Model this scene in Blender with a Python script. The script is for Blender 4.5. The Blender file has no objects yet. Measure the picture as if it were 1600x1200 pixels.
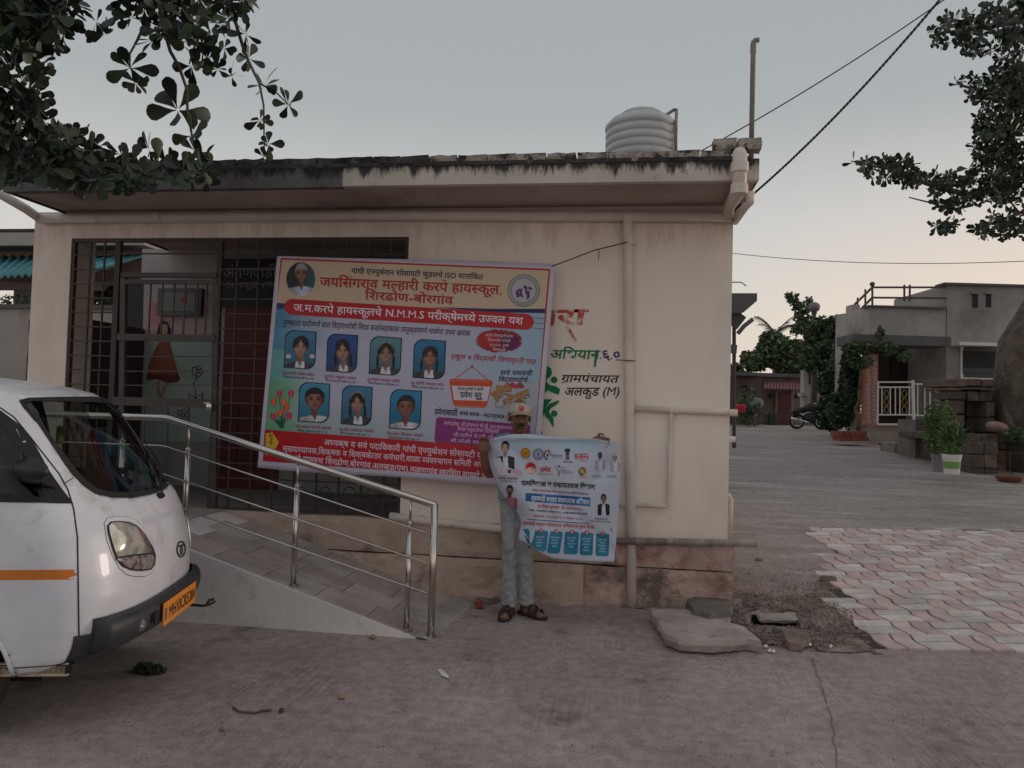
import bpy, bmesh, math, random
import numpy as np
from mathutils import Vector, Matrix
from mathutils.bvhtree import BVHTree
from math import sin, cos, pi, radians as R
random.seed(7)
SC = bpy.context.scene
COL = SC.collection

# ------------------------------------------------------------------ camera
TH, PH, RO, HC, FX = R(8.2), R(2.0), 0.028, 1.55, 1200.0
cam_d = bpy.data.cameras.new('camera'); cam = bpy.data.objects.new('camera', cam_d); COL.objects.link(cam)
cam_d.sensor_width = 36; cam_d.lens = 36 * FX / 1600; cam_d.clip_end = 3000; cam_d.clip_start = 0.05
_f = Vector((-sin(TH) * cos(PH), cos(TH) * cos(PH), sin(PH)))
_r0 = Vector((cos(TH), sin(TH), 0)); _u0 = _r0.cross(_f)
_r = _r0 * cos(RO) + _u0 * sin(RO); _u = _u0 * cos(RO) - _r0 * sin(RO)
CP = Vector((0, 0, HC))
_m = Matrix((_r, _u, -_f)).transposed().to_4x4(); _m.translation = CP
cam.matrix_world = _m
SC.camera = cam
SC.render.resolution_x = 1024; SC.render.resolution_y = 768

# ------------------------------------------------------------------ sky and sun
W = bpy.data.worlds.new('World'); SC.world = W; W.use_nodes = True
nt = W.node_tree; nt.nodes.clear()
def _n(t, **k):
    n = nt.nodes.new(t)
    for a, b in k.items(): setattr(n, a, b)
    return n
SUN_EL, SUN_AZ = R(5.0), R(62)         # low sun behind the house on the right (azimuth from +Y towards +X)
sky = _n('ShaderNodeTexSky', sky_type='NISHITA', sun_disc=False, sun_elevation=SUN_EL, sun_rotation=SUN_AZ, air_density=1.6, dust_density=4.0, ozone_density=1.5)
geo = _n('ShaderNodeTexCoord'); nrm = _n('ShaderNodeVectorMath', operation='NORMALIZE')
nt.links.new(geo.outputs['Generated'], nrm.inputs[0])
sep = _n('ShaderNodeSeparateXYZ'); nt.links.new(nrm.outputs[0], sep.inputs[0])
def srgb(r, g, b):
    def f(c):
        c /= 255.0
        return c / 12.92 if c <= 0.04045 else ((c + 0.055) / 1.055) ** 2.4
    return (f(r), f(g), f(b), 1.0)
rmp = _n('ShaderNodeValToRGB'); nt.links.new(sep.outputs['Z'], rmp.inputs[0])
el = rmp.color_ramp.elements
el[0].position = 0.0; el[0].color = srgb(198, 186, 174)
el[1].position = 1.0; el[1].color = srgb(166, 168, 171)
for p, c in ((0.07, (194, 185, 175)), (0.14, (190, 185, 178)), (0.24, (176, 176, 175)), (0.36, (149, 153, 155)), (0.5, (142, 147, 150))):
    e = el.new(p); e.color = srgb(*c)
# warmth towards the low sun
dotn = _n('ShaderNodeVectorMath', operation='DOT_PRODUCT'); nt.links.new(nrm.outputs[0], dotn.inputs[0])
dotn.inputs[1].default_value = (sin(SUN_AZ), cos(SUN_AZ), 0.03)
wr = _n('ShaderNodeMapRange'); nt.links.new(dotn.outputs['Value'], wr.inputs[0])
wr.inputs[1].default_value = 0.55; wr.inputs[2].default_value = 1.0; wr.inputs[3].default_value = 0.0; wr.inputs[4].default_value = 0.85
lowr = _n('ShaderNodeMapRange'); nt.links.new(sep.outputs['Z'], lowr.inputs[0])
lowr.inputs[1].default_value = 0.0; lowr.inputs[2].default_value = 0.34; lowr.inputs[3].default_value = 1.0; lowr.inputs[4].default_value = 0.0
wm = _n('ShaderNodeMath', operation='MULTIPLY'); nt.links.new(wr.outputs[0], wm.inputs[0]); nt.links.new(lowr.outputs[0], wm.inputs[1])
mx = _n('ShaderNodeMix', data_type='RGBA'); nt.links.new(wm.outputs[0], mx.inputs[0])
nt.links.new(rmp.outputs[0], mx.inputs[6]); mx.inputs[7].default_value = srgb(236, 202, 172)
bg1 = _n('ShaderNodeBackground'); nt.links.new(mx.outputs[2], bg1.inputs[0]); bg1.inputs[1].default_value = 1.0
bg2 = _n('ShaderNodeBackground'); nt.links.new(sky.outputs[0], bg2.inputs[0]); bg2.inputs[1].default_value = 0.05
msh = _n('ShaderNodeMixShader'); msh.inputs[0].default_value = 0.08
nt.links.new(bg1.outputs[0], msh.inputs[1]); nt.links.new(bg2.outputs[0], msh.inputs[2])
out = _n('ShaderNodeOutputWorld'); nt.links.new(msh.outputs[0], out.inputs[0])
sl = bpy.data.lights.new('sun', 'SUN'); sl.energy = 0.5; sl.angle = R(12); sl.color = (1.0, 0.86, 0.72)
so = bpy.data.objects.new('sun', sl); COL.objects.link(so)
_sd = Vector((sin(SUN_AZ) * cos(SUN_EL), cos(SUN_AZ) * cos(SUN_EL), sin(SUN_EL)))
so.rotation_euler = (-_sd).to_track_quat('-Z', 'Y').to_euler()
SC.view_settings.view_transform = 'Standard'; SC.view_settings.look = 'None'
SC.view_settings.exposure = 0.55; SC.view_settings.gamma = 1.0; SC.view_settings.use_curve_mapping = False

# ------------------------------------------------------------------ pixel helpers (photo pixels 1600x1200 -> world)
def ray(px, py):
    return (_f + _r * ((px - 800) / FX) + _u * ((600 - py) / FX))
def onY(px, py, Y):
    d = ray(px, py); return CP + d * (Y / d.y)
def onZ(px, py, Z):
    d = ray(px, py); return CP + d * ((Z - HC) / d.z)
_fh = Vector((-sin(TH), cos(TH), 0))
def atD(px, py, D):
    d = ray(px, py); return CP + d * (D / d.dot(_fh))
def CG(x, d, z):                       # camera-ground frame: x right, d away, z up
    return Vector((x * cos(TH) - d * sin(TH), x * sin(TH) + d * cos(TH), z))
def sst(a, b, x):
    t = min(1, max(0, (x - a) / (b - a))); return t * t * (3 - 2 * t)
def gz(x, y):
    if y < 5: p = 0
    elif y < 22: p = .055 * (y - 5)
    elif y < 38: p = .935 + .02 * (y - 22)
    else: p = 1.255
    return p * sst(-.4, 1.5, x)
def onG(px, py):
    d = ray(px, py); lo, hi = 1.0, 60.0
    for _ in range(50):
        m = (lo + hi) / 2; p = CP + d * m
        if p.z > gz(p.x, p.y): lo = m
        else: hi = m
    p = CP + d * lo; return Vector((p.x, p.y, gz(p.x, p.y)))

# ------------------------------------------------------------------ materials
_mats = {}
def mat(name, col, rough=0.8, col2=None, scale=4.0, detail=6.0, bump=0.0, bscale=None, metal=0.0, spec=0.5, thr=(0.35, 0.65),
        col3=None, s3=1.3, thr3=(0.55, 0.7), alpha=None, trans=0.0, coat=0.0, stretch=None, sss=0.0, distort=0.0, bdist=0.02):
    if name in _mats: return _mats[name]
    m = bpy.data.materials.new(name); m.use_nodes = True; _mats[name] = m
    t = m.node_tree; b = t.nodes['Principled BSDF']; L = t.links
    b.inputs['Roughness'].default_value = rough; b.inputs['Metallic'].default_value = metal
    b.inputs['Specular IOR Level'].default_value = spec
    b.inputs['Coat Weight'].default_value = coat
    if trans: b.inputs['Transmission Weight'].default_value = trans
    if alpha is not None: b.inputs['Alpha'].default_value = alpha
    b.inputs['Base Color'].default_value = col
    tc = t.nodes.new('ShaderNodeTexCoord'); mp = t.nodes.new('ShaderNodeMapping'); g = t.nodes.new('ShaderNodeNewGeometry')
    L.new(g.outputs['Position'], mp.inputs[0])
    if stretch: mp.inputs['Scale'].default_value = stretch
    if col2:
        n = t.nodes.new('ShaderNodeTexNoise'); n.inputs['Scale'].default_value = scale; n.inputs['Detail'].default_value = detail
        n.inputs['Distortion'].default_value = distort
        n.inputs['Roughness'].default_value = 0.62
        L.new(mp.outputs[0], n.inputs['Vector'])
        r = t.nodes.new('ShaderNodeMapRange'); r.inputs[1].default_value = thr[0]; r.inputs[2].default_value = thr[1]
        L.new(n.outputs['Fac'], r.inputs[0])
        x = t.nodes.new('ShaderNodeMix'); x.data_type = 'RGBA'; L.new(r.outputs[0], x.inputs[0])
        x.inputs[6].default_value = col; x.inputs[7].default_value = col2
        last = x.outputs[2]
        if col3:
            n3 = t.nodes.new('ShaderNodeTexNoise'); n3.inputs['Scale'].default_value = s3; n3.inputs['Detail'].default_value = 10
            n3.inputs['Roughness'].default_value = 0.7
            L.new(mp.outputs[0], n3.inputs['Vector'])
            r3 = t.nodes.new('ShaderNodeMapRange'); r3.inputs[1].default_value = thr3[0]; r3.inputs[2].default_value = thr3[1]
            L.new(n3.outputs['Fac'], r3.inputs[0])
            x3 = t.nodes.new('ShaderNodeMix'); x3.data_type = 'RGBA'; L.new(r3.outputs[0], x3.inputs[0])
            L.new(last, x3.inputs[6]); x3.inputs[7].default_value = col3; last = x3.outputs[2]
        L.new(last, b.inputs['Base Color'])
    if bump:
        nb = t.nodes.new('ShaderNodeTexNoise'); nb.inputs['Scale'].default_value = bscale or scale * 6; nb.inputs['Detail'].default_value = 8
        nb.inputs['Roughness'].default_value = 0.65
        L.new(mp.outputs[0], nb.inputs['Vector'])
        bp = t.nodes.new('ShaderNodeBump'); bp.inputs['Strength'].default_value = bump; bp.inputs['Distance'].default_value = bdist
        L.new(nb.outputs['Fac'], bp.inputs['Height']); L.new(bp.outputs[0], b.inputs['Normal'])
    return m
def topmould(m, ztop, h, rgb, k=1.0):
    """black mould stains that start at the top edge of a course and run down it"""
    t = m.node_tree; b = t.nodes['Principled BSDF']; L = t.links; src = b.inputs['Base Color'].links[0].from_socket
    g = t.nodes.new('ShaderNodeNewGeometry'); sp = t.nodes.new('ShaderNodeSeparateXYZ'); L.new(g.outputs['Position'], sp.inputs[0])
    mr = t.nodes.new('ShaderNodeMapRange'); mr.inputs[1].default_value = ztop-h; mr.inputs[2].default_value = ztop; mr.inputs[3].default_value = -.25; mr.inputs[4].default_value = .22; L.new(sp.outputs['Z'], mr.inputs[0])
    mp = t.nodes.new('ShaderNodeMapping'); mp.inputs['Scale'].default_value = (1, 1, .22); L.new(g.outputs['Position'], mp.inputs[0])
    n = t.nodes.new('ShaderNodeTexNoise'); n.inputs['Scale'].default_value = 9; n.inputs['Detail'].default_value = 12; n.inputs['Roughness'].default_value = .75; L.new(mp.outputs[0], n.inputs['Vector'])
    a = t.nodes.new('ShaderNodeMath'); a.operation = 'ADD'; L.new(n.outputs['Fac'], a.inputs[0]); L.new(mr.outputs[0], a.inputs[1])
    r = t.nodes.new('ShaderNodeMapRange'); r.inputs[1].default_value = .52; r.inputs[2].default_value = .66; r.inputs[4].default_value = k; L.new(a.outputs[0], r.inputs[0])
    x = t.nodes.new('ShaderNodeMix'); x.data_type = 'RGBA'; L.new(r.outputs[0], x.inputs[0]); L.new(src, x.inputs[6]); x.inputs[7].default_value = srgb(*rgb); L.new(x.outputs[2], b.inputs['Base Color'])
def flat(name, rgb, rough=0.7, **k):
    return mat(name, srgb(*rgb), rough, **k)

# ------------------------------------------------------------------ object helpers
WL = {}                                   # world location of each thing/part
def tag(o, label=None, cat=None, group=None, kind=None):
    if label: o['label'] = label
    if cat: o['category'] = cat
    if group: o['group'] = group
    if kind: o['kind'] = kind
    return o
def thing(name, loc, label, cat, group=None, rz=0.0):
    o = bpy.data.objects.new(name, None); COL.objects.link(o); o.location = loc; o.rotation_euler.z = rz
    o.empty_display_size = .1
    WL[o.name] = Matrix.Translation(Vector(loc)) @ Matrix.Rotation(rz, 4, 'Z')
    return tag(o, label, cat, group)
def wl(o):
    return WL.get(o.name, Matrix.Identity(4))
def link(name, me, parent=None, m=None):
    o = bpy.data.objects.new(name, me); COL.objects.link(o)
    if m: me.materials.append(m)
    if parent is not None:
        o.parent = parent; WL[o.name] = wl(parent)
    return o
class MB:
    def __init__(s): s.v = []; s.f = []; s.mi = []; s.cur = 0
    def add(s, vs, fs):
        b = len(s.v); s.v += [tuple(v) for v in vs]; s.f += [tuple(b + i for i in f) for f in fs]; s.mi += [s.cur] * len(fs); return s
    def box(s, a, b, M=None):
        x0, y0, z0 = a; x1, y1, z1 = b
        vs = [Vector(p) for p in ((x0,y0,z0),(x1,y0,z0),(x1,y1,z0),(x0,y1,z0),(x0,y0,z1),(x1,y0,z1),(x1,y1,z1),(x0,y1,z1))]
        if M: vs = [M @ v for v in vs]
        return s.add(vs, [(0,3,2,1),(4,5,6,7),(0,1,5,4),(1,2,6,5),(2,3,7,6),(3,0,4,7)])
    def hexa(s, bot, top):                # two quads
        n = len(bot)
        fs = [tuple(range(n))[::-1], tuple(range(n, 2*n))] + [(i, (i+1) % n, n + (i+1) % n, n + i) for i in range(n)]
        return s.add(list(bot) + list(top), fs)
    def bar(s, p, q, w, h=None, up=(0,0,1)):
        p, q = Vector(p), Vector(q); h = h or w; d = (q - p).normalized(); u = Vector(up)
        if abs(d.dot(u)) > .95: u = Vector((0, 1, 0))
        a = d.cross(u).normalized() * (w / 2); b = a.cross(d).normalized() * (h / 2)
        return s.hexa([p - a - b, p + a - b, p + a + b, p - a + b], [q - a - b, q + a - b, q + a + b, q - a + b])
    def tube(s, pts, r, n=8, cap=True):
        pts = [Vector(p) for p in pts]; rs = r if isinstance(r, (list, tuple)) else [r] * len(pts)
        b = len(s.v); prev = None
        for i, p in enumerate(pts):
            d = (pts[min(i+1, len(pts)-1)] - pts[max(i-1, 0)])
            d = d.normalized() if d.length > 1e-9 else Vector((0,0,1))
            if prev is None:
                a = d.orthogonal().normalized()
            else:
                a = prev - d * prev.dot(d)
                a = a.normalized() if a.length > 1e-6 else d.orthogonal().normalized()
            prev = a; c = d.cross(a)
            for k in range(n):
                t = 2 * pi * k / n; s.v.append(tuple(p + (a * cos(t) + c * sin(t)) * rs[i]))
        for i in range(len(pts) - 1):
            for k in range(n):
                s.f.append((b+i*n+k, b+i*n+(k+1) % n, b+(i+1)*n+(k+1) % n, b+(i+1)*n+k)); s.mi.append(s.cur)
        if cap:
            s.f.append(tuple(b+k for k in range(n))[::-1]); s.f.append(tuple(b+(len(pts)-1)*n+k for k in range(n))); s.mi += [s.cur]*2
        return s
    def lathe(s, c, prof, n=24, M=None):
        b = len(s.v); c = Vector(c)
        for r, z in prof:
            for k in range(n):
                t = 2*pi*k/n; v = Vector((r*cos(t), r*sin(t), z))
                s.v.append(tuple((M @ v if M else v) + c))
        for i in range(len(prof)-1):
            for k in range(n):
                s.f.append((b+i*n+k, b+i*n+(k+1)%n, b+(i+1)*n+(k+1)%n, b+(i+1)*n+k)); s.mi.append(s.cur)
        s.f.append(tuple(b+k for k in range(n))[::-1]); s.f.append(tuple(b+(len(prof)-1)*n+k for k in range(n))); s.mi += [s.cur]*2
        return s
    def grid(s, fn, nu, nv):
        b = len(s.v)
        for j in range(nv+1):
            for i in range(nu+1): s.v.append(tuple(fn(i/nu, j/nv)))
        for j in range(nv):
            for i in range(nu):
                s.f.append((b+j*(nu+1)+i, b+j*(nu+1)+i+1, b+(j+1)*(nu+1)+i+1, b+(j+1)*(nu+1)+i)); s.mi.append(s.cur)
        return s
    def build(s, name, m, parent=None, smooth=False, bevel=0, local=False, kind=None, fix=True, sub=0, solid=0):
        me = bpy.data.meshes.new(name)
        vs = s.v
        if parent is not None and not local:
            inv = wl(parent).inverted(); vs = [tuple(inv @ Vector(v)) for v in vs]
        me.from_pydata(vs, [], s.f)
        ms = m if isinstance(m, (list, tuple)) else [m]
        for x in ms: me.materials.append(x)
        if len(ms) > 1: me.polygons.foreach_set('material_index', s.mi)
        me.update()
        if fix:
            bm = bmesh.new(); bm.from_mesh(me); bmesh.ops.recalc_face_normals(bm, faces=bm.faces); bm.to_mesh(me); bm.free()
        if smooth: me.polygons.foreach_set('use_smooth', [True]*len(me.polygons))
        o = link(name, me, parent)
        if solid:
            d = o.modifiers.new('s', 'SOLIDIFY'); d.thickness = solid; d.offset = 0
        if bevel:
            d = o.modifiers.new('b', 'BEVEL'); d.width = bevel; d.segments = 2; d.limit_method = 'ANGLE'; d.angle_limit = R(40); d.harden_normals = False
        if sub:
            d = o.modifiers.new('u', 'SUBSURF'); d.levels = sub; d.render_levels = sub
        if kind: o['kind'] = kind
        return o
def arc(p, c, q, n=6):                    # rounded corner through control point
    p, c, q = Vector(p), Vector(c), Vector(q)
    return [p*(1-t)**2 + c*2*t*(1-t) + q*t*t for t in [i/n for i in range(n+1)]]
def noise3(x, y, z=0.0):
    from mathutils import noise
    return noise.noise(Vector((x, y, z)))
def fbm(x, y, z=0.0, o=4):
    a, s, f = 1.0, 0.0, 1.0
    for _ in range(o):
        s += a * noise3(x*f, y*f, z*f + 3.1); a *= .5; f *= 2.07
    return s

# ------------------------------------------------------------------ flat lettering: glyph outlines laid out on a surface
_gl = {}
def glyph(ch, res=2, bold=0.0, half=False):
    k = (ch, res, bold, half)
    if k in _gl: return _gl[k]
    def mesh_of(s, off=0.0):
        c = bpy.data.curves.new('t', 'FONT'); c.body = s; c.size = 1; c.resolution_u = res; c.offset = off
        o = bpy.data.objects.new('t', c); COL.objects.link(o)
        bpy.context.view_layer.update()
        me = bpy.data.meshes.new_from_object(o.evaluated_get(bpy.context.evaluated_depsgraph_get()))
        bpy.data.objects.remove(o); bpy.data.curves.remove(c)
        return me
    mr = mesh_of(ch + 'क'); m1 = mesh_of('क')
    adv = max(v.co.x for v in mr.vertices) - max(v.co.x for v in m1.vertices)
    bpy.data.meshes.remove(mr); bpy.data.meshes.remove(m1)
    me = mesh_of(ch, bold)
    if bold:                                  # an outline that folds over itself fills badly: fall back to a thinner stroke
        m0 = mesh_of(ch, 0.0); a0 = sum(p.area for p in m0.polygons); bx = bold
        while sum(p.area for p in me.polygons) < a0*1.005 or sum(p.area for p in me.polygons) > a0*(1+bx*34):
            bpy.data.meshes.remove(me); bx *= .5
            if bx < .002: me = m0; m0 = None; break
            me = mesh_of(ch, bx)
        if m0: bpy.data.meshes.remove(m0)
    if half:
        bm = bmesh.new(); bm.from_mesh(me); cx = adv - .185
        bmesh.ops.bisect_plane(bm, geom=list(bm.verts)+list(bm.edges)+list(bm.faces), plane_co=(cx, 0, 0), plane_no=(1, 0, 0), clear_outer=True)
        bm.to_mesh(me); bm.free(); adv = cx
    vs = [(v.co.x, v.co.y) for v in me.vertices]; fs = [tuple(p.vertices) for p in me.polygons]
    bpy.data.meshes.remove(me)
    _gl[k] = (vs, fs, adv); return _gl[k]
_STEM = set('खगघचजझञणतथधनपबभमयलवशषस')
def _iscons(c): return 'क' <= c <= 'ह' or c == 'ळ'
def shape(s):
    out, i = [], 0
    while i < len(s):
        if not _iscons(s[i]):
            out.append((s[i], False)); i += 1; continue
        cl = [s[i]]; i += 1
        while i + 1 < len(s) and s[i] == '्' and _iscons(s[i+1]):
            cl.append(s[i+1]); i += 2
        mk = ''
        while i < len(s) and ('ा' <= s[i] <= '्' or s[i] in 'ंः'): mk += s[i]; i += 1
        reph = False; rak = False
        if len(cl) > 1 and cl[0] == 'र': reph = True; cl = cl[1:]
        if len(cl) > 1 and cl[-1] == 'र': rak = True; cl = cl[:-1]
        if 'ि' in mk: out.append(('ि', False)); mk = mk.replace('ि', '')
        for c in cl[:-1]:
            if c in _STEM: out.append((c, True))
            else: out.append((c, False)); out.append(('्', False))
        out.append((cl[-1], False))
        if rak: out.append(('RAK', False))
        for c in mk: out.append((c, False))
        if reph: out.append(('REPH', False))
    return out
def text_geo(s, res=2, bold=0.0):
    vs, fs, x = [], [], 0.0
    for g, h in shape(s):
        if g == ' ': x += .3; continue
        if g == 'RAK':
            b = len(vs); vs += [(x-.20, .17), (x-.20, .08), (x-.42, -.10), (x-.46, -.03)]; fs.append((b, b+1, b+2, b+3)); continue
        if g == 'REPH':
            b = len(vs); vs += [(x-.13, .60), (x-.19, .60), (x-.30, .80), (x-.22, .86), (x-.10, .84), (x-.12, .78), (x-.2, .78)]; fs.append(tuple(range(b, b+7))); continue
        v, f, a = glyph(g, res, bold, h); b = len(vs)
        vs += [(p[0]+x, p[1]) for p in v]; fs += [tuple(i+b for i in q) for q in f]; x += a
    return vs, fs, x
def put_text(mb, s, p0, p1, hpx, surf, res=2, bold=0.0, slant=0.0):
    """lay the words along the photo-pixel line p0-p1; surf(px, py) gives the point on the real surface"""
    vs, fs, wdt = text_geo(s, res, bold)
    if wdt <= 0: return
    dx, dy = (p1[0]-p0[0])/wdt, (p1[1]-p0[1])/wdt
    L = math.hypot(dx, dy); nx, ny = dy/L, -dx/L; k = hpx/.62
    mb.add([surf(p0[0]+(x+slant*y)*dx+y*k*nx, p0[1]+(x+slant*y)*dy+y*k*ny) for x, y in vs], fs)
def put_poly(mb, pts, surf, sub=0):
    mb.add([surf(*p) for p in pts], [tuple(range(len(pts)))])
def put_quad(mb, a, b, c, d, surf, nu=1, nv=1):   # a TL b TR c BR d BL, pixel corners
    def fn(u, v):
        x = (a[0]*(1-u)+b[0]*u)*(1-v)+(d[0]*(1-u)+c[0]*u)*v; y = (a[1]*(1-u)+b[1]*u)*(1-v)+(d[1]*(1-u)+c[1]*u)*v
        return surf(x, y)
    mb.grid(fn, nu, nv)
def cut2d(pts, step):
    bm = bmesh.new(); vs = [bm.verts.new((x, y, 0)) for x, y in pts]
    try: bm.faces.new(vs)
    except ValueError: pass
    bmesh.ops.triangulate(bm, faces=bm.faces[:])
    for ax in (0, 1):
        lo, hi = min(p[ax] for p in pts), max(p[ax] for p in pts); c = math.floor(lo/step)*step + step
        while c < hi:
            co = [0, 0, 0]; no = [0, 0, 0]; co[ax] = c; no[ax] = 1
            bmesh.ops.bisect_plane(bm, geom=bm.verts[:]+bm.edges[:]+bm.faces[:], plane_co=co, plane_no=no); c += step
    bm.verts.index_update()
    r = [(v.co.x, v.co.y) for v in bm.verts], [tuple(v.index for v in f.verts) for f in bm.faces]
    bm.free(); return r
def ell(cx, cy, rx, ry, n=24, a0=0, a1=2*pi, rot=0.0):
    r = []
    for i in range(n):
        t = a0 + (a1-a0)*i/(n-1 if a1-a0 < 2*pi-1e-6 else n)
        x, y = rx*cos(t), ry*sin(t); r.append((cx+x*cos(rot)-y*sin(rot), cy+x*sin(rot)+y*cos(rot)))
    return r
# ================================================================== ground, lane, pavers
ROAD = mat('road_dust', srgb(178, 163, 159), .95, srgb(150, 136, 132), .8, 12, .35, 70, thr=(.35, .65), col3=srgb(118, 104, 99), s3=1.7, thr3=(.56, .70), spec=.25, bdist=.012)
def _roadfx(m):                             # finer speckle over the road colour
    t = m.node_tree; b = t.nodes['Principled BSDF']; L = t.links
    src = b.inputs['Base Color'].links[0].from_socket
    g = t.nodes.new('ShaderNodeNewGeometry')
    n = t.nodes.new('ShaderNodeTexNoise'); n.inputs['Scale'].default_value = 95; n.inputs['Detail'].default_value = 4; L.new(g.outputs['Position'], n.inputs['Vector'])
    n2 = t.nodes.new('ShaderNodeTexNoise'); n2.inputs['Scale'].default_value = 14; n2.inputs['Detail'].default_value = 8; n2.inputs['Distortion'].default_value = .4; L.new(g.outputs['Position'], n2.inputs['Vector'])
    r = t.nodes.new('ShaderNodeMapRange'); r.inputs[1].default_value = .3; r.inputs[2].default_value = .7; r.inputs[3].default_value = .74; r.inputs[4].default_value = 1.16; L.new(n.outputs['Fac'], r.inputs[0])
    r2 = t.nodes.new('ShaderNodeMapRange'); r2.inputs[1].default_value = .35; r2.inputs[2].default_value = .65; r2.inputs[3].default_value = .80; r2.inputs[4].default_value = 1.08; L.new(n2.outputs['Fac'], r2.inputs[0])
    mm = t.nodes.new('ShaderNodeMath'); mm.operation = 'MULTIPLY'; L.new(r.outputs[0], mm.inputs[0]); L.new(r2.outputs[0], mm.inputs[1])
    x = t.nodes.new('ShaderNodeVectorMath'); x.operation = 'SCALE'; L.new(src, x.inputs[0]); mpb = t.nodes.new('ShaderNodeMapping'); mpb.inputs['Rotation'].default_value = (0, 0, .25); mpb.inputs['Scale'].default_value = (46, 1.6, 1); L.new(g.outputs['Position'], mpb.inputs[0])
    nb_ = t.nodes.new('ShaderNodeTexNoise'); nb_.inputs['Scale'].default_value = 1; nb_.inputs['Detail'].default_value = 3; L.new(mpb.outputs[0], nb_.inputs['Vector'])
    nm = t.nodes.new('ShaderNodeTexNoise'); nm.inputs['Scale'].default_value = .9; nm.inputs['Detail'].default_value = 3; L.new(g.outputs['Position'], nm.inputs['Vector'])
    rb = t.nodes.new('ShaderNodeMapRange'); rb.inputs[1].default_value = .42; rb.inputs[2].default_value = .58; rb.inputs[3].default_value = .80; rb.inputs[4].default_value = 1.04; L.new(nb_.outputs['Fac'], rb.inputs[0])
    rm = t.nodes.new('ShaderNodeMapRange'); rm.inputs[1].default_value = .52; rm.inputs[2].default_value = .62; L.new(nm.outputs['Fac'], rm.inputs[0])
    mxb = t.nodes.new('ShaderNodeMix'); mxb.inputs[2].default_value = 1.0; L.new(rm.outputs[0], mxb.inputs[0]); L.new(rb.outputs[0], mxb.inputs[3])
    m3 = t.nodes.new('ShaderNodeMath'); m3.operation = 'MULTIPLY'; L.new(mm.outputs[0], m3.inputs[0]); L.new(mxb.outputs[0], m3.inputs[1])
    L.new(m3.outputs[0], x.inputs['Scale']); L.new(x.outputs[0], b.inputs['Base Color'])
_roadfx(ROAD)
LANE = mat('lane_concrete', srgb(166, 157, 153), .92, srgb(136, 126, 122), 1.5, 9, .3, 14, thr=(.3, .7), col3=srgb(196, 188, 184), s3=1.1, thr3=(.5, .8), stretch=(.45, 2.4, 1), spec=.25)
_roadfx(LANE)
HOLE = onG(1212, 977); RUB = onG(1200, 965)
LF = onG(1220, 912).y
def inpoly(p, poly):
    c = False; n = len(poly)
    for i in range(n):
        a, b = poly[i], poly[i-1]
        if (a[1] > p[1]) != (b[1] > p[1]) and p[0] < (b[0]-a[0])*(p[1]-a[1])/(b[1]-a[1])+a[0]: c = not c
    return c
pvpoly = [(v.x, v.y) for v in (onG(1270, 827), onG(1500, 829), onG(1660, 833), onG(1690, 900), onG(1720, 960), onG(1720, 1017), onG(1550, 1017), onG(1364, 1017), onG(1338, 985), onG(1318, 975), onG(1308, 930), onG(1292, 900), onG(1290, 860))]
def gh(x, y):
    z = gz(x, y)
    z += .004 * fbm(x * 1.7, y * 1.7) + .0015 * noise3(x * 14, y * 14)
    if 1.0 < x < 1.7 and y < 6.2 and inpoly((x-.06, y), pvpoly): z += .0
    if 0.2 < x < 2.2 and 4.6 < y < 6.6:
        d = math.hypot((x - RUB.x) / .75, (y - RUB.y - .15) / .5)
        k = max(0, 1 - d)
        z += k * .05 + min(1, 1.6 * k) * .03 * fbm(x * 9, y * 9)
    if x < XE + .1 and x > -1.3 and 5.9 < y < 6.4:
        z += .03 * sst(6.0, 6.27, y) * (.6 + fbm(x * 6, y * 6))
    # broken drain opening
    hx, hy = abs(x - HOLE.x), abs(y - HOLE.y - .05)
    if hx < .17 and hy < .10: z -= .32
    return z
XE = onY(1141, 600, 6.27).x
def lst(*segs):
    r = []
    for a, b, s in segs:
        n = max(1, int(round((b - a) / s))); r += [a + (b - a) * i / n for i in range(n)]
    return r + [segs[-1][1]]
gx = lst((-600, -100, 100), (-100, -20, 20), (-20, -6, 2), (-6, .2, .09), (.2, 2.2, .035), (2.2, 6, .12), (6, 20, 1), (20, 100, 20), (100, 600, 100))
gy = lst((-60, -8, 10), (-8, 1.5, 1.2), (1.5, 4.6, .09), (4.6, 6.6, .035), (6.6, 9, .15), (9, 40, .9), (40, 100, 10), (100, 900, 100))
g = MB()
g.grid(lambda u, v: (gx[round(u*(len(gx)-1))], gy[round(v*(len(gy)-1))], gh(gx[round(u*(len(gx)-1))], gy[round(v*(len(gy)-1))]) - (.03 if gy[round(v*(len(gy)-1))] > LF + .1 and gx[round(u*(len(gx)-1))] > 1.0 else 0)), len(gx)-1, len(gy)-1)
g.build('ground', ROAD, smooth=True, kind='structure', fix=False)
lx = lst((XE + .05, 6, .1), (6, 20, .8)); ly = lst((0, 3, .09), (3, 30, .5))
def lanef(u, v):
    x = lx[round(u*(len(lx)-1))]; j = round(v*(len(ly)-1)); t = ly[j]
    fr = LF + .12*fbm(x*3.1, 4.4) + .05*noise3(x*11, 1.7)
    y = fr + t
    z = gz(x, y) + .004 * fbm(x * 1.7, y * 1.7) + .012 - (.05 if inpoly((x-.1, y), pvpoly) and inpoly((x+.1, y), pvpoly) else 0)
    if j == 0: z -= .07
    return (x, y, z)
g = MB(); g.grid(lanef, len(lx)-1, len(ly)-1)
g.build('lane', LANE, smooth=True, kind='structure', fix=False)

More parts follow.
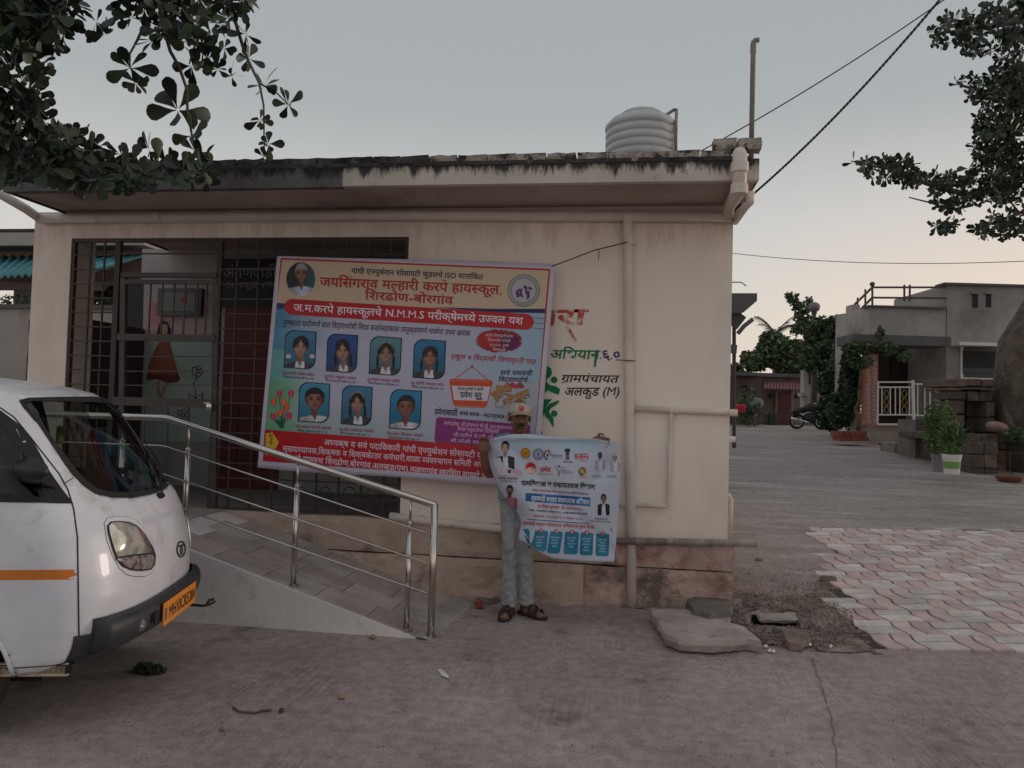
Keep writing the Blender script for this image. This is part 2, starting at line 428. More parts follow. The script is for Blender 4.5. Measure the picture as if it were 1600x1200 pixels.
PINK = [mat('paver_pink%d' % i, srgb(*c), .62, srgb(*[int(k*.86) for k in c]), 9, 6, .35, 60, col3=srgb(150, 140, 136), s3=1.6, thr3=(.50, .74)) for i, c in enumerate([(204, 178, 176), (192, 166, 165), (212, 188, 184)])]
PWHT = [mat('paver_grey%d' % i, srgb(*c), .62, srgb(*[int(k*.86) for k in c]), 9, 6, .35, 60, col3=srgb(140, 133, 130), s3=1.6, thr3=(.50, .74)) for i, c in enumerate([(208, 199, 194), (194, 185, 181), (220, 210, 205)])]
CS = .284; GAP = .0065
def _tri(t): t = t % 1.0; return max(-.5, min(.5, 1.7 * (abs(t * 2 - 1) - .5)))
def paver_mesh(kind):
    h = CS / 2
    x0, x1, y0, y1 = {0: (0, h, 0, CS), 1: (h, CS, 0, CS), 2: (0, CS, 0, h), 3: (0, CS, h, CS)}[kind]
    N = 8
    def loop(g_, z):
        a, b, c, d = x0+g_, x1-g_, y0+g_, y1-g_
        pts = [(a+(b-a)*i/N, c) for i in range(N)] + [(b, c+(d-c)*i/N) for i in range(N)] + [(b-(b-a)*i/N, d) for i in range(N)] + [(a, d-(d-c)*i/N) for i in range(N)]
        return [(x - (x0+x1)/2 + .024*_tri(y/CS), y - (y0+y1)/2 + .014*_tri(x/CS+.25), z) for x, y in pts]
    b = loop(GAP, -.04); t = loop(GAP, -.004); u = loop(GAP+.006, 0); n = len(b)
    m = MB(); m.v = b + t + u
    m.f = [(i, (i+1) % n, n+(i+1) % n, n+i) for i in range(n)] + [(n+i, n+(i+1) % n, 2*n+(i+1) % n, 2*n+i) for i in range(n)] + [tuple(range(2*n, 3*n))]
    me = bpy.data.meshes.new('paver'); me.from_pydata(m.v, [], m.f); me.update(); me.materials.append(PINK[0])
    return me, ((x0+x1)/2, (y0+y1)/2)
PM = [paver_mesh(k) for k in range(4)]
pf = thing('paving_field', onG(1460, 930), 'patch of pink and pale grey zigzag paving blocks laid in pairs beside the lane', 'paving')
inv = wl(pf).inverted(); npv = 0
pvs = []
for j in range(-1, 17):
    for i in range(6, 30):
        x0, d0 = i*CS - .02, 5.165 + j*CS
        for k in ((0, 1) if (i+j) % 2 else (2, 3)):
            me, (cx, cy) = PM[k]
            c = CG(x0+cx, d0+cy, 0)
            if not inpoly((c.x, c.y), pvpoly): continue
            pvs.append((c, k, me))
for c, k, me in pvs:
    o = bpy.data.objects.new('paver', me); COL.objects.link(o); o.parent = pf
    e = .05
    n = Vector((-(gz(c.x+e, c.y)-gz(c.x-e, c.y))/(2*e), -(gz(c.x, c.y+e)-gz(c.x, c.y-e))/(2*e), 1)).normalized()
    q = Vector((0, 0, 1)).rotation_difference(n + Vector((random.uniform(-.012, .012), random.uniform(-.012, .012), 0)))
    M = Matrix.Translation((c.x, c.y, gz(c.x, c.y)+.020+.004*fbm(c.x*1.7, c.y*1.7)+random.uniform(-.003, .003))) @ q.to_matrix().to_4x4() @ Matrix.Rotation(TH, 4, 'Z')
    o.matrix_basis = inv @ M
    o.material_slots[0].link = 'OBJECT'; o.material_slots[0].material = random.choice(PINK if k < 2 else PWHT)
JOINT = mat('joint_sand', srgb(84, 72, 70), .95, srgb(60, 52, 50), 20, 5, .4)
g = MB(); cc = Vector((sum(p[0] for p in pvpoly)/len(pvpoly), sum(p[1] for p in pvpoly)/len(pvpoly)))
g.grid(lambda u, v: (lambda c: (c.x, c.y, gz(c.x, c.y)+.008+.004*fbm(c.x*1.7, c.y*1.7)))(CG(1.9+5.6*u, 5.2+4.2*v, 0)), 40, 30)
g2 = MB()
for f in g.f:
    c = sum((Vector(g.v[i]) for i in f), Vector())/4
    ang = inpoly((c.x, c.y), pvpoly)
    if ang: g2.add([g.v[i] for i in f], [(0, 1, 2, 3)])
g2.build('joint_sand', JOINT, pf)

# ================================================================== the hall
D = 6.27
CREAM = mat('cream_paint', srgb(243, 230, 218), .85, srgb(232, 218, 206), .9, 9, .22, 45, col3=srgb(210, 195, 182), s3=.9, thr3=(.52, .82), bdist=.01, stretch=(1, 1, .45))
CREAM2 = mat('cream_pipe', srgb(222, 210, 200), .5, srgb(204, 192, 181), 3, 6, .05, 30, col3=srgb(150, 138, 128), s3=7, thr3=(.62, .75))
TAN = mat('plinth_plaster', srgb(196, 174, 158), .92, srgb(172, 150, 135), 2.4, 10, .8, 16, col3=srgb(120, 108, 100), s3=1.9, thr3=(.54, .66), bdist=.03)
PINKP = mat('plinth_pink', srgb(198, 166, 158), .92, srgb(152, 104, 100), 5.5, 10, .8, 16, thr=(.46, .62), col3=srgb(176, 156, 142), s3=3.7, thr3=(.5, .62), bdist=.03)
PINKP2 = mat('plinth_lower', srgb(192, 166, 152), .92, srgb(160, 126, 116), 4.5, 10, .9, 14, thr=(.46, .62), col3=srgb(118, 104, 96), s3=2.7, thr3=(.5, .6), bdist=.04)
CEM = mat('cement_grey', srgb(140, 134, 130), .9, srgb(115, 108, 104), 3, 8, .4, 24)
SOFF = mat('soffit_paint', srgb(186, 168, 158), .9, srgb(160, 144, 134), .8, 8, .15, 30, col3=srgb(120, 106, 98), s3=.6, thr3=(.5, .75))
MOLD = mat('mould_black', srgb(58, 56, 56), .95, srgb(96, 93, 92), 6, 10, .5, 26, thr=(.45, .7), col3=srgb(34, 33, 34), s3=3, thr3=(.5, .6))
GREYF = mat('fascia_grey', srgb(104, 101, 102), .92, srgb(78, 75, 76), 3.2, 10, .4, 22, col3=srgb(50, 48, 50), s3=7, thr3=(.56, .68))
FAS = mat('fascia_cream', srgb(205, 195, 185), .9, srgb(186, 176, 166), 2.2, 9, .3, 24, col3=srgb(120, 112, 108), s3=6, thr3=(.62, .75))
BRW = mat('brick_washed', srgb(178, 168, 160), .92, srgb(130, 120, 114), 9, 9, .7, 30, thr=(.4, .62), col3=srgb(52, 48, 48), s3=6.5, thr3=(.50, .58))
BRK = mat('brick_black', srgb(70, 67, 67), .92, srgb(112, 106, 102), 9, 9, .7, 30, thr=(.5, .7), col3=srgb(36, 34, 35), s3=5, thr3=(.45, .56))
GRL = flat('grille_paint', (62, 50, 46), .55)
GATE = mat('gate_paint', srgb(78, 70, 68), .5, srgb(60, 54, 52), 8, 5, .1)
STL = mat('stainless', srgb(200, 196, 192), .22, metal=1.0)
B = thing('village_hall', (-2.2, 7.0, 0), 'low cream village office with flat concrete canopy, brick roof edge and barred porch', 'building')
XL = onY(48, 480, D).x; O0 = onY(112, 370, D).x; O1 = onY(639, 372, D).x
ZT = onY(640, 326, D).z; ZO = onY(400, 371, D).z; ZF = .63; ZP = .57; RB = 7.85
w = MB()
w.box((XL, D, 0), (O0, D+.33, ZT)); w.box((O0, D, ZO), (O1, D+.2, ZT)); w.box((O1, D, ZF-.12), (XE, D+.2, ZT))
w.box((XE-.2, D+.2, 0), (XE, 11.2, ZT)); w.box((XL, 11.0, 0), (XE-.2, 11.2, ZT)); w.box((XL, RB+.2, 0), (XL+.2, 11.0, ZT))
w.box((O1, D+.2, ZF), (O1+.15, RB, ZT))
w.build('wall', CREAM, B)
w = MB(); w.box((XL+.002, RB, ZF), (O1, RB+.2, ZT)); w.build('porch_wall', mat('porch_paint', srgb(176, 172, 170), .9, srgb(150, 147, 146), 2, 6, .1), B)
w = MB(); w.box((XL+.05, D+.03, .3), (O1+.1, RB, ZF)); w.build('porch_floor', CEM, B)
# plinth courses
def band(name, x0, x1, z0, z1, Y, m, amp=.02, cut=0):
    g = MB(); nx = int((x1-x0)/.045); nz = max(3, int((z1-z0)/.045))
    def fn(u, v):
        x = x0+(x1-x0)*u; z = z0+(z1-z0)*v
        e = 1 if 0 < v < 1 else 0
        return (x, Y - amp*e*(.5+fbm(x*4, z*4, Y)) , z + (.012*fbm(x*3, z0*7) if v == 1 else 0))
    g.grid(fn, nx, nz); b = len(g.v)
    fr = [(i) for i in range(nz*(nx+1), (nz+1)*(nx+1))]
    g.v += [(g.v[i][0], D+.04, g.v[i][2]) for i in fr]
    for i in range(nx): g.f.append((fr[i], fr[i+1], b+i+1, b+i)); g.mi.append(0)
    g.add([(x1, Y, z0), (x1, D+.1, z0), (x1, D+.1, z1), (x1, Y, z1)], [(0, 1, 2, 3)])
    return g.build(name, m, B, smooth=False)
XM = onY(962, 860, D).x
band('plinth_course', -3.9, XM, .345, ZP+.05, D-.035, TAN)
band('plinth_course', -3.9, XM-.25, -.05, .335, D-.055, TAN, .035)
band('plinth_course', XM, XE+.045, .345, ZP-.03, D-.05, PINKP)
band('plinth_course', XM-.25, XE+.04, -.05, .335, D-.045, PINKP2, .035)
w = MB(); w.box((XE, D+.06, -.05), (XE+.04, 11.2, ZP-.035)); w.build('side_plinth', PINKP2, B)
w = MB(); zz = onY(735, 776, D).z
w.box((O1+.003, D-.008, zz-.006), (onY(968, 785, D).x, D+.01, zz+.006)); w.build('plaster_ridge', CREAM, B)
# canopy slab and parapet
CY = D-.71; SX0, SX1 = onY(6, 290, CY).x, onY(1186, 283, CY).x; ZS1 = ZT + (onY(1180, 252, CY).z - onY(1180, 283, CY).z)
XS = onY(530, 270, CY).x
w = MB(); w.box((SX0+.01, CY+.012, ZT), (SX1-.01, 11.6, ZS1)); w.build('roof_slab', SOFF, B)
w = MB(); w.grid(lambda u, v: (XS+(SX1-XS)*u, CY-.002*fbm(u*60, v*2), ZT-.012+(ZS1-ZT+.012)*v), 90, 3); w.add([(SX1, CY, ZT-.012), (SX1, 11.6, ZT-.012), (SX1, 11.6, ZS1), (SX1, CY, ZS1)], [(0, 1, 2, 3)])
w.add([(XS, CY, ZT-.012), (SX1, CY, ZT-.012), (SX1, CY+.06, ZT-.012), (XS, CY+.06, ZT-.012)], [(0, 1, 2, 3)])
w.build('fascia', FAS, B)
w = MB(); w.grid(lambda u, v: (SX0+(XS+.03-SX0)*u, CY-.006-.008*fbm(u*40, v*2), ZT-.02+(ZS1-ZT+.02)*v), 90, 3)
w.add([(SX0, CY, ZT-.02), (XS+.03, CY, ZT-.02), (XS+.03, CY+.06, ZT-.02), (SX0, CY+.06, ZT-.02)], [(0, 1, 2, 3)]); w.add([(SX0, CY, ZT-.02), (SX0, 11.6, ZT-.02), (SX0, 11.6, ZS1), (SX0, CY, ZS1)], [(0, 1, 2, 3)])
o = w.build('fascia', GREYF, B); o['label'] = 'blackened bare cement part of the fascia'
w = MB(); w.box((SX0+.02, CY+.25, ZS1), (SX1-.02, 11.6, ZS1+.02)); w.build('roof_screed', CEM, B)
topmould(FAS, ZS1, .20, (58, 54, 54)); topmould(GREYF, ZS1, .2, (36, 34, 35)); topmould(CREAM, ZT, .7, (186, 168, 154), .38)
def brickmesh(l, h, dp, seed):
    rn = random.Random(seed); bm = bmesh.new(); bmesh.ops.create_cube(bm, size=1)
    bmesh.ops.subdivide_edges(bm, edges=bm.edges[:], cuts=2, use_grid_fill=True)
    for v in bm.verts:
        v.co = Vector((v.co.x*l, v.co.y*dp, v.co.z*h)) + Vector([rn.uniform(-.005, .005) for _ in range(3)])
    me = bpy.data.meshes.new('brick'); bm.to_mesh(me); bm.free(); me.materials.append(BRW); return me
BMS = [brickmesh(.212, .068, .105, s) for s in range(5)]
inv = wl(B).inverted()
def brick(x, y, z, m, sx=1, sz=1):
    o = bpy.data.objects.new('brick', random.choice(BMS)); COL.objects.link(o); o.parent = B
    o.matrix_basis = inv @ (Matrix.Translation((x, y, z)) @ Matrix.Rotation(random.uniform(-.03, .03), 4, 'Z') @ Matrix.Rotation(random.uniform(-.015, .015), 4, 'Y') @ Matrix.Diagonal((sx, 1, sz, 1)))
    o.material_slots[0].link = 'OBJECT'; o.material_slots[0].material = m
xb = SX0 + .12; XBL = onY(700, 250, CY).x
while xb < SX1 - .1:
    brick(xb, CY+.062, ZS1+.037, BRK if xb < XBL + random.uniform(-.5, .3) else BRW); xb += .222
X3 = onY(1114, 240, CY).x
for k, z in enumerate((ZS1+.11, )):
    for q in range(2): brick(X3+.085+q*.17, CY+.062, z+.002, BRW, .76, 1.15)
w = MB()                                             # crumbling mortar between and below the bricks
for i in range(260):
    x = random.uniform(SX0, SX1-.05); s = random.uniform(.01, .022)
    w.box((x-s*1.5, CY-.002-s*.3, ZS1-.003-s*.4), (x+s*1.5, CY+.03, ZS1+.012+s*.4))
w.build('mortar', [MOLD], B, kind='stuff')
# pipes
def pipe(name, pts, r, m=CREAM2, n=14, parent=B, couples=()):
    g = MB(); g.tube(pts, r, n); o = g.build(name, m, parent, smooth=True)
    for c, dr in couples:
        k = MB(); c = Vector(c); dr = Vector(dr).normalized()
        k.tube([c-dr*.035, c+dr*.035], (max(r) if isinstance(r, (list, tuple)) else r)*1.16, n); k.build('coupling', m, o, smooth=False, bevel=.002)
    return o
PY = D-.05
zc = onY(600, 336, PY).z
zr = onY(1100, 339, PY).z
pipe('gutter_pipe', [(onY(60, 343, PY).x, PY, zc-.005), (-2, PY, zc-.003), (XE-.02, PY, zr)], .042, couples=[((-2.2, PY, zc-.003), (1, 0, 0)), ((-4.1, PY, zc-.003), (1, 0, 0)), ((onY(981, 335, PY).x, PY, zr), (1, 0, 0))])
pd0, pd1 = onY(981, 345, PY), onY(988, 936, PY)
pipe('downpipe', [pd0+Vector((0, 0, .05)), pd0, onY(982, 500, PY), onY(984, 700, PY), Vector((pd1.x, PY, .0))], .039, couples=[(onY(981, 362, PY), (0, 0, 1)), (onY(983, 376, PY), (0, 0, 1))])
e0, e1, e2, e3 = onY(1156, 243, CY-.06), onY(1156, 262, CY-.06), onY(1155, 296, CY-.06), onY(1140, 322, D-.12)
pipe('overflow_pipe', [onY(1156, 238, CY+.05), e0+Vector((0, .02, .012)), e0, e1, e2, e2+(e3-e2)*.25, e3, Vector((XE-.06, PY, zr))], [.044, .05, .052, .05, .05, .052, .046, .042], n=16, couples=[(e1, (0, 0, 1)), (e2, (0, 0, 1))])
pipe('side_gutter', [onY(1172, 300, CY+.02), onY(1172, 316, CY+.02), onY(1165, 322, CY+.06), (XE+.03, D+.1, zr)], .03)
WY = D-.03
pipe('water_pipe', [onY(991, 638, WY), onY(1100, 643, WY), onY(1152, 645, WY)], .024, couples=[(onY(1052, 641, WY), (1, 0, 0)), (onY(1145, 645, WY), (1, 0, 0))])
pipe('water_pipe', [onY(1049, 643, WY), onY(1045, 785, WY), onY(1044, 790, WY)+Vector((-.004, 0, 0)), onY(1038, 791, WY), onY(960, 788, WY)], .016, couples=[(onY(1046, 706, WY), (0, 0, 1))])
pipe('water_pipe', [onY(655, 812, D-.03)+Vector((-.25, 0, .02)), onY(640, 811, D-.035), onY(780, 826, D-.045), onY(960, 840, D-.07)], .034, couples=[(onY(655, 812, D-.03), (1, 0, 0))])
GP = mat('grey_pipe', srgb(150, 142, 134), .7, srgb(120, 112, 105), 8, 6, .2, 40, col3=srgb(200, 194, 188), s3=9, thr3=(.6, .66))
pipe('waste_pipe', [onY(958, 845, D-.09), onY(1183, 849, D-.09)], .028, GP, couples=[(onY(1000, 846, D-.09), (1, 0, 0))])
pipe('corner_pipe', [onY(-40, 282, D-.45), onY(0, 303, D-.40), onY(40, 326, D-.2), onY(60, 340, D-.06)], .04)
q = Vector((XE+.04, D+.12, 0))
pipe('side_pipe', [(XE+.0, D+.12, onY(1140, 777, D).z), (q.x-.02, q.y, onY(1140, 776, D).z), (q.x, q.y, onY(1140, 783, D).z), (q.x, q.y, onY(1143, 843, D).z)], .016)
pipe('pipe_stub', [(XE-.02, D+.1, onY(1143, 687, D).z), (XE+.06, D+.1, onY(1143, 687, D).z)], .024)
pv = onY(1174, 232, CY+.08); pv2 = onY(1177, 70, CY+.08)
pipe('vent_pipe', [pv-Vector((0, 0, .1)), pv2, pv2+Vector((0, 0, .02)), pv2+Vector((.012, 0, .032)), pv2+Vector((.04, 0, .034))], .018, GP, couples=[(pv2-Vector((0, 0, .03)), (0, 0, 1))])
w = MB()
for a, b in (((968, 372), (960, 376)), ((975, 285), (968, 290))): pass
w.tube([onY(972, 562, PY-.042)+Vector((-.05, .03, 0)), onY(975, 563, PY-.045), onY(993, 564, PY-.045)], .004, 6); w.build('pipe_clamp', GRL, B)
# grille over the porch opening
gr = thing('g', (0, 0, 0), None, None); COL.objects.unlink(gr); bpy.data.objects.remove(gr)
GY = D+.03
o = MB().box((O0, GY-.015, ZO-.03), (O1, GY+.015, ZO)).build('grille_frame', GRL, B); GF = o
def pxb(mb, a, b, wd, Y=GY, h=None): mb.bar(onY(*a, Y), onY(*b, Y), wd, h or wd)
def sub(name, mb, m=GRL, par=GF): return mb.build(name, m, par)
P1 = onY(187, 372, GY).x; P2 = onY(346, 371, GY).x
for x, wd in ((O0+.015, .03), (P1, .05), (P2, .045), (O1-.015, .03)):
    sub('post', MB().box((x-wd/2, GY-.02, ZF), (x+wd/2, GY+.02, ZO-.03)))
def vbar(x, z0, z1): sub('bar', MB().box((x-.007, GY-.007, z0), (x+.007, GY+.007, z1)))
def hbar(z, x0, x1): sub('bar', MB().box((x0, GY-.021, z-.006), (x1, GY-.009, z+.006)))
z = ZO-.15
while z > ZF:
    hbar(z, O0, P1); hbar(z, P2, O1); z -= .13
x = O0+.175
while x < P1-.05: vbar(x, ZF, ZO-.03); x += .14
x = P2+.16
while x < O1-.05: vbar(x, ZF, ZO-.03); x += .2
hbar(onY(260, 397, GY).z, P1, P2)
curl = MB()
for cx in range(470, 620, 38):
    for sgn in (1, -1):
        pts = [onY(cx+sgn*(3+t*2.2)*cos(t*1.1), 772+(3+t*2.2)*.9*sin(t*1.1), GY-.02) for t in [k*.5 for k in range(10)]]
        curl.tube(pts, .005, 5)
sub('scroll', curl, flat('scroll_green', (44, 66, 52)))['kind'] = 'stuff'
# gate
DY = D+.0
def gbox(x0, y0, x1, y1, t=.04):
    a, b = onY(x0, y1, GY), onY(x1, y0, GY); return MB().box((a.x, GY-t/2-.012, a.z), (b.x, GY+t/2-.012, b.z))
GT = gbox(192, 427, 341, 434).build('gate', GATE, B)
def gs(name, mb): return sub(name, mb, GATE, GT)
gs('rail', gbox(192, 438, 341, 444, .03))
gs('rail', gbox(186, 524, 338, 532)); gs('rail', gbox(180, 624, 336, 633))
gs('stile', MB().bar(onY(194, 434, GY), onY(192, 800, GY)+Vector((-.02, 0, 0)), .05, .04)); gs('stile', MB().bar(onY(338, 434, GY), onY(334, 800, GY), .05, .04))
for xx in (236, 255, 273, 290, 309, 324): gs('bar', MB().bar(onY(xx, 444, GY), onY(xx-4, 524, GY), .012))
for yy in (557, 580, 602): gs('bar', MB().bar(onY(188, yy, GY), onY(334, yy, GY), .01))
for xx in (225, 262, 295): gs('bar', MB().bar(onY(xx, 633, GY), onY(xx-2, 780, GY), .012))
lt = MB(); lt.lathe(onY(327, 636, GY-.06), [(.0, -.03), (.026, -.028), (.03, 0), (.026, .028), (0, .03)], 12); lt.bar(onY(318, 630, GY-.05), onY(329, 629, GY-.05), .012); gs('padlock', lt).data.materials[0] = STL
# porch interior
def RBs(x, y): return onY(x, y, RB-.006)
def RBs2(x, y): return onY(x, y, RB-.010)
def RBs3(x, y): return onY(x, y, RB-.014)
m = MB(); put_quad(m, (226, 532), (344, 532), (344, 690), (222, 690), RBs); m.build('mural_green', mat('mural_green', srgb(176, 192, 186), .9, srgb(160, 178, 172), 3), B)
m = MB(); put_quad(m, (228, 472), (344, 472), (344, 532), (226, 532), RBs); m.build('mural_pink', mat('mural_pink', srgb(176, 160, 160), .9, srgb(176, 104, 108), 2.2, thr=(.5, .72)), B)
mu = MB(); put_poly(mu, [(249, 534), (265, 534), (271, 556), (281, 592), (276, 597), (262, 598), (244, 592), (228, 594), (232, 570), (240, 550)], RBs2)
gw = mu.build('mural_girl', flat('mural_orange', (150, 92, 66)), B)
mu = MB(); put_poly(mu, [(231, 582), (240, 586), (256, 583), (270, 587), (278, 582), (281, 592), (276, 597), (262, 598), (244, 592), (228, 594)], RBs3); mu.build('hem', flat('mural_maroon', (112, 44, 44)), gw)
mu = MB(); put_poly(mu, ell(256, 513, 9, 12), RBs2); put_poly(mu, [(247, 512), (266, 512), (268, 526), (244, 526)], RBs2); mu.build('hair', flat('mural_hair', (34, 28, 28)), gw)
mu = MB(); put_poly(mu, ell(257, 515, 5.5, 9), RBs3); put_poly(mu, [(244, 596), (249, 596), (251, 628), (246, 628)], RBs3); put_poly(mu, [(258, 598), (264, 597), (256, 612), (252, 628), (249, 628), (252, 610)], RBs3); mu.build('skin', flat('mural_skin', (170, 128, 108)), gw)
ln = MB()
def flower(cx, cy, r, s=RBs2):
    for k in range(5):
        a = k*2*pi/5; pts = [s(*p) for p in ell(cx+r*cos(a), cy+r*sin(a), r*.62, r*.62, 9)]; ln.tube(pts+[pts[0]], .0045, 4)
flower(308, 580, 5.5); flower(286, 648, 6)
ln.tube([RBs2(308, 588), RBs2(302, 600), RBs2(306, 612), RBs2(305, 622)], .0045, 4)
for a, b in (((295, 614), (305, 622)), ((317, 614), (305, 622)), ((296, 628), (305, 622)), ((316, 628), (305, 622)), ((295, 614), (296, 628)), ((317, 614), (316, 628))): ln.tube([RBs2(*a), RBs2(*b)], .0045, 4)
ln.build('mural_outline', flat('mural_line', (36, 52, 44)), B, kind='stuff')
fe = MB()
for k in range(9):
    for sg in (-1, 1):
        bx, by = 204-k*.8, 630-k*10
        put_poly(fe, [(bx, by), (bx+sg*8, by-7), (bx+sg*11, by-14), (bx+sg*5, by-9)], RBs2)
fe.build('mural_fern', flat('mural_fern', (120, 128, 128)), B)
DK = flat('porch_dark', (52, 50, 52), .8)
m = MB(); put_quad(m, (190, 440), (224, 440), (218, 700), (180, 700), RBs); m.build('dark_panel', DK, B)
m = MB(); a, b = onY(346, 400, RB-.03), onY(432, 480, RB-.03); m.box((a.x, RB-.05, b.z), (O1, RB-.02, ZT-.12)); sb = m.build('name_board', flat('board_navy', (34, 40, 50), .6), B)
tx = MB(); put_text(tx, 'अंगणवाडी', (349, 434), (432, 433), 15, lambda x, y: onY(x, y, RB-.056)); put_text(tx, 'अलकुड (म)', (352, 450), (432, 449), 8, lambda x, y: onY(x, y, RB-.056)); tx.build('lettering', flat('board_text', (150, 150, 150)), sb, fix=False)
m = MB(); m.box((onY(350, 600, RB).x, RB-.04, ZF), (onY(440, 600, RB).x, RB-.002, onY(350, 480, RB).z)); dr = m.build('door', flat('door_maroon', (96, 36, 36), .6), B)
for k in range(3):
    m = MB(); x0 = onY(356+k*28, 600, RB).x; m.box((x0, RB-.052, ZF+.2), (x0+.16, RB-.038, ZF+.9)); m.build('door_panel', flat('door_maroon2', (84, 30, 32), .6), dr)
m = MB(); a, b = onY(250, 494, RB), onY(320, 452, RB); m.box((a.x, RB-.06, a.z), (b.x, RB-.003, b.z)); bd = m.build('notice_case', flat('case_black', (30, 30, 32), .3), B)
m = MB(); m.box((a.x+.07, RB-.066, a.z+.05), (b.x-.07, RB-.061, b.z-.05)); m.build('notice_sheet', flat('case_sheet', (110, 118, 112), .6), bd)
m = MB(); put_poly(m, [(281, 466), (292, 464), (292, 476), (285, 472)], lambda x, y: onY(x, y, RB-.068)); m.build('red_mark', flat('case_red', (190, 40, 60)), bd)
m = MB(); m.box((XL+.04, D+.34, ZF), (XL+.08, RB-.01, onY(170, 500, 7).z)); m.build('side_panel', flat('side_panel', (70, 62, 60), .7), B)

# wall painting to the right of the banner
def WS(x, y): return onY(x, y, D-.004)
def WS2(x, y): return onY(x, y, D-.006)
GRN = mat('paint_green', srgb(22, 128, 84), .8, srgb(16, 110, 70), 12)
t = MB(); put_text(t, 'अभियान.', (859, 560), (941, 561), 13, WS, bold=.018, slant=.12); put_poly(t, [(930, 547), (934, 547), (931, 573), (928, 573)], WS2)
t.build('lettering', GRN, B, fix=False)
t = MB(); put_text(t, '६.०', (940, 562), (970, 561), 14, WS, bold=.02); t.build('lettering', flat('paint_blue', (26, 56, 122)), B, fix=False)
t = MB(); put_text(t, 'ग्रामपंचायत', (876, 597), (965, 598), 11, WS, bold=.012, slant=.2); put_text(t, 'अलकुड (M)', (881, 618), (968, 618), 12, WS, bold=.012, slant=.2)
t.build('lettering', flat('paint_black', (28, 26, 30)), B, fix=False)
t = MB(); put_text(t, 'ारा', (852, 508), (914, 506), 22, WS, bold=.03, slant=.1); put_poly(t, [(884, 510), (888, 508), (902, 533), (900, 537)], WS2)
t.build('lettering', mat('paint_red_worn', srgb(196, 80, 66), .85, srgb(222, 205, 192), 18, 8, thr=(.48, .6)), B, fix=False)
def thick(mb, pts, wds, s):
    n = len(pts); L_, R_ = [], []
    for i in range(n):
        a, b = pts[max(0, i-1)], pts[min(n-1, i+1)]; dx, dy = b[0]-a[0], b[1]-a[1]; l = math.hypot(dx, dy) or 1
        w_ = wds[i]/2; L_.append((pts[i][0]-dy/l*w_, pts[i][1]+dx/l*w_)); R_.append((pts[i][0]+dy/l*w_, pts[i][1]-dx/l*w_))
    for i in range(n-1): mb.add([s(*L_[i]), s(*L_[i+1]), s(*R_[i+1]), s(*R_[i])], [(0, 1, 2, 3)])
t = MB()
Z5 = lambda X, Y: (820+X/2.3075, 440+Y/2.3075)
put_poly(t, [Z5(*p) for p in ((40, 325), (70, 312), (80, 304), (94, 312), (99, 330), (92, 343), (80, 350), (78, 362), (92, 374), (114, 378), (127, 388), (123, 408), (104, 402), (84, 392), (62, 408), (40, 410))], WS)
put_poly(t, ell(*Z5(106, 354), 5.2, 5.2), WS); put_poly(t, ell(*Z5(106, 476), 5, 5), WS)
put_poly(t, [Z5(*p) for p in ((40, 424), (98, 424), (86, 438), (74, 456), (76, 470), (62, 490), (50, 512), (40, 512))], WS)
thick(t, [Z5(*p) for p in ((124, 430), (108, 440), (92, 448), (80, 462), (82, 480), (96, 496), (102, 522))], [2, 6, 7, 7, 8, 7, 2], WS2); put_poly(t, [Z5(*p) for p in ((40, 534), (56, 530), (64, 548), (40, 552))], WS)
t.build('painted_figures', GRN, B)

# ================================================================== ramp
RY = 5.08
RT = -1.30
RXE = RT - ZF/.305
def rz(x): return max(0.0, min(ZF, .305*(RT-x)))
WHT = mat('ramp_whitewash', srgb(222, 215, 214), .9, srgb(202, 194, 192), 1.6, 9, .35, 30, col3=srgb(150, 142, 138), s3=2.1, thr3=(.56, .74))
rp = thing('access_ramp', (-2.5, 5.6, 0), 'sloping concrete access ramp with whitewashed side and cement tile surface up to the porch', 'ramp')
m = MB(); xs = [XL-.8, -4.4, RXE, -3.0, -2.6, -2.2, -1.8, -1.5, RT]
bt = [(x, RY, -.05) for x in xs]; tp = [(x, RY+.004*fbm(x*5, 1), rz(x)-.012) for x in xs]
for i in range(len(xs)-1):
    m.hexa([bt[i], bt[i+1], (xs[i+1], D-.06, -.05), (xs[i], D-.06, -.05)], [tp[i], tp[i+1], (xs[i+1], D-.06, tp[i+1][2]), (xs[i], D-.06, tp[i][2])])
m.build('body', WHT, rp)
TL = [mat('ramp_tile%d' % i, srgb(*c), .85, srgb(*[int(k*.88) for k in c]), 5, 8, .3, 40, col3=srgb(196, 188, 184), s3=1.4, thr3=(.5, .7)) for i, c in enumerate([(178, 161, 154), (166, 151, 146), (186, 170, 162), (170, 158, 153)])]
inv = wl(rp).inverted()
tl = .395; tw = .285
tb = MB().box((-tl/2+.004, -tw/2+.004, -.012), (tl/2-.004, tw/2-.004, .0)); tb.build('x', TL[0]); tm = bpy.data.objects[-1] if False else None
tmx = [o for o in COL.objects if o.name == 'x'][0]; tme = tmx.data; bpy.data.objects.remove(tmx)
sl_ = math.atan(.305)
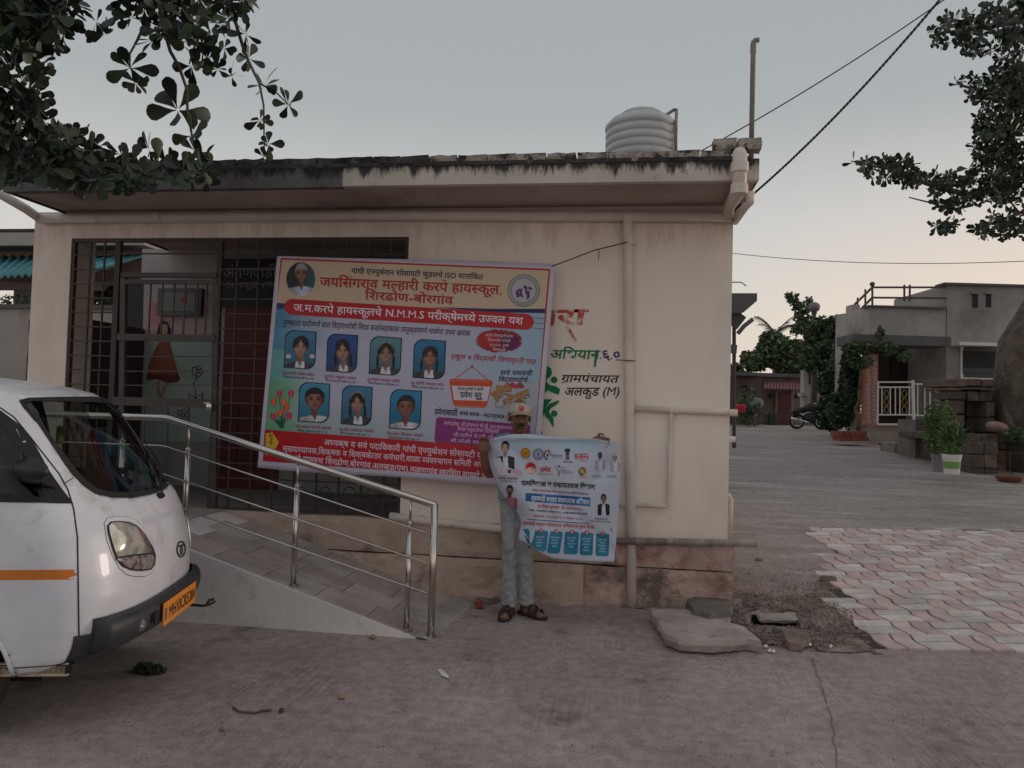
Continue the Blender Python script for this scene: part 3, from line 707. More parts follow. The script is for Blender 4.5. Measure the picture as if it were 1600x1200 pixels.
for j in range(4):
    s = .1 if j % 2 else 0
    k = 0
    while True:
        dist = k*tl + tl/2 + .02 - s
        x = RT - dist*cos(sl_)
        if x - tl/2*cos(sl_) < RXE: break
        k += 1
        if x > RT - .05: continue
        y = RY + .045 + tw*(j+.5) - .01
        if y + tw/2 > D-.05: y = D-.06-tw/2+.02
        o = bpy.data.objects.new('tile', tme); COL.objects.link(o); o.parent = rp
        o.matrix_basis = inv @ (Matrix.Translation((x, y, rz(x)+random.uniform(-.001, .002))) @ Matrix.Rotation(sl_+random.uniform(-.006, .006), 4, 'Y') @ Matrix.Rotation(random.uniform(-.01, .01), 4, 'Z'))
        o.material_slots[0].link = 'OBJECT'; o.material_slots[0].material = random.choice(TL)
    x = RXE - tl/2 - .01
    while x > XL:
        o = bpy.data.objects.new('tile', tme); COL.objects.link(o); o.parent = rp
        o.matrix_basis = inv @ Matrix.Translation((x, RY+.045+tw*(j+.5)-.01, ZF+.001+random.uniform(-.001, .001)))
        o.material_slots[0].link = 'OBJECT'; o.material_slots[0].material = random.choice(TL); x -= tl
m = MB()
m.grid(lambda u, v: (RT+.14+.26*v*(.4+.6*u) + .03*fbm(u*5, v*4), RY-.02+(D-RY-.06)*v, .028*(1-u)*(1) + .006*fbm(u*9, v*9) if False else .03*(1-u)+.004), 1, 1) if False else None
m.grid(lambda u, v: (RT-.04+(.17+.17*v+.03*fbm(v*7, 2))*u, RY-.015+(D-RY-.07)*v, (1-u)**1.2*(rz(RT-.04)+.004)+.006-.03*u*u), 8, 14)
m.build('cement_toe', TL[3], rp, smooth=True)

# stainless handrail
hr = thing('handrail', (-2.3, RY+.05, 0), 'stainless steel ramp handrail with three thin rods below the top rail', 'handrail')
HY = RY+.07
def hp(px, py): return onY(px, py, HY)
T0, T1, T2 = hp(262, 653), hp(682, 790), hp(96, 650)
g = MB(); g.tube([Vector((XL-.3, HY, T0.z))] + arc(T0+Vector((-.03, 0, 0)), T0, T0+(T1-T0)*.015, 4) + [T1-(T1-T0)*.004], .0245, 16); g.build('top_rail', STL, hr, smooth=True)
eb = hp(676, 978)
g = MB(); g.tube([Vector((T1.x-.012, HY, rz(T1.x)-.01)), Vector((T1.x-.012, HY, T1.z+.012))], .0245, 16); pe = g.build('end_post', STL, hr, smooth=True)
g = MB(); g.lathe((T1.x-.012, HY, rz(T1.x-.012)), [(.045, 0), (.045, .006), (.03, .014)], 16); g.build('base_flange', STL, pe)
def railz(x): return T1.z + (x-T1.x)*(T0.z-T1.z)/(T0.x-T1.x) if x > T0.x else T0.z
pxs = [hp(642, 785).x, hp(466, 722).x, hp(296, 668).x, hp(214, 655).x-.1, hp(214, 655).x-.9]
for x in pxs:
    zb = rz(x); zt = railz(x)
    g = MB(); g.tube([(x-.004, HY, zb), (x, HY, zt-.17)], .0195, 14); pp = g.build('post', STL, hr, smooth=True)
    g = MB(); g.tube([(x, HY, zt-.17), (x, HY, zt-.01)], .0085, 10); g.build('spigot', STL, pp, smooth=True)
    g = MB(); g.lathe((x, HY, zt-.172), [(.021, -.008), (.021, 0), (.012, .012)], 14); g.build('post_cap', STL, pp)
    g = MB(); g.lathe((x, HY, zb), [(.04, 0), (.04, .005), (.026, .012)], 16); g.build('base_flange', STL, pp)
    for k in range(3):
        zz = railz(x)-.2*(k+1); MB().box((x-.012, HY-.034, zz-.012), (x+.012, HY-.018, zz+.012)).build('rod_holder', STL, pp, bevel=.002)
for k in range(3):
    dz = .2*(k+1); a = hp(668, 837+46.5*k)
    g = MB(); x1 = a.x+.0
    pts = [Vector((XL-.3, HY-.03, T0.z-dz))] + [Vector((T0.x-.02, HY-.03, T0.z-dz)), Vector((T0.x+.02, HY-.03, railz(T0.x+.02)-dz))] + [Vector((x1, HY-.03, railz(x1)-dz))]
    g.tube(pts, .0062, 8); g.build('rod', STL, hr, smooth=True)

m = MB(); pj = [onG(x, y) for x, y in ((1268, 1030), (1285, 1075), (1300, 1130), (1308, 1200))]
for k in range(len(pj)-1):
    nn_ = 14
    for q in range(nn_):
        a, b_ = pj[k].lerp(pj[k+1], q/nn_), pj[k].lerp(pj[k+1], (q+1)/nn_); ja, jb = .012*fbm(a.y*9, 1), .012*fbm(b_.y*9, 1); wa, wb = .0035+.003*noise3(a.y*30, 2), .0035+.003*noise3(b_.y*30, 2)
        if wa < .0022: continue
        m.add([a+Vector((ja-wa, 0, .005)), a+Vector((ja+wa, 0, .005)), b_+Vector((jb+wb, 0, .005)), b_+Vector((jb-wb, 0, .005))], [(0, 1, 2, 3)])
m.build('road_joint', flat('joint_dark', (118, 106, 101), .95), kind='structure', fix=False)

# trodden dirt and rubble soil by the hall corner
DIRT = mat('rubble_soil', srgb(136, 119, 111), .97, srgb(98, 83, 76), 7, 10, .9, 30, col3=srgb(160, 146, 139), s3=3, thr3=(.46, .66), bdist=.03)
def soil(name, poly_px, step=.03, lift=.006):
    poly = [(p.x, p.y) for p in (onG(*q) for q in poly_px)]; xs_ = [p[0] for p in poly]; ys_ = [p[1] for p in poly]; m = MB()
    nx, ny = int((max(xs_)-min(xs_))/step)+1, int((max(ys_)-min(ys_))/step)+1; idx = {}
    def vi(i, j):
        if (i, j) not in idx:
            x, y = min(xs_)+i*step, min(ys_)+j*step; idx[(i, j)] = len(m.v)
            m.v.append((x, y, max(gh(x, y), (gz(x, y)+.004*fbm(x*1.7, y*1.7)+.014) if y > LF else -9) + lift+.006*abs(fbm(x*11, y*11))))
        return idx[(i, j)]
    for i in range(nx):
        for j in range(ny):
            x, y = min(xs_)+(i+.5)*step, min(ys_)+(j+.5)*step; w_ = .12*fbm(x*6, y*6)
            if inpoly((x+w_, y+.10*fbm(y*6, x*6, 4)), poly) and not (abs(x-HOLE.x) < .19 and abs(y-HOLE.y-.05) < .125): m.f.append((vi(i, j), vi(i+1, j), vi(i+1, j+1), vi(i, j+1))); m.mi.append(0)
    return m.build(name, DIRT, smooth=True, kind='structure', fix=False)
soil('dirt_patch', [(1128, 935), (1150, 922), (1200, 938), (1260, 930), (1290, 905), (1312, 930), (1322, 965), (1345, 988), (1368, 1012), (1330, 1022), (1270, 1016), (1190, 1008), (1140, 985)])
soil('dirt_strip', [(745, 938), (830, 930), (1000, 930), (1150, 918), (1150, 940), (1060, 950), (990, 953), (900, 944), (820, 940), (750, 948)])
# ================================================================== printed cloths
def print_mat(name, rough=.42, spec=.4):
    m = bpy.data.materials.new(name); m.use_nodes = True; t = m.node_tree; b = t.nodes['Principled BSDF']
    a = t.nodes.new('ShaderNodeAttribute'); a.attribute_name = 'ink'
    t.links.new(a.outputs['Color'], b.inputs['Base Color']); b.inputs['Roughness'].default_value = rough; b.inputs['Specular IOR Level'].default_value = spec
    return m
INK = print_mat('printed_flex')
class Ink:
    def __init__(s, surf): s.v, s.f, s.c, s.surf = [], [], [], surf
    def raw(s, vs, fs, rgb):
        b = len(s.v); s.v += [tuple(v) for v in vs]; s.f += [tuple(b+i for i in f) for f in fs]
        c = srgb(*rgb)
        s.c += [c]*len(fs)
    def poly(s, pts, rgb, k=1):
        if max(p[0] for p in pts)-min(p[0] for p in pts) > 32 or max(p[1] for p in pts)-min(p[1] for p in pts) > 32:
            vs, fs = cut2d(pts, 22); s.raw([s.surf(x, y, k) for x, y in vs], fs, rgb); return
        s.raw([s.surf(x, y, k) for x, y in pts], [tuple(range(len(pts)))], rgb)
    def ell(s, cx, cy, rx, ry, rgb, k=1, n=20, rot=0): s.poly(ell(cx, cy, rx, ry, n, rot=rot), rgb, k)
    def ring(s, cx, cy, r0, r1, rgb, k=1, n=28, asp=1.0, a0=0, a1=2*pi):
        A = ell(cx, cy, r0, r0*asp, n+1, a0, a1-1e-3); Bp = ell(cx, cy, r1, r1*asp, n+1, a0, a1-1e-3)
        for i in range(n): s.raw([s.surf(*A[i], k), s.surf(*A[i+1], k), s.surf(*Bp[i+1], k), s.surf(*Bp[i], k)], [(0, 1, 2, 3)], rgb)
    def quad(s, a, b, c, d, rgb, k=1, nu=12, nv=8):
        nu = max(nu, int(math.hypot(b[0]-a[0], b[1]-a[1])/22)); nv = max(nv, int(math.hypot(d[0]-a[0], d[1]-a[1])/22))
        m = MB(); put_quad(m, a, b, c, d, lambda x, y: s.surf(x, y, k), nu, nv)
        if callable(rgb):
            i = 0
            for f in m.f:
                j, q = divmod(i, nu); s.raw([m.v[x] for x in f], [(0, 1, 2, 3)], rgb((q+.5)/nu, (j+.5)/nv)); i += 1
        else: s.raw(m.v, m.f, rgb)
    def line(s, pts, w_, rgb, k=1):
        m = MB(); thick(m, pts, [w_]*len(pts) if not isinstance(w_, (list, tuple)) else w_, lambda x, y: s.surf(x, y, k)); s.raw(m.v, m.f, rgb)
    def text(s, t, p0, p1, h, rgb, k=2, bold=0.0, slant=0.0, res=2):
        m = MB(); put_text(m, t, p0, p1, h, lambda x, y: s.surf(x, y, k), res, bold, slant); s.raw(m.v, m.f, rgb)
    def build(s, name, parent, m=INK):
        me = bpy.data.meshes.new(name)
        inv = wl(parent).inverted(); me.from_pydata([tuple(inv @ Vector(v)) for v in s.v], [], s.f); me.materials.append(m)
        at = me.color_attributes.new('ink', 'FLOAT_COLOR', 'CORNER')
        arr = np.array([s.c[i] for i, f in enumerate(s.f) for _ in f], dtype=np.float32).ravel(); at.data.foreach_set('color', arr)
        me.update(); me.polygons.foreach_set('use_smooth', [False]*len(me.polygons))
        return link(name, me, parent)
def _ss(a, b, x): return sst(a, b, x)
def _mix(p, q, t): return (p[0]+(q[0]-p[0])*t, p[1]+(q[1]-p[1])*t, p[2]+(q[2]-p[2])*t)
def face_at(x, y, S, base):
    """tone of a printed portrait photograph; x, y in half face widths / heights from the face centre; S holds the sitter's features"""
    sk, hr, kind = S['skin'], S['hair'], S['kind']; col = base; fill = base is not None
    sd = S.get('seed', 0); nz = noise3(x*2.3+sd, y*2.3, sd)*.05
    x = x+S.get('tilt', 0)*y
    R2 = lambda cx, cy, rx, ry: ((x-cx)/rx)**2+((y-cy)/ry)**2
    # neck and clothes
    ny = 1.32
    sh = S.get('sh', 2.3); top_ = ny+.16+.38*(abs(x)/sh)**1.6
    if y > .5 and abs(x) < .44 and y < ny+.5: col = _mix(tuple(v*.62 for v in sk), sk, .25+.3*_ss(-.4, .4, x))
    if y > top_-.02 and abs(x) < sh:
        f = .82+.24*_ss(-1.6, .2, x)-.28*_ss(.6, 2.2, x)+nz*2
        cl = S['cloth'];  v = abs(x) - (y-top_)*.55
        if S.get('vest') and abs(x) > .52+.12*(y-ny): cl = S['vest']
        if S.get('check') and (math.sin(x*17+sd) > .55 or math.sin(y*21) > .6): cl = tuple(v_*.86 for v_ in cl)
        if not (abs(x) < .30-(y-ny-.1)*.5): col = tuple(min(250, v_*f) for v_ in cl)
        if abs(abs(x)-(.30-(y-ny-.1)*.5)) < .06 and y < ny+.9: col = tuple(v_*.7 for v_ in cl)
    # hair behind
    hv_ = S.get('vol', 1.0)
    if kind == 'girl':
        if R2(0, -.28, 1.06*hv_, .98) < 1 and y < .62: col = _mix(hr, tuple(v+34 for v in hr), max(0, .6*math.exp(-((x+.3)**2+(y+.85)**2)*5))+abs(nz)*2)
        if S.get('braid', 1) and (R2(-1.02, .95, .20, .75) < 1 or R2(1.0, 1.0, .20, .8) < 1): col = tuple(v+10*math.sin(y*22) for v in hr)
        if S.get('bow') and (R2(-1.5, .95, .34, .22) < 1 or R2(1.5, .95, .34, .22) < 1): col = (206, 200, 206)
    elif kind == 'boy' or kind == 'man':
        if R2(0, -.30, 1.06*hv_, .95) < 1 and y < .1: col = _mix(hr, tuple(min(255, v+30) for v in hr), max(0, .6*math.exp(-((x+.3)**2+(y+.9)**2)*5)))
    # ears
    for sg in (-1, 1):
        if kind != 'girl' and R2(sg*1.0, .08, .13, .25) < 1: col = tuple(v*.8 for v in sk)
    # face
    jaw = 1.0 - .22*_ss(.1, 1.0, y) - .02
    d = (x/(jaw*.98))**2 + (y/1.04)**2
    if d < 1:
        nxx = x/1.0; f = .98 - .30*_ss(.15, 1.0, x) - .12*_ss(.3, 1, -x) - .22*_ss(.55, 1, d) + .10*math.exp(-((x+.1)**2*6+(y+.55)**2*9))
        f -= .30*math.exp(-((abs(x)-.40)**2/.035+(y+.08)**2/.016)) # sockets
        f += .10*math.exp(-((x+.02)**2/.006+(y-.10)**2/.09)) ; f -= .20*math.exp(-((x-.14)**2/.006+(y-.22)**2/.03))
        f -= .22*math.exp(-((x)**2/.03+(y-.38)**2/.004)); f += .08*math.exp(-((abs(x)-.48)**2/.05+(y-.25)**2/.05)); f -= .14*math.exp(-((x)**2/.05+(y-.74)**2/.004))
        f *= 1+nz
        col = tuple(min(252, max(0, v*f)) for v in sk); col = (col[0], col[1]*(1+.0), col[2])
        e = math.exp(-((abs(x)-.40)**2/.017+(y+.07)**2/.0028)); col = _mix(col, (30, 22, 20), min(1, e*1.1))
        e = math.exp(-((abs(x)-.42)**2/.035+(y+.27+.05*abs(x))**2/.0022)); col = _mix(col, (34, 26, 24), min(1, e*S.get('brow', .8)))
        my = .57 - (S.get('smile', 0))*.10*x*x
        e = math.exp(-(x**2/.075+(y-my)**2/.0045)); col = _mix(col, (128, 58, 56), min(1, e*.8))
        if S.get('smile', 0) > .7: e = math.exp(-(x**2/.04+(y-my+.0)**2/.0012)); col = _mix(col, (226, 220, 214), min(1, e))
        if S.get('moust'): e = math.exp(-(x**2/.07+(y-.45)**2/.004)); col = _mix(col, (40, 32, 30), min(1, e*.8*S['moust']))
        if S.get('beard'):
            e = _ss(.30, .62, y+.35*abs(x))*(1-.0*x); e = e if (y-my)**2+x*x*.2 > .006 else .3; col = _mix(col, (52, 42, 40), min(1, e*.85))
        hl = -.62+.18*x*x*4*(.35)+S.get('hl', 0)*.1 + .04*noise3(x*5, sd)
        if kind == 'girl':
            if y < -.50+abs(x)**1.3*.95-.12 and (abs(x) > .05 or y < -.8): col = _mix(hr, tuple(v+26 for v in hr), max(0, .5*math.exp(-((x+.35)**2+(y+.8)**2)*6)))
        elif y < hl+.25*abs(x)**6: col = _mix(hr, tuple(min(255, v+26) for v in hr), .3)
    if kind == 'girl' and S.get('band') and abs(R2(0, -.1, 1.02, 1.16)-1) < .10 and y < -.45: col = (150, 140, 120)
    return col
def portrait(c, cx, cy, fw, fh, S, box, k, mask=None, bgf=None, step=3.2):
    x0, y0, x1, y1 = box; nu, nv = int((x1-x0)/step)+1, int((y1-y0)/step)+1
    for j in range(nv):
        for i in range(nu):
            xa, xb, ya, yb = x0+(x1-x0)*i/nu, x0+(x1-x0)*(i+1)/nu, y0+(y1-y0)*j/nv, y0+(y1-y0)*(j+1)/nv
            xm, ym = (xa+xb)/2, (ya+yb)/2
            if mask and not mask(xm, ym): continue
            col = face_at((xm-cx)/fw, (ym-cy)/fh, S, bgf(xm, ym) if bgf else None)
            if col is None: continue
            c.raw([c.surf(xa, ya, k), c.surf(xb, ya, k), c.surf(xb, yb, k), c.surf(xa, yb, k)], [(0, 1, 2, 3)], tuple(min(255, max(0, v)) for v in col))
BY = 6.12
def z1(X, Y): return (400+X/3.244, 390+Y/3.244)
def wv(p):                                    # slack of the hung banner
    x, z = p.x, p.z
    return .012*sin(2.1*x+1.4*z) + .006*sin(7*x-5*z+1) + .004*noise3(x*5, z*4) + .004*noise3(x*3+z*6, z*9-x*4, 2)
def SB(X, Y, k=0):
    px, py = z1(X, Y); p = onY(px, py, BY); return onY(px, py, BY + wv(p) - .0012*k)
bn = thing('banner', onY(640, 750, BY), 'large blue, cream and red school banner with seven pupil portraits tied across the barred porch', 'banner')
cl = MB()
def bq(u, v):
    a, b, c, d = (107, 28), (1518, 74), (1420, 1212), (8, 1104)
    x = (a[0]*(1-u)+b[0]*u)*(1-v)+(d[0]*(1-u)+c[0]*u)*v; y = (a[1]*(1-u)+b[1]*u)*(1-v)+(d[1]*(1-u)+c[1]*u)*v
    return SB(x, y + 5*sin(u*9)*(1 if v > .98 else .0) + 4*sin(u*5+1)*(1 if v < .02 else 0))
cl.grid(bq, 70, 50)
FLEX = mat('flex_white', srgb(205, 196, 214), .42, srgb(192, 184, 204), 3, 5, .05, 20)
cl.build('cloth', FLEX, bn, smooth=True, solid=.001)
c = Ink(SB)
RED = (186, 28, 38)
c.quad((125, 42), (1492, 98), (1396, 1172), (34, 1072), RED, 1, 30, 20)
c.quad((133, 51), (1483, 107), (1464, 318), (105, 272), (206, 184, 158), 2, 30, 8)
def bgc(u, v):
    L_ = np.array((70, 134, 170)) if v < .35 else np.array((98, 160, 160)) if v < .6 else np.array((96, 158, 116))
    C_ = np.array((186, 186, 208)); Rr = np.array((150, 182, 204)) if v < .5 else np.array((168, 176, 190))
    n = .06*noise3(u*6, v*6)
    if u < .22: t = sst(0, .22, u+n); q = L_*(1-t)+C_*t
    else: t = sst(.6, 1.05, u+n); q = C_*(1-t)+Rr*t
    if v > .72: t = sst(.72, 1, v)*.45*(1-u); q = q*(1-t)+np.array((110, 165, 140))*t
    return tuple(float(x) for x in q)
c.quad((105, 270), (1465, 318), (1408, 1014), (44, 912), bgc, 2, 56, 36)
c.poly([(105, 270), (400, 292), (250, 300), (105, 300)], (30, 60, 120), 3); c.poly([(900, 292), (1200, 300), (1465, 300), (1465, 322), (1200, 318)], (34, 30, 90), 3)
for k in range(3): c.line([(1400, 345+k*26), (1462, 350+k*26)], 3, (170, 40, 60), 3)
def pill(x0, y0, x1, y1, h, rgb, k, n=10):
    dx, dy = x1-x0, y1-y0; L = math.hypot(dx, dy); a = math.atan2(dy, dx)
    pts = [(x0+h/2*cos(a+pi/2+i*pi/n), y0+h/2*sin(a+pi/2+i*pi/n)) for i in range(n+1)] + [(x1+h/2*cos(a-pi/2+i*pi/n), y1+h/2*sin(a-pi/2+i*pi/n)) for i in range(n+1)]
    A, Bq = pts[:n+1], pts[n+1:][::-1]
    for i in range(n+1): pass
    c.quad((x0+h/2*sin(a)*1, y0-h/2*cos(a)), (x1+h/2*sin(a), y1-h/2*cos(a)), (x1-h/2*sin(a), y1+h/2*cos(a)), (x0-h/2*sin(a), y0+h/2*cos(a)), rgb, k, 30, 2)
    c.poly(A, rgb, k); c.poly(pts[n+1:], rgb, k)
pill(183, 290, 1368, 366, 80, RED, 4)
portrait(c, 230, 122, 31, 43, dict(skin=(150, 106, 90), hair=(150, 150, 152), kind='man', cloth=(190, 194, 212), sh=2.6, seed=3, moust=.3, vol=.93, hl=-.2), (154, 64, 301, 236), 3, lambda x, y: ((x-227)/73)**2+((y-150)/86)**2 < 1, lambda x, y: _mix((44, 50, 52), (62, 96, 108), sst(200, 300, x)))
c.ell(1357, 207, 83, 83, (118, 134, 122), 3, 32); c.ring(1357, 207, 68, 78, (196, 194, 190), 4); c.ell(1357, 207, 66, 66, (186, 180, 190), 4, 28)
for i in range(44):
    a = i*2*pi/44; c.line([(1357+70*cos(a), 207+70*sin(a)), (1357+77*cos(a+.05), 207+77*sin(a+.05))], 3.4, (52, 74, 62), 5)
for i in range(34):
    a = random.uniform(0, 2*pi); r = random.uniform(6, 46); c.ell(1357+r*cos(a), 215+r*.75*sin(a), random.uniform(4, 9), random.uniform(5, 13), (92, 44, 104), 5, 7, random.uniform(0, 3))
c.ell(1357, 215, 9, 22, (180, 176, 190), 6, 10); c.ring(1357, 207, 62, 64.5, (92, 44, 104), 5)
NAVY = (30, 26, 70)
c.text('गांधी एज्युकेशन सोसायटी कुंडलचे ISO मानांकित', (483, 119), (1150, 152), 24, NAVY, 4, .014)
c.text('जयसिंगराव मल्हारी करपे हायस्कूल,', (323, 184), (1247, 226), 42, (176, 38, 34), 4, .02)
c.text('शिरढोण-बोरगांव', (551, 251), (997, 278), 38, (176, 38, 34), 4, .02)
c.text('ज.म.करपे हायस्कूलचे N.M.M.S परीक्षेमध्ये उज्वल यश', (190, 311), (1352, 380), 34, (238, 226, 238), 6, .012)
c.text('गुणवत्ता यादीमध्ये सात विद्यार्थ्यांची निवड कवठेमहांकाळ तालुक्यामध्ये शाळेचा प्रथम क्रमांक', (135, 382), (1083, 438), 25, (78, 24, 44), 4, .008, .2)
c.text('एकूण ७ विद्यार्थी शिष्यवृत्ती पात्र', (985, 552), (1416, 580), 22, (176, 30, 60), 4, .012, .2)
c.text('सर्व यशस्वी', (1235, 634), (1397, 638), 21, (20, 18, 30), 4, .012, .2); c.text('विद्यार्थ्यांचे...', (1226, 668), (1398, 674), 21, (20, 18, 30), 4, .012, .2)
c.text('प्रवेशासाठी', (903, 834), (1020, 842), 26, NAVY, 4, .02); c.text('संपर्क क्रमांक - 9421503424 / 9', (1032, 838), (1288, 858), 17, NAVY, 4, .02)
def frame_(x0, y0, x1, y1, k, rgb, r=.3, e=0, sk=8):
    w_, h_ = x1-x0, y1-y0; R_ = r*w_; pts = []
    for i in range(9):
        a = pi+i*pi/16; pts.append((x0+e+R_+R_*cos(a), y0+e+R_+R_*sin(a)))
    pts.append((x1-e, y0+e))
    for i in range(9):
        a = i*pi/16; pts.append((x1-e-R_+R_*cos(a), y1-e-R_+R_*sin(a)))
    pts.append((x0+e, y1-e))
    q = [(x - sk*(y-y0)/h_ + sk/2, y + 12*((x-x0)/w_-.5)) for x, y in pts]
    c.poly(q, rgb, k)
PR = [(144, 410, 303, 604, 'girl', (64, 124, 158)), (358, 428, 514, 622, 'girl', (46, 84, 150)), (575, 441, 736, 636, 'girl', (88, 134, 150)), (797, 456, 960, 655, 'girl', (44, 116, 160)),
      (216, 674, 373, 876, 'boy', (68, 142, 176)), (433, 690, 588, 890, 'girl', (66, 122, 160)), (677, 710, 838, 912, 'boy', (44, 130, 176))]
NM = ['कु.मानसी सचिन पवार', 'कु.वेदा मधुकर पाटील', 'कु.अपूर्वा रामदास पाटील', 'कु.सोनी संजय घोट', 'चि.आराध्य बेलाजी सूर्यवंशी', 'कु.सई रामदास साखरे', 'चि.ओम विकास साखरे']
SF = ['Gen 50', 'Gen 68', 'EWS 01', 'OBC 08', 'Sc 23', 'OBC 12', 'OBC 39']
for i, (x0, y0, x1, y1, kd, bgq) in enumerate(PR):
    cx = (x0+x1)/2; w_, h_ = x1-x0, y1-y0; yb = y1-3
    frame_(x0, y0, x1, y1, 4, (22, 40, 74)); frame_(x0, y0, x1, y1, 5, bgq, e=5)
    fw = w_*(.25, .245, .25, .235, .285, .235, .27)[i]; fh = h_*(.245, .25, .235, .225, .255, .225, .25)[i]; sk_ = [(176, 132, 116), (172, 132, 120), (160, 120, 106), (152, 108, 94), (150, 104, 90), (166, 124, 112), (140, 98, 84)][i]
    Sp = dict(skin=sk_, hair=(30, 25, 28), kind=kd, cloth=(214, 208, 216), seed=i*1.7, tilt=(.06, -.05, .03, .08, 0, -.04, .05)[i], smile=(.3, .2, .9, .9, 0, .6, .2)[i], vol=(1.0, .95, 1.04, 1.0, 1.06, 1.08, 1.0)[i], brow=(.8, .6, .7, .8, 1, .7, .8)[i], sh=(2.0, 1.9, 1.9, 2.0, 2.1, 2.1, 2.2)[i])
    if kd == 'girl': Sp.update(vest=(66, 68, 78) if i != 1 else (96, 80, 84), bow=i == 0, band=i in (2, 5), braid=i != 0)
    else: Sp.update(check=1, moust=.35 if i == 4 else 0)
    def inl(x, y, x0=x0, y0=y0, x1=x1, y1=y1, w_=w_, h_=h_):
        yy = y-12*((x-x0)/w_-.5); xx = x+8*(yy-y0)/h_-4; e = 5; r = .3*w_
        if not (x0+e < xx < x1-e and y0+e < yy < y1-e): return False
        if xx < x0+e+r and yy < y0+e+r and (xx-x0-e-r)**2+(yy-y0-e-r)**2 > r*r: return False
        if xx > x1-e-r and yy > y1-e-r and (xx-x1+e+r)**2+(yy-y1+e+r)**2 > r*r: return False
        return True
    portrait(c, cx+3, y0+h_*.44, fw, fh, Sp, (x0-6, y0-8, x1+6, y1+8), 6, inl, lambda x, y, b_=bgq, y0=y0, h_=h_: _mix(tuple(v*1.05 for v in b_), tuple(v*.8 for v in b_), (y-y0)/h_), 2.9)
    c.text(NM[i], (x0-12, y1+27), (x1+(-8 if i < 4 else 8), y1+38), 13, (168, 44, 96), 4, .01); c.text('जिल्हा गुणवत्ता यादी ' + SF[i], (x0-6, y1+45), (x1-12, y1+56), 9, (34, 34, 50), 4, .006)
# burst
pts = []
for i in range(56):
    a = i*2*pi/56; r = 1.0 if i % 2 else .88; pts.append((1230+120*r*cos(a), 463+60*r*sin(a)))
c.poly(pts, (150, 30, 56), 4); c.ell(1180, 455, 58, 44, (176, 36, 44), 5); c.ell(1285, 470, 48, 40, (98, 32, 84), 5)
for k, s_ in enumerate(('राष्ट्रीय शिष्यवृत्तीधारक', 'विद्यार्थ्यांना प्रत्येकी', '४८०००/- रुपये', 'शिष्यवृत्ती')):
    w_ = (140, 116, 96, 64)[k]; c.text(s_, (1232-w_/2, 440+k*24), (1232+w_/2, 446+k*24), 12, (226, 190, 200), 7, .01)
# hanging sign
OR = (206, 74, 44)
c.line([(1003, 660), (1095, 592), (1180, 664)], 5, (196, 96, 70), 4); c.ell(1095, 592, 6, 7, (150, 60, 60), 5)
c.poly([(985, 655), (1190, 660), (1200, 672), (1170, 790), (1155, 802), (1010, 795), (998, 780), (980, 668)], OR, 5)
c.poly([(993, 690), (1188, 695), (1172, 768), (1003, 762)], (214, 204, 216), 6)
c.text('इयत्ता पाचवी ते दहावी', (1024, 711), (1152, 714), 12, NAVY, 7, .016); c.text('प्रवेश सुरू', (1034, 748), (1144, 752), 25, NAVY, 7, .02)
for k in range(16): c.ell(990+k*12.5, 664+k*.3, 2, 2, (240, 200, 180), 7, 6); c.ell(1008+k*9.6, 790+k*.5, 2, 2, (240, 200, 180), 7, 6)
# greeting lettering
for k in range(7): c.ell(1275+k*12, 690+6*sin(k*2.2), 13, 11, ((178, 44, 60), (200, 70, 80))[k % 2], 4, 10)
c.ell(1342, 684, 10, 8, (40, 100, 60), 5, 10)
c.text('हार्दिक', (1213, 765), (1300, 712), 40, (120, 62, 36), 5, .05); c.text('हार्दिक', (1213, 763), (1300, 710), 38, (212, 160, 66), 6, .0)
c.text('अभिनंदन', (1262, 800), (1392, 742), 36, (120, 62, 36), 5, .05); c.text('अभिनंदन', (1262, 798), (1392, 740), 34, (212, 160, 66), 6, 0)
c.line([(1262, 790), (1232, 802), (1216, 792), (1214, 776), (1226, 768)], [3, 5, 6, 4, 2], (180, 120, 60), 6)
c.poly([(925, 848), (1390, 890), (1384, 1010), (915, 978), (904, 968), (912, 858)], (138, 44, 120), 4)
for k, (s_, a, b) in enumerate((('मार्गदर्शक: श्री.होनमाने बी.डी. सर(मुख्याध्यापक)', 952, 1330), ('विभाग प्रमुख,विषय शिक्षिका', 1020, 1230), ('सौ.पाटील के.व्ही ,श्री.माळी', 1000, 1260), ('सौ.कोळी एस.व्ही', 985, 1180))):
    c.text(s_, (a, 888+k*29), (b, 888+k*29+(b-a)*.075), 16, (222, 180, 216), 5, .008)
# tulips
for x, y, q in ((118, 735, (196, 50, 90)), (176, 735, (200, 54, 100)), (88, 776, (214, 84, 60)), (140, 778, (220, 96, 50)), (155, 806, (214, 84, 54)), (122, 830, (222, 88, 54)), (86, 850, (200, 50, 84)), (168, 846, (196, 48, 92))):
    c.line([(x, y), (130, 895)], 3, (36, 92, 66), 4)
    c.poly([(x-14, y-4), (x-11, y-19), (x-4, y-13), (x+1, y-22), (x+6, y-13), (x+13, y-18), (x+14, y-2), (x+8, y+14), (x-7, y+15)], q, 5); c.poly([(x-3, y-12), (x+1, y-20), (x+5, y-12), (x+3, y+13), (x-3, y+13)], tuple(min(255, v+28) for v in q), 6)
for k in range(8): a = -2.5+k*.42; c.poly([(124, 905), (130+62*sin(a)*.8, 850-16*cos(a)), (138, 905)], (30, 84, 62), 4)
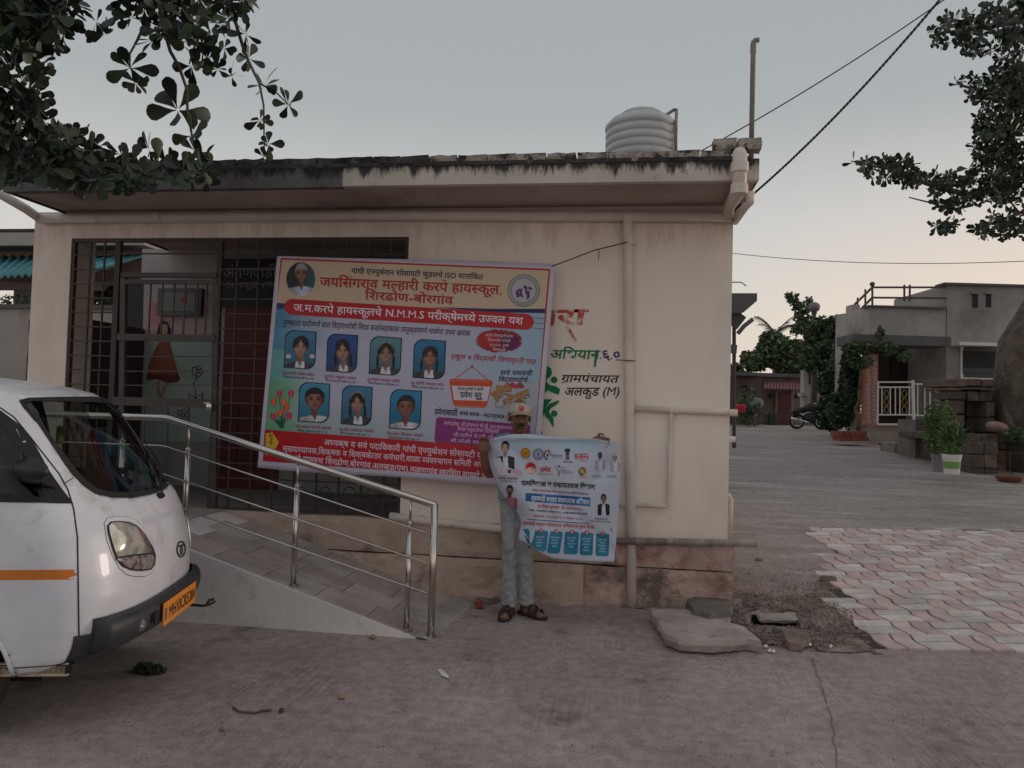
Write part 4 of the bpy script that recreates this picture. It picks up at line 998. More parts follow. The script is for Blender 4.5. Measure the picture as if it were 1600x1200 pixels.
# red block and arrow
c.quad((44, 912), (1408, 1014), (1392, 1166), (36, 1068), RED, 4, 30, 5)
c.poly([(50, 930), (78, 930), (78, 920), (116, 975), (80, 1048), (78, 1035), (48, 1040)], (226, 178, 60), 5)
c.text('शु', (62, 955), (84, 956), 20, (40, 30, 20), 6); c.text('भे', (62, 990), (84, 991), 17, (40, 30, 20), 6); c.text('च्छुक', (58, 1022), (90, 1023), 15, (40, 30, 20), 6)
WL_ = (232, 214, 232)
c.text('अध्यक्ष व सर्व पदाधिकारी गांधी एज्युकेशन सोसायटी कुंडल', (343, 990), (1200, 1062), 27, WL_, 6, .008)
c.text('मुख्याध्यापक,शिक्षक व शिक्षकेत्तर कर्मचारी,शाळा व्यवस्थापन समिती अध्यक्ष', (135, 1022), (1215, 1110), 27, WL_, 6, .008)
c.text('सर्व ग्रामस्थ शिरढोण,बोरगांव,अलकुड(एम),मळणगांव,खरशिंग,साखरे व', (175, 1070), (1165, 1164), 27, WL_, 6, .008)
c.build('print', bn)
rp_ = flat('rope_dark', (40, 38, 42), .8)
w = MB(); a = SB(1500, 85, 2); b_ = onY(981, 378, D-.09)
w.tube([a, a.lerp(b_, .3)+Vector((0, 0, .03-.02)), a.lerp(b_, .55)+Vector((0, 0, .02)), b_, b_+Vector((.05, .03, .005)), b_+Vector((-.01, .08, 0))], .0045, 6); w.tube([a.lerp(b_, .62)+Vector((0, 0, .012)), a.lerp(b_, .62)+Vector((.0, -.01, -.08))], .003, 5)
w.build('rope', rp_, bn, smooth=True)
w = MB(); a = SB(112, 34, 2); w.tube([a, a+Vector((-.03, -.02, .06)), onY(428, 372, 6.26)], .005, 6); w.build('rope', rp_, bn)

# ---- banner held by the man
HBY = 5.56
def z6(X, Y): return (740+X/5.217, 660+Y/5.217)
LE = [(150, 96), (180, 92), (225, 86), (310, 112), (440, 162), (530, 202), (620, 252), (710, 332), (770, 376), (830, 387), (930, 368), (955, 368)]
def xl(Y):
    if Y <= LE[0][0]: return LE[0][1]
    for (y0, x0), (y1, x1) in zip(LE, LE[1:]):
        if Y <= y1: return x0+(x1-x0)*(Y-y0)/(y1-y0)
    return LE[-1][1]
def hw(X, Y):
    s = max(0, 1-(X-xl(Y))/170.0)
    y = .11*s*s
    u = (X-90)/1100; v = (Y-130)/1000
    y += .020*sin(3.2*u+2.5*v+.5) + .012*sin(14*(u*.8-v*.55))*(1-v)*.8 + .010*sin(9*(u+v*.7)+1)*v
    y += .014*math.exp(-((u*1.15+v-1.28)/.06)**2)*(1 if v < .6 else .4) + .01*math.exp(-((u-v*.9-.12)/.05)**2) + .006*noise3(u*9, v*7)
    t = max(0, 1-abs(v)/.05) ; y -= .02*t*t
    return y
def SH(X, Y, k=0): return onY(*z6(X, Y), HBY + hw(X, Y) - .0011*k)
hb = thing('held_banner', onY(880, 800, HBY), 'small creased pale blue village programme banner held up by the man in the cap', 'banner')
def cur(pts, t):
    d = [0]
    for a, b in zip(pts, pts[1:]): d.append(d[-1]+math.hypot(b[0]-a[0], b[1]-a[1]))
    t *= d[-1]
    for i in range(len(pts)-1):
        if t <= d[i+1]+1e-9:
            f = (t-d[i])/(d[i+1]-d[i]); return (pts[i][0]+(pts[i+1][0]-pts[i][0])*f, pts[i][1]+(pts[i+1][1]-pts[i][1])*f)
    return pts[-1]
top = [(92, 178), (112, 148), (160, 128), (230, 112), (300, 96), (450, 94), (700, 118), (880, 130), (1000, 134), (1080, 150), (1120, 150), (1168, 150)]
bot = [(368, 952), (440, 988), (500, 1030), (580, 1082), (650, 1112), (900, 1134), (1145, 1140)]
rgt = [(1168, 150), (1186, 200), (1196, 400), (1182, 700), (1160, 1000), (1145, 1140)]
lft = [(92, 178), (86, 225), (112, 310), (162, 440), (202, 530), (252, 620), (332, 710), (376, 770), (387, 830), (368, 930), (368, 952)]
def coons(u, v):
    T, Bo, Lf, Rg = cur(top, u), cur(bot, u), cur(lft, v), cur(rgt, v)
    r = []
    for q in (0, 1):
        r.append((1-v)*T[q]+v*Bo[q]+(1-u)*Lf[q]+u*Rg[q]-((1-u)*(1-v)*top[0][q]+u*(1-v)*top[-1][q]+(1-u)*v*bot[0][q]+u*v*bot[-1][q]))
    return r
m = MB(); m.grid(lambda u, v: SH(*coons(u, v), 0), 70, 60)
m.build('cloth', mat('flex_pale', srgb(196, 200, 214), .4, srgb(182, 188, 206), 2.5, 4, .04, 20), hb, smooth=True, solid=.0008)
c = Ink(SH)
c.quad((225, 125), (1060, 150), (1060, 330), (240, 330), lambda u, v: tuple(np.array((172, 200, 218))*(1-v)+np.array((190, 196, 212))*v), .6, 40, 12)
# man in a dark waistcoat
def bust(cx, cy, s, vest, shirt, skin, beard=False, k=4, hair=(26, 24, 28), smile=.3, yb=2.3, xl_=-1e9, seed=0, xr_=1e9):
    Sb = dict(skin=skin, hair=hair, kind='man', cloth=shirt, vest=vest, beard=beard, moust=1 if beard else 0, smile=smile, sh=2.3, seed=seed)
    fw, fh = .36*s, .5*s
    portrait(c, cx, cy, fw, fh, Sb, (cx-s*1.0, cy-s*.8, cx+s*1.0, cy+s*yb), k, lambda x, y: x > max(xl(y)+6, xl_) and x < xr_, None, 3.4)
bust(258, 205, 88, (42, 44, 54), (206, 204, 216), (190, 148, 132), smile=1, yb=2.2, seed=1)
c.poly([(155, 300), (215, 285), (240, 350), (330, 385), (385, 400), (380, 430), (300, 432), (200, 425)], (214, 210, 222), 6); c.poly([(300, 384), (345, 380), (390, 402), (380, 425), (320, 420)], (196, 166, 178), 7); c.poly([(275, 385), (305, 383), (304, 415), (280, 415)], (120, 50, 60), 8)
bust(294, 555, 72, None, (196, 116, 146), (170, 126, 110), True, yb=2.2, seed=2)
c.ell(285, 600, 12, 9, (156, 112, 96), 12, 10)
bust(1030, 272, 46, None, (192, 192, 206), (122, 92, 86), True, yb=2.5, seed=4); bust(1152, 288, 46, None, (196, 194, 206), (196, 148, 136), False, hair=(180, 178, 182), yb=2.4, seed=5)
bust(1060, 622, 56, (30, 32, 44), (206, 206, 216), (146, 108, 98), yb=2.4, seed=6)
c.text('श्री.देवेंद्र फडणवीस', (200, 462), (360, 468), 15, (120, 26, 60), 3, .01); c.text('मा.मुख्यमंत्री,महाराष्ट्र राज्य', (210, 482), (354, 488), 9, (30, 30, 60), 3)
bust(294, 560, 66, None, (196, 116, 146), (160, 116, 100), True)
c.ell(285, 600, 12, 9, (156, 112, 96), 12, 10)
bust(1030, 270, 40, None, (196, 198, 210), (112, 84, 80), True); bust(1152, 285, 40, None, (200, 200, 212), (188, 140, 128), False, hair=(180, 178, 182))
bust(1060, 618, 58, (30, 32, 44), (206, 206, 216), (136, 98, 88))
c.text('श्री.जयकुमार गोरे', (985, 790), (1090, 797), 11, (30, 26, 40), 3, .01); c.text('मा.मंत्री,ग्रामविकास व पंचायतराज', (945, 808), (1116, 818), 9, (30, 26, 40), 3)
for x0, x1 in ((962, 1050), (1076, 1170)): c.text('मा.उपमुख्यमंत्री', (x0+12, 436), (x1-14, 440), 8, (40, 36, 60), 3); c.text('महाराष्ट्र राज्य,भारत', (x0, 448), (x1, 453), 7, (40, 36, 60), 3)
# logos
c.ell(422, 250, 42, 46, (196, 146, 50), 2); c.ring(422, 250, 34, 37, (150, 100, 30), 3, asp=1.1); c.poly([(400, 240), (420, 250), (444, 240), (424, 268)], (150, 100, 30), 4)
c.ring(527, 260, 36, 46, (120, 112, 150), 2, asp=1.05); c.ring(527, 260, 24, 30, (120, 112, 150), 2, asp=1.05); c.poly([(512, 245), (542, 245), (536, 275), (527, 285), (518, 275)], (126, 116, 160), 3)
for i in range(16): a = i*pi/8; c.line([(527+31*cos(a), 260+31*sin(a)), (527+36*cos(a), 260+36*sin(a))], 3, (120, 112, 150), 2)
c.ring(598, 265, 16, 26, (44, 110, 66), 2, 14, 1.6, pi*.4, pi*1.4); c.ring(606, 255, 12, 22, (206, 70, 50), 3, 12, 1.5, pi*1.3, pi*2.2); c.ell(602, 268, 7, 14, (40, 60, 70), 3, 10)
c.text('Digital India', (632, 275), (724, 281), 17, (44, 60, 70), 3, .006); c.text('Power To Empower', (632, 290), (724, 296), 7, (44, 60, 70), 3)
for k, (w_, h_, y) in enumerate(((30, 18, 222), (40, 16, 238), (26, 10, 252), (34, 8, 262), (22, 10, 274), (34, 8, 286), (40, 10, 298))): c.poly([(765-w_/2, y-h_/2), (765+w_/2, y-h_/2), (765+w_*.45, y+h_/2), (765-w_*.45, y+h_/2)], (44, 42, 50), 2)
for k in range(3): c.ell(750+k*15, 224, 8, 11, (52, 50, 58), 3, 10)
c.text('महाराष्ट्र शासन', (730, 325), (806, 329), 11, (30, 30, 40), 3, .02)
for k in range(5): c.ell(832+k*23, 262+(k % 2)*2-(6 if k in (1, 3) else 0), 8, 9, ((196, 50, 44), (206, 90, 40), (40, 36, 40))[k % 3], 3, 10)
c.text('पेसाका', (822, 300), (936, 303), 26, (206, 64, 40), 3, .04); c.text('महाराष्ट्र राज्य', (858, 318), (926, 320), 8, (120, 50, 40), 3)
c.ell(465, 372, 47, 50, (190, 40, 44), 2, 26); c.ring(465, 372, 42, 45, (230, 200, 200), 3, asp=1.05)
for k in range(5): c.poly([(465+(k-2)*12-5, 412), (465+(k-2)*17-5, 365-abs(2-k)*-6), (465+(k-2)*17+6, 362-abs(2-k)*-6), (465+(k-2)*12+5, 412)], (236, 214, 206), 4)
c.text('उमेद', (542, 402), (630, 404), 34, (186, 34, 60), 3, .03); c.text('महाराष्ट्र राज्य ग्रामीण', (528, 425), (642, 429), 8, (50, 50, 60), 3)
c.line([(664, 360), (690, 392), (694, 436)], 4, (90, 100, 118), 3); c.line([(736, 366), (702, 392), (697, 436)], 4, (90, 100, 118), 3); c.ell(697, 358, 9, 9, (90, 100, 118), 3, 12); c.line([(664, 360), (735, 360), (745, 385)], 2, (120, 130, 148), 3)
for y in (390, 402, 412): c.line([(716, y), (716+(60, 90, 96)[(y-390)//10 % 3], y+3)], 4, (110, 116, 136), 3)
for i in range(8): a = i*pi/4; c.ell(885+22*cos(a), 400+24*sin(a), 13, 15, ((96, 130, 60), (190, 150, 60), (176, 60, 56), (90, 120, 80))[i % 4], 3, 10)
c.ell(885, 400, 12, 12, (200, 180, 90), 4, 10); c.text('स्वच्छ भारत', (850, 450), (922, 454), 9, (60, 70, 60), 3)
c.text('ग्रामविकास व पंचायतराज विभाग', (388, 512), (987, 546), 36, (22, 22, 34), 3, .03)
c.text('महाराष्ट्र शासन,जिल्हा परिषद सांगली,पंचायत समिती कवठेमहांकाळ', (476, 558), (940, 594), 15, (150, 50, 80), 3, .008)
c.quad((424, 574), (952, 612), (950, 684), (422, 642), (34, 96, 160), 2, 20, 3)
c.text('मुख्यमंत्री समृद्ध पंचायतराज अभियान', (470, 634), (942, 670), 34, (214, 220, 236), 4, .02)
c.text('चा विशेष शुभारंभ : दि.१७/०९/२०२५', (522, 694), (885, 720), 22, (186, 40, 70), 3, .015)
c.text('* स्थळ : ग्रामपंचायत अलकुड एम ता.कवठेमहांकाळ जि.सांगली', (438, 722), (926, 756), 15, (30, 30, 50), 3, .01)
c.text('कालावधी : १७ सप्टेंबर ते ३१ डिसेंबर २०२५', (488, 770), (886, 797), 15, (176, 40, 70), 3, .01)
c.quad((436, 786), (942, 822), (940, 829), (434, 793), (60, 90, 140), 2, 16, 1)
c.text('मुख्यमंत्री समृद्ध पंचायतराज अभियानाचे मुख्य घटक', (400, 834), (980, 868), 24, (186, 36, 50), 3, .012)
TEAL = (30, 122, 156)
for k, (x0, x1, y0, y1, sk) in enumerate(((398, 458, 868, 940, 10), (490, 608, 880, 1052, -26), (622, 728, 886, 1066, -24), (744, 860, 890, 1074, -12), (872, 978, 896, 1082, -8), (998, 1106, 904, 1088, -4))):
    r = 12
    if k == 0: c.poly([(400, 872), (440, 866), (458, 886), (452, 962), (430, 948), (404, 902)], TEAL, 2); continue
    if k == 1: q = [(x0+r, y0), (x1-r, y0+3), (x1, y0+r), (x1+sk*.6, y1-r), (x1+sk-r, y1+4), (x0+16, y1-20), (x0-30, y1-48), (x0-6, y1-90)]
    else: q = [(x0+r, y0), (x1-r, y0+3), (x1, y0+r+3), (x1+sk, y1-r), (x1+sk-r, y1+3), (x0+sk+r, y1), (x0+sk, y1-r), (x0, y0+r)]
    c.poly(q, TEAL, 2)
    cx = (x0+x1)/2
    c.ell(cx, y0+2, 17, 18, (186, 40, 54), 4, 14); c.text('23456789'[k], (cx-7, y0+11), (cx+7, y0+12), 17, (236, 226, 230), 5, .03)
    for j, s_ in enumerate(('सुशासन युक्त', 'पंचायत', 'लोकसहभाग', 'चळवळ', 'निर्माण')[:5 if k > 3 else 4]):
        w_ = (70, 44, 62, 40, 50)[j]; yy = y0+58+j*24; xx = cx+sk*(yy-y0)/(y1-y0)
        c.text(s_, (xx-w_/2, yy), (xx+w_/2, yy+2), 12, (190, 214, 226), 4, .006)
c.text('संयोजक', (1106, 868), (1124, 892), 14, (120, 30, 60), 3)
c.poly([(372, 952), (368, 930), (384, 846), (420, 900), (470, 1000), (430, 978)], (196, 206, 220), 3); c.poly([(404, 904), (452, 962), (470, 998), (440, 982)], (24, 84, 122), 4)
c.build('print', hb)
# ================================================================== the man
MY = 5.82
man = thing('person', (onY(808, 955, MY).x, MY, 0), 'man in cream cap, light blue shirt and faded jeans holding up a pale banner', 'person')
SKIN = mat('skin_brown', srgb(134, 94, 76), .5, srgb(118, 80, 64), 14, 4, .08, 80)
def remesh(o, v, sm=4):
    d = o.modifiers.new('r', 'REMESH'); d.mode = 'VOXEL'; d.voxel_size = v; d.use_smooth_shade = True
    if sm: s = o.modifiers.new('s', 'SMOOTH'); s.iterations = sm; s.factor = .5
def ellipsoid(mb, c, r, M=None, n=16, k=10):
    c = Vector(c); vs = []; b = len(mb.v)
    for j in range(k+1):
        t = pi*j/k
        for i in range(n):
            a = 2*pi*i/n; v = Vector((r[0]*sin(t)*cos(a), r[1]*sin(t)*sin(a), r[2]*cos(t)))
            if M: v = M @ v
            mb.v.append(tuple(c+v))
    for j in range(k):
        for i in range(n): mb.f.append((b+j*n+i, b+j*n+(i+1) % n, b+(j+1)*n+(i+1) % n, b+(j+1)*n+i)); mb.mi.append(0)
def mp_(px, py, dy=0): return onY(px, py, MY+dy)
hipL, hipR = mp_(797, 772), mp_(820, 772)
knL, knR = mp_(797, 850, -.03), mp_(821, 852, -.02)
anL, anR = mp_(795, 936, .01), mp_(822, 934, .05)
anL.z = .09; anR.z = .10
shL, shR = mp_(786, 688, .01), mp_(837, 690, .01)
elL, elR = mp_(761, 742, -.06), mp_(884, 742, -.10)
haL, haR = onY(754, 697, HBY+.045), onY(930, 688, HBY+.022)
nk, hd = mp_(811, 684, .0), mp_(812, 652, -.01)
pel = (hipL+hipR)/2+Vector((0, 0, .06)); che = (shL+shR)/2+Vector((0, .02, -.10))
HR = Matrix.Rotation(R(14), 4, 'Z') @ Matrix.Rotation(R(4), 4, 'X') @ Matrix.Scale(1.1, 4)      # head turned a little to the right and down
b = MB()
def limb(pts, rs, n=12): b.tube(pts, rs, n)
limb([pel+Vector((0, 0, -.06)), pel+Vector((0, 0, .1)), che, (shL+shR)/2+Vector((0, .01, 0))], [.12, .12, .13, .10])
limb([(shL+shR)/2+Vector((0, .01, -.03)), nk, hd+Vector((0, .015, -.04))], [.075, .05, .052])
for h, k_, a in ((hipL, knL, anL), (hipR, knR, anR)): limb([h, k_, a], [.07, .05, .036])
limb([shL, shL.lerp(elL, .5), elL, elL.lerp(haL, .3), haL.lerp(elL, .12)], [.05, .044, .036, .038, .026]); limb([shR, shR.lerp(elR, .5), elR, elR.lerp(haR, .3), haR.lerp(elR, .1)], [.05, .044, .036, .037, .025])
# head
def hv(x, y, z): return hd + (HR @ Vector((x, y, z)))
ellipsoid(b, hv(0, .012, .035), (.073, .092, .088), HR); ellipsoid(b, hv(0, -.016, -.03), (.060, .068, .085), HR); ellipsoid(b, hv(0, -.045, -.088), (.028, .026, .022), HR)
b.tube([hv(0, -.085, .014), hv(0, -.10, -.012), hv(0, -.108, -.030)], [.009, .012, .015], 8); ellipsoid(b, hv(-.012, -.094, -.032), (.008, .009, .007)); ellipsoid(b, hv(.012, -.094, -.032), (.008, .009, .007))
ellipsoid(b, hv(0, -.080, .028), (.045, .014, .009), HR); ellipsoid(b, hv(0, -.084, -.060), (.024, .010, .009), HR)
for s_ in (-1, 1): ellipsoid(b, hv(s_*.074, .008, -.008), (.010, .018, .031), HR); ellipsoid(b, hv(s_*.036, -.066, -.025), (.020, .016, .018), HR)
# hands with five fingers each, curled over the cloth edge
def hand(w0, dirx, up, back):
    """w0 wrist; fingers run along `up` then fold forward over the cloth"""
    up, back, dirx = Vector(up).normalized(), Vector(back).normalized(), Vector(dirx).normalized()
    pc = w0 + up*.045
    M = Matrix((dirx, back, up)).transposed().to_4x4()
    ellipsoid(b, pc, (.040, .017, .050), M)
    for i, l in enumerate((.9, 1.05, 1.0, .8)):
        o_ = pc + dirx*(-.030+.020*i) + up*.036
        p1 = o_ + up*.030*l - back*.006; p2 = p1 + up*.012*l - back*.022*l; p3 = p2 - up*.010 - back*.016*l
        b.tube([o_-up*.02, o_, p1, p2, p3], [.0095, .009, .0085, .008, .0065], 8)
    t0 = pc - dirx*.030 - up*.012
    b.tube([t0+dirx*.01, t0-dirx*.022+up*.010-back*.010, t0-dirx*.026+up*.032-back*.024, t0-dirx*.014+up*.048-back*.034], [.013, .011, .009, .007], 8)
hand(haL+Vector((0, 0, -.055)), (-1, 0, .1), (.12, -.05, 1), (0, 1, 0))
hand(haR+Vector((-.02, 0, .0)), (-.12, 0, -.99), (.99, 0, -.12), (0, 1, 0))
# feet
for a, d_ in ((anL, Vector((-.05, -1, 0))), (anR, Vector((.80, -.6, 0)))):
    d_ = d_.normalized(); s_ = Vector((d_.y, -d_.x, 0))
    g0 = Vector((a.x, a.y, .045))
    b.tube([a+Vector((0, 0, .03)), g0-d_*.02, g0+d_*.06-Vector((0, 0, .008)), g0+d_*.13-Vector((0, 0, .018)), g0+d_*.175-Vector((0, 0, .022))], [.036, .040, .036, .030, .022], 12)
    for i in range(5):
        q = g0+d_*(.165-.008*abs(i-1))+s_*(-.03+.015*i)-Vector((0, 0, .022)); b.tube([q, q+d_*.035], [.0095, .008], 8)
bo = b.build('body', SKIN, man, smooth=True); remesh(bo, .0042, 3)
# face details
fd = MB()
for s_ in (-1, 1): ellipsoid(fd, hv(s_*.030, -.0745, .008), (.011, .005, .005), HR, 10, 6)
fd.build('eye', flat('eye_white', (98, 80, 72), .3), man, smooth=True)
fd = MB()
for s_ in (-1, 1): ellipsoid(fd, hv(s_*.030, -.0795, .008), (.0055, .003, .0058), HR, 8, 6)
fd.build('iris', flat('iris', (20, 14, 12), .2), man, smooth=True)
fd = MB()
for s_ in (-1, 1): fd.tube([hv(s_*.014, -.088, .026), hv(s_*.032, -.087, .031), hv(s_*.05, -.074, .026)], [.002, .003, .0015], 6)
fd.tube([hv(-.028, -.088, -.052), hv(-.012, -.0975, -.046), hv(.012, -.0975, -.046), hv(.028, -.088, -.052)], [.003, .0065, .0065, .003], 8)
HAIR = flat('hair_black', (22, 18, 18), .8)
fd.build('moustache', HAIR, man)
fd = MB(); fd.tube([hv(-.02, -.0925, -.063), hv(0, -.0965, -.062), hv(.02, -.0925, -.063)], [.003, .005, .003], 6); fd.build('lips', flat('lips', (92, 54, 48), .5), man, smooth=True)
fd = MB(); ellipsoid(fd, hv(0, .030, .018), (.079, .085, .070), HR); fd.build('hair', HAIR, man, smooth=True)
# cap
CAPM = mat('cap_cloth', srgb(192, 182, 172), .85, srgb(172, 162, 152), 12, 4, .2, 200)
cp_ = MB()
b0 = len(cp_.v)
def capp(u, v):
    a = 2*pi*u; t = v*pi/2
    return hv(.086*cos(t)*cos(a), .006+.103*cos(t)*sin(a), .030+.080*sin(t)**.8)
cp_.grid(capp, 28, 10); cap = cp_.build('cap', CAPM, man, smooth=True, solid=.004)
cp_ = MB(); cp_.grid(lambda u, v: hv((-1+2*u)*.074*(1-.12*v*v), -.070-.028*(1-(2*u-1)**2)-.055*v*(1-(2*u-1)**2*.55), .036-.002*v-.016*(2*u-1)**2), 14, 6); cp_.build('brim', CAPM, cap, smooth=True, solid=.004)
cp_ = MB(); cp_.grid(lambda u, v: hv(.021*cos(2*pi*u)*v, -.094-.008+.02*v*v*0-(-.018*(.021*v*sin(2*pi*u)))*1-.0035, .078+.021*v*sin(2*pi*u)), 16, 3) if False else None
pts = []
for i in range(18):
    a = 2*pi*i/18; r = .021*(1 if i % 2 else .86); x, z = r*cos(a), .068+r*sin(a)
    t = math.asin(min(1, ((z-.030)/.080)**(1/.8))); y = .006-.103*cos(t)*math.sqrt(max(0, 1-(x/(.086*cos(t)))**2))-.004; pts.append(hv(x, y, z))
cp_ = MB(); cc_ = sum(pts, Vector())/len(pts)+Vector((0, -.003, 0)); cp_.add(pts+[cc_], [(i, (i+1) % 18, 18) for i in range(18)]); cp_.build('badge', flat('badge_red', (200, 62, 50), .7), cap)
# shirt
SHM = mat('shirt_blue', srgb(128, 152, 164), .85, srgb(110, 134, 146), 7, 6, .3, 60)
b = MB()
b.tube([pel+Vector((0, -.005, -.10)), pel+Vector((0, 0, .06)), che+Vector((0, -.01, .0)), (shL+shR)/2+Vector((0, 0, .015))], [.150, .148, .155, .095], 20)
b.tube([shL+Vector((.06, 0, .012)), shL+Vector((.0, 0, .0)), shL.lerp(elL, .45), shL.lerp(elL, .80)], [.06, .066, .064, .062], 14); b.tube([shR+Vector((-.06, 0, .012)), shR, shR.lerp(elR, .45), shR.lerp(elR, .80)], [.06, .066, .062, .060], 14)
b.tube([(shL+shR)/2+Vector((0, 0, -.02)), nk+Vector((0, .01, -.005))], [.085, .062], 14)
so_ = b.build('shirt', SHM, man, smooth=True); remesh(so_, .008, 3)
tx_ = bpy.data.textures.new('cloth_folds', 'CLOUDS'); tx_.noise_scale = .045; tx_.noise_depth = 3
def folds(o, s_=.018): d = o.modifiers.new('d', 'DISPLACE'); d.texture = tx_; d.strength = s_; d.mid_level = .5; d.texture_coords = 'GLOBAL'
folds(so_, .02)
cl_ = MB()
for s_ in (-1, 1):
    n0 = nk+Vector((0, -.045, -.008)); cl_.add([n0+Vector((s_*.002, -.018, -.022)), n0+Vector((s_*.05, .02, .020)), n0+Vector((s_*.075, .015, -.018)), n0+Vector((s_*.030, -.030, -.050))], [(0, 1, 2, 3)])
cl_.build('collar', SHM, man, solid=.004)
# jeans
JN = mat('jeans_faded', srgb(160, 161, 165), .9, srgb(146, 149, 155), 5, 7, .45, 120, col3=srgb(166, 168, 172), s3=3, thr3=(.5, .7))
b = MB()
b.tube([pel+Vector((0, 0, .05)), pel+Vector((0, 0, -.02)), pel+Vector((0, 0, -.10))], [.128, .132, .12], 18)
for h, k_, a, s_ in ((hipL, knL, anL, -1), (hipR, knR, anR, 1)):
    b.tube([h+Vector((s_*.0, 0, .03)), h.lerp(k_, .5), k_, k_.lerp(a, .5), a+Vector((0, 0, .045)), a+Vector((0, .01, -.012))], [.085, .072, .058, .055, .056, .060], 16)
jo = b.build('jeans', JN, man, smooth=True); remesh(jo, .008, 2); folds(jo, .034)
# sandals
SD = mat('sandal_brown', srgb(58, 46, 42), .8, srgb(42, 34, 32), 20)
for a, d_ in ((anL, Vector((-.05, -1, 0))), (anR, Vector((.80, -.6, 0)))):
    d_ = d_.normalized(); s_ = Vector((d_.y, -d_.x, 0)); c0 = Vector((a.x, a.y, 0))
    ol = [(-.075, .0), (-.065, .03), (-.02, .038), (.06, .040), (.13, .050), (.185, .044), (.215, .018), (.218, -.01), (.19, -.036), (.12, -.045), (.05, -.036), (-.03, -.036), (-.066, -.028)]
    s0 = MB(); s0.hexa([c0+d_*x+s_*y+Vector((0, 0, .006)) for x, y in ol], [c0+d_*x+s_*y+Vector((0, 0, .026)) for x, y in ol]); sd = s0.build('sandal', SD, man, bevel=.003)
    for x, hgt, wd in ((.125, .068, .03), (.075, .088, .026), (.0, .11, .02)):
        st = MB(); st.grid(lambda u, v: c0+d_*(x+wd*(v-.5))+s_*(.052*cos(pi*u))*(1.0 if x > .1 else .92)+Vector((0, 0, .016+(hgt-.014)*sin(pi*u)**.75)), 12, 2); st.build('strap', SD, sd, smooth=True, solid=.004)
# ================================================================== small white van
AV = R(5.5)
VO = CG(-1.851, 4.25, 0)
van = thing('small_van', VO, 'small white passenger van with orange side stripe and yellow number plate parked beside the ramp', 'van', rz=TH+AV)
VM = wl(van); VI = VM.inverted()
WP = mat('white_paint', srgb(230, 230, 238), .34, srgb(206, 206, 214), 1.8, 8, .12, 4.5, coat=.3, col3=srgb(184, 178, 176), s3=3.2, thr3=(.56, .72), bdist=.03)
BLK = mat('black_plastic', srgb(44, 46, 52), .5, srgb(56, 56, 60), 6, 6, .15, 60, col3=srgb(92, 86, 82), s3=5, thr3=(.62, .8))
RUB_ = flat('rubber', (26, 26, 28), .7)
prof = [(.30, -.13, .715), (.335, -.07, .73), (.36, -.035, .738), (.42, -.012, .742), (.50, .0, .745), (.62, .0, .745), (.72, -.012, .745), (.82, -.03, .745), (.92, -.062, .742), (1.0, -.10, .738), (1.06, -.145, .732), (1.12, -.188, .724),
        (1.2, -.245, .712), (1.3, -.315, .698), (1.4, -.388, .684), (1.48, -.45, .67), (1.54, -.515, .655), (1.585, -.60, .63), (1.615, -.72, .59), (1.64, -.88, .53), (1.658, -1.05, .45), (1.668, -1.25, .36), (1.674, -1.5, .25), (1.676, -1.8, .14)]
def pr(z):
    for (z0, x0, w0), (z1_, x1, w1) in zip(prof, prof[1:]):
        if z <= z1_: t = max(0, (z-z0)/(z1_-z0)); return x0+(x1-x0)*t, w0+(w1-w0)*t
    return prof[-1][1:]
zs = []
for (a, _, _), (b_, _, _) in zip(prof, prof[1:]):
    n = max(1, round((b_-a)/.018)); zs += [a+(b_-a)*i/n for i in range(n)]
zs.append(prof[-1][0])
NF, NS = 76, 90; XR_ = -2.75
def vpt(s, z, off=0.0):
    """s in [-1-?, ...]: -2..-1 near side (rear to front corner), -1..1 across the nose, 1..2 far side"""
    xn, w_ = pr(z); a = .30 if z < 1.1 else .30-.10*min(1, (z-1.1)/.5); w_ += off
    if abs(s) <= 1:
        t = s*pi/2; e = .62
        y = w_*math.copysign(abs(sin(t))**e, t); q = cos(t)**.9
        x = xn+off-a*(1-max(0, 1-abs(y/w_)**2.9)**(1/2.3)); return Vector((x, y, z))
    f = abs(s)-1; x = (xn+off-a)*(1-f)+XR_*f
    return Vector((x, math.copysign(w_, s), z))
S = [-2+i/NS for i in range(NS)] + [-1+2*i/NF for i in range(NF)] + [1+i/NS for i in range(NS+1)]
V = [[vpt(s, z) for s in S] for z in zs]
# raycast helper on the closed skin
sv = [tuple(p) for row in V for p in row]; nS = len(S)
sf = [(j*nS+i, j*nS+i+1, (j+1)*nS+i+1, (j+1)*nS+i) for j in range(len(zs)-1) for i in range(nS-1)]
bvh = BVHTree.FromPolygons(sv, sf)
o_l = VI @ CP
def cast(px, py, lift=0.0):
    d = (VI.to_3x3() @ ray(px, py)).normalized(); h = bvh.ray_cast(o_l, d)
    if h[0] is None:
        best = None
        for k in range(40):
            h2 = bvh.find_nearest(o_l + d*(2.6+.08*k))
            if best is None or h2[3] < best[3]: best = h2
        n = best[1]; n = n if n.dot(d) < .2 else -n
        return best[0] + n*lift
    n = h[1] if h[1].dot(d) < 0 else -h[1]
    return h[0] + n*lift
def proj(p):                                    # local van point -> photo pixel
    v = VM @ Vector(p) - CP; z = v.dot(_f); return (800+FX*v.dot(_r)/z, 600-FX*v.dot(_u)/z)
Z2 = lambda X, Y: (X/4.85, 580+Y/4.85)
WSO = [Z2(*p) for p in ((148, 228), (215, 208), (420, 203), (700, 200), (835, 207), (900, 255), (1010, 370), (1130, 500), (1230, 620), (1290, 720), (1306, 790), (1290, 850), (1230, 900), (1130, 935), (980, 958), (840, 955), (720, 925), (640, 870), (560, 790), (470, 670), (380, 530), (290, 400), (190, 290))]
wc = (sum(p[0] for p in WSO)/len(WSO), sum(p[1] for p in WSO)/len(WSO))
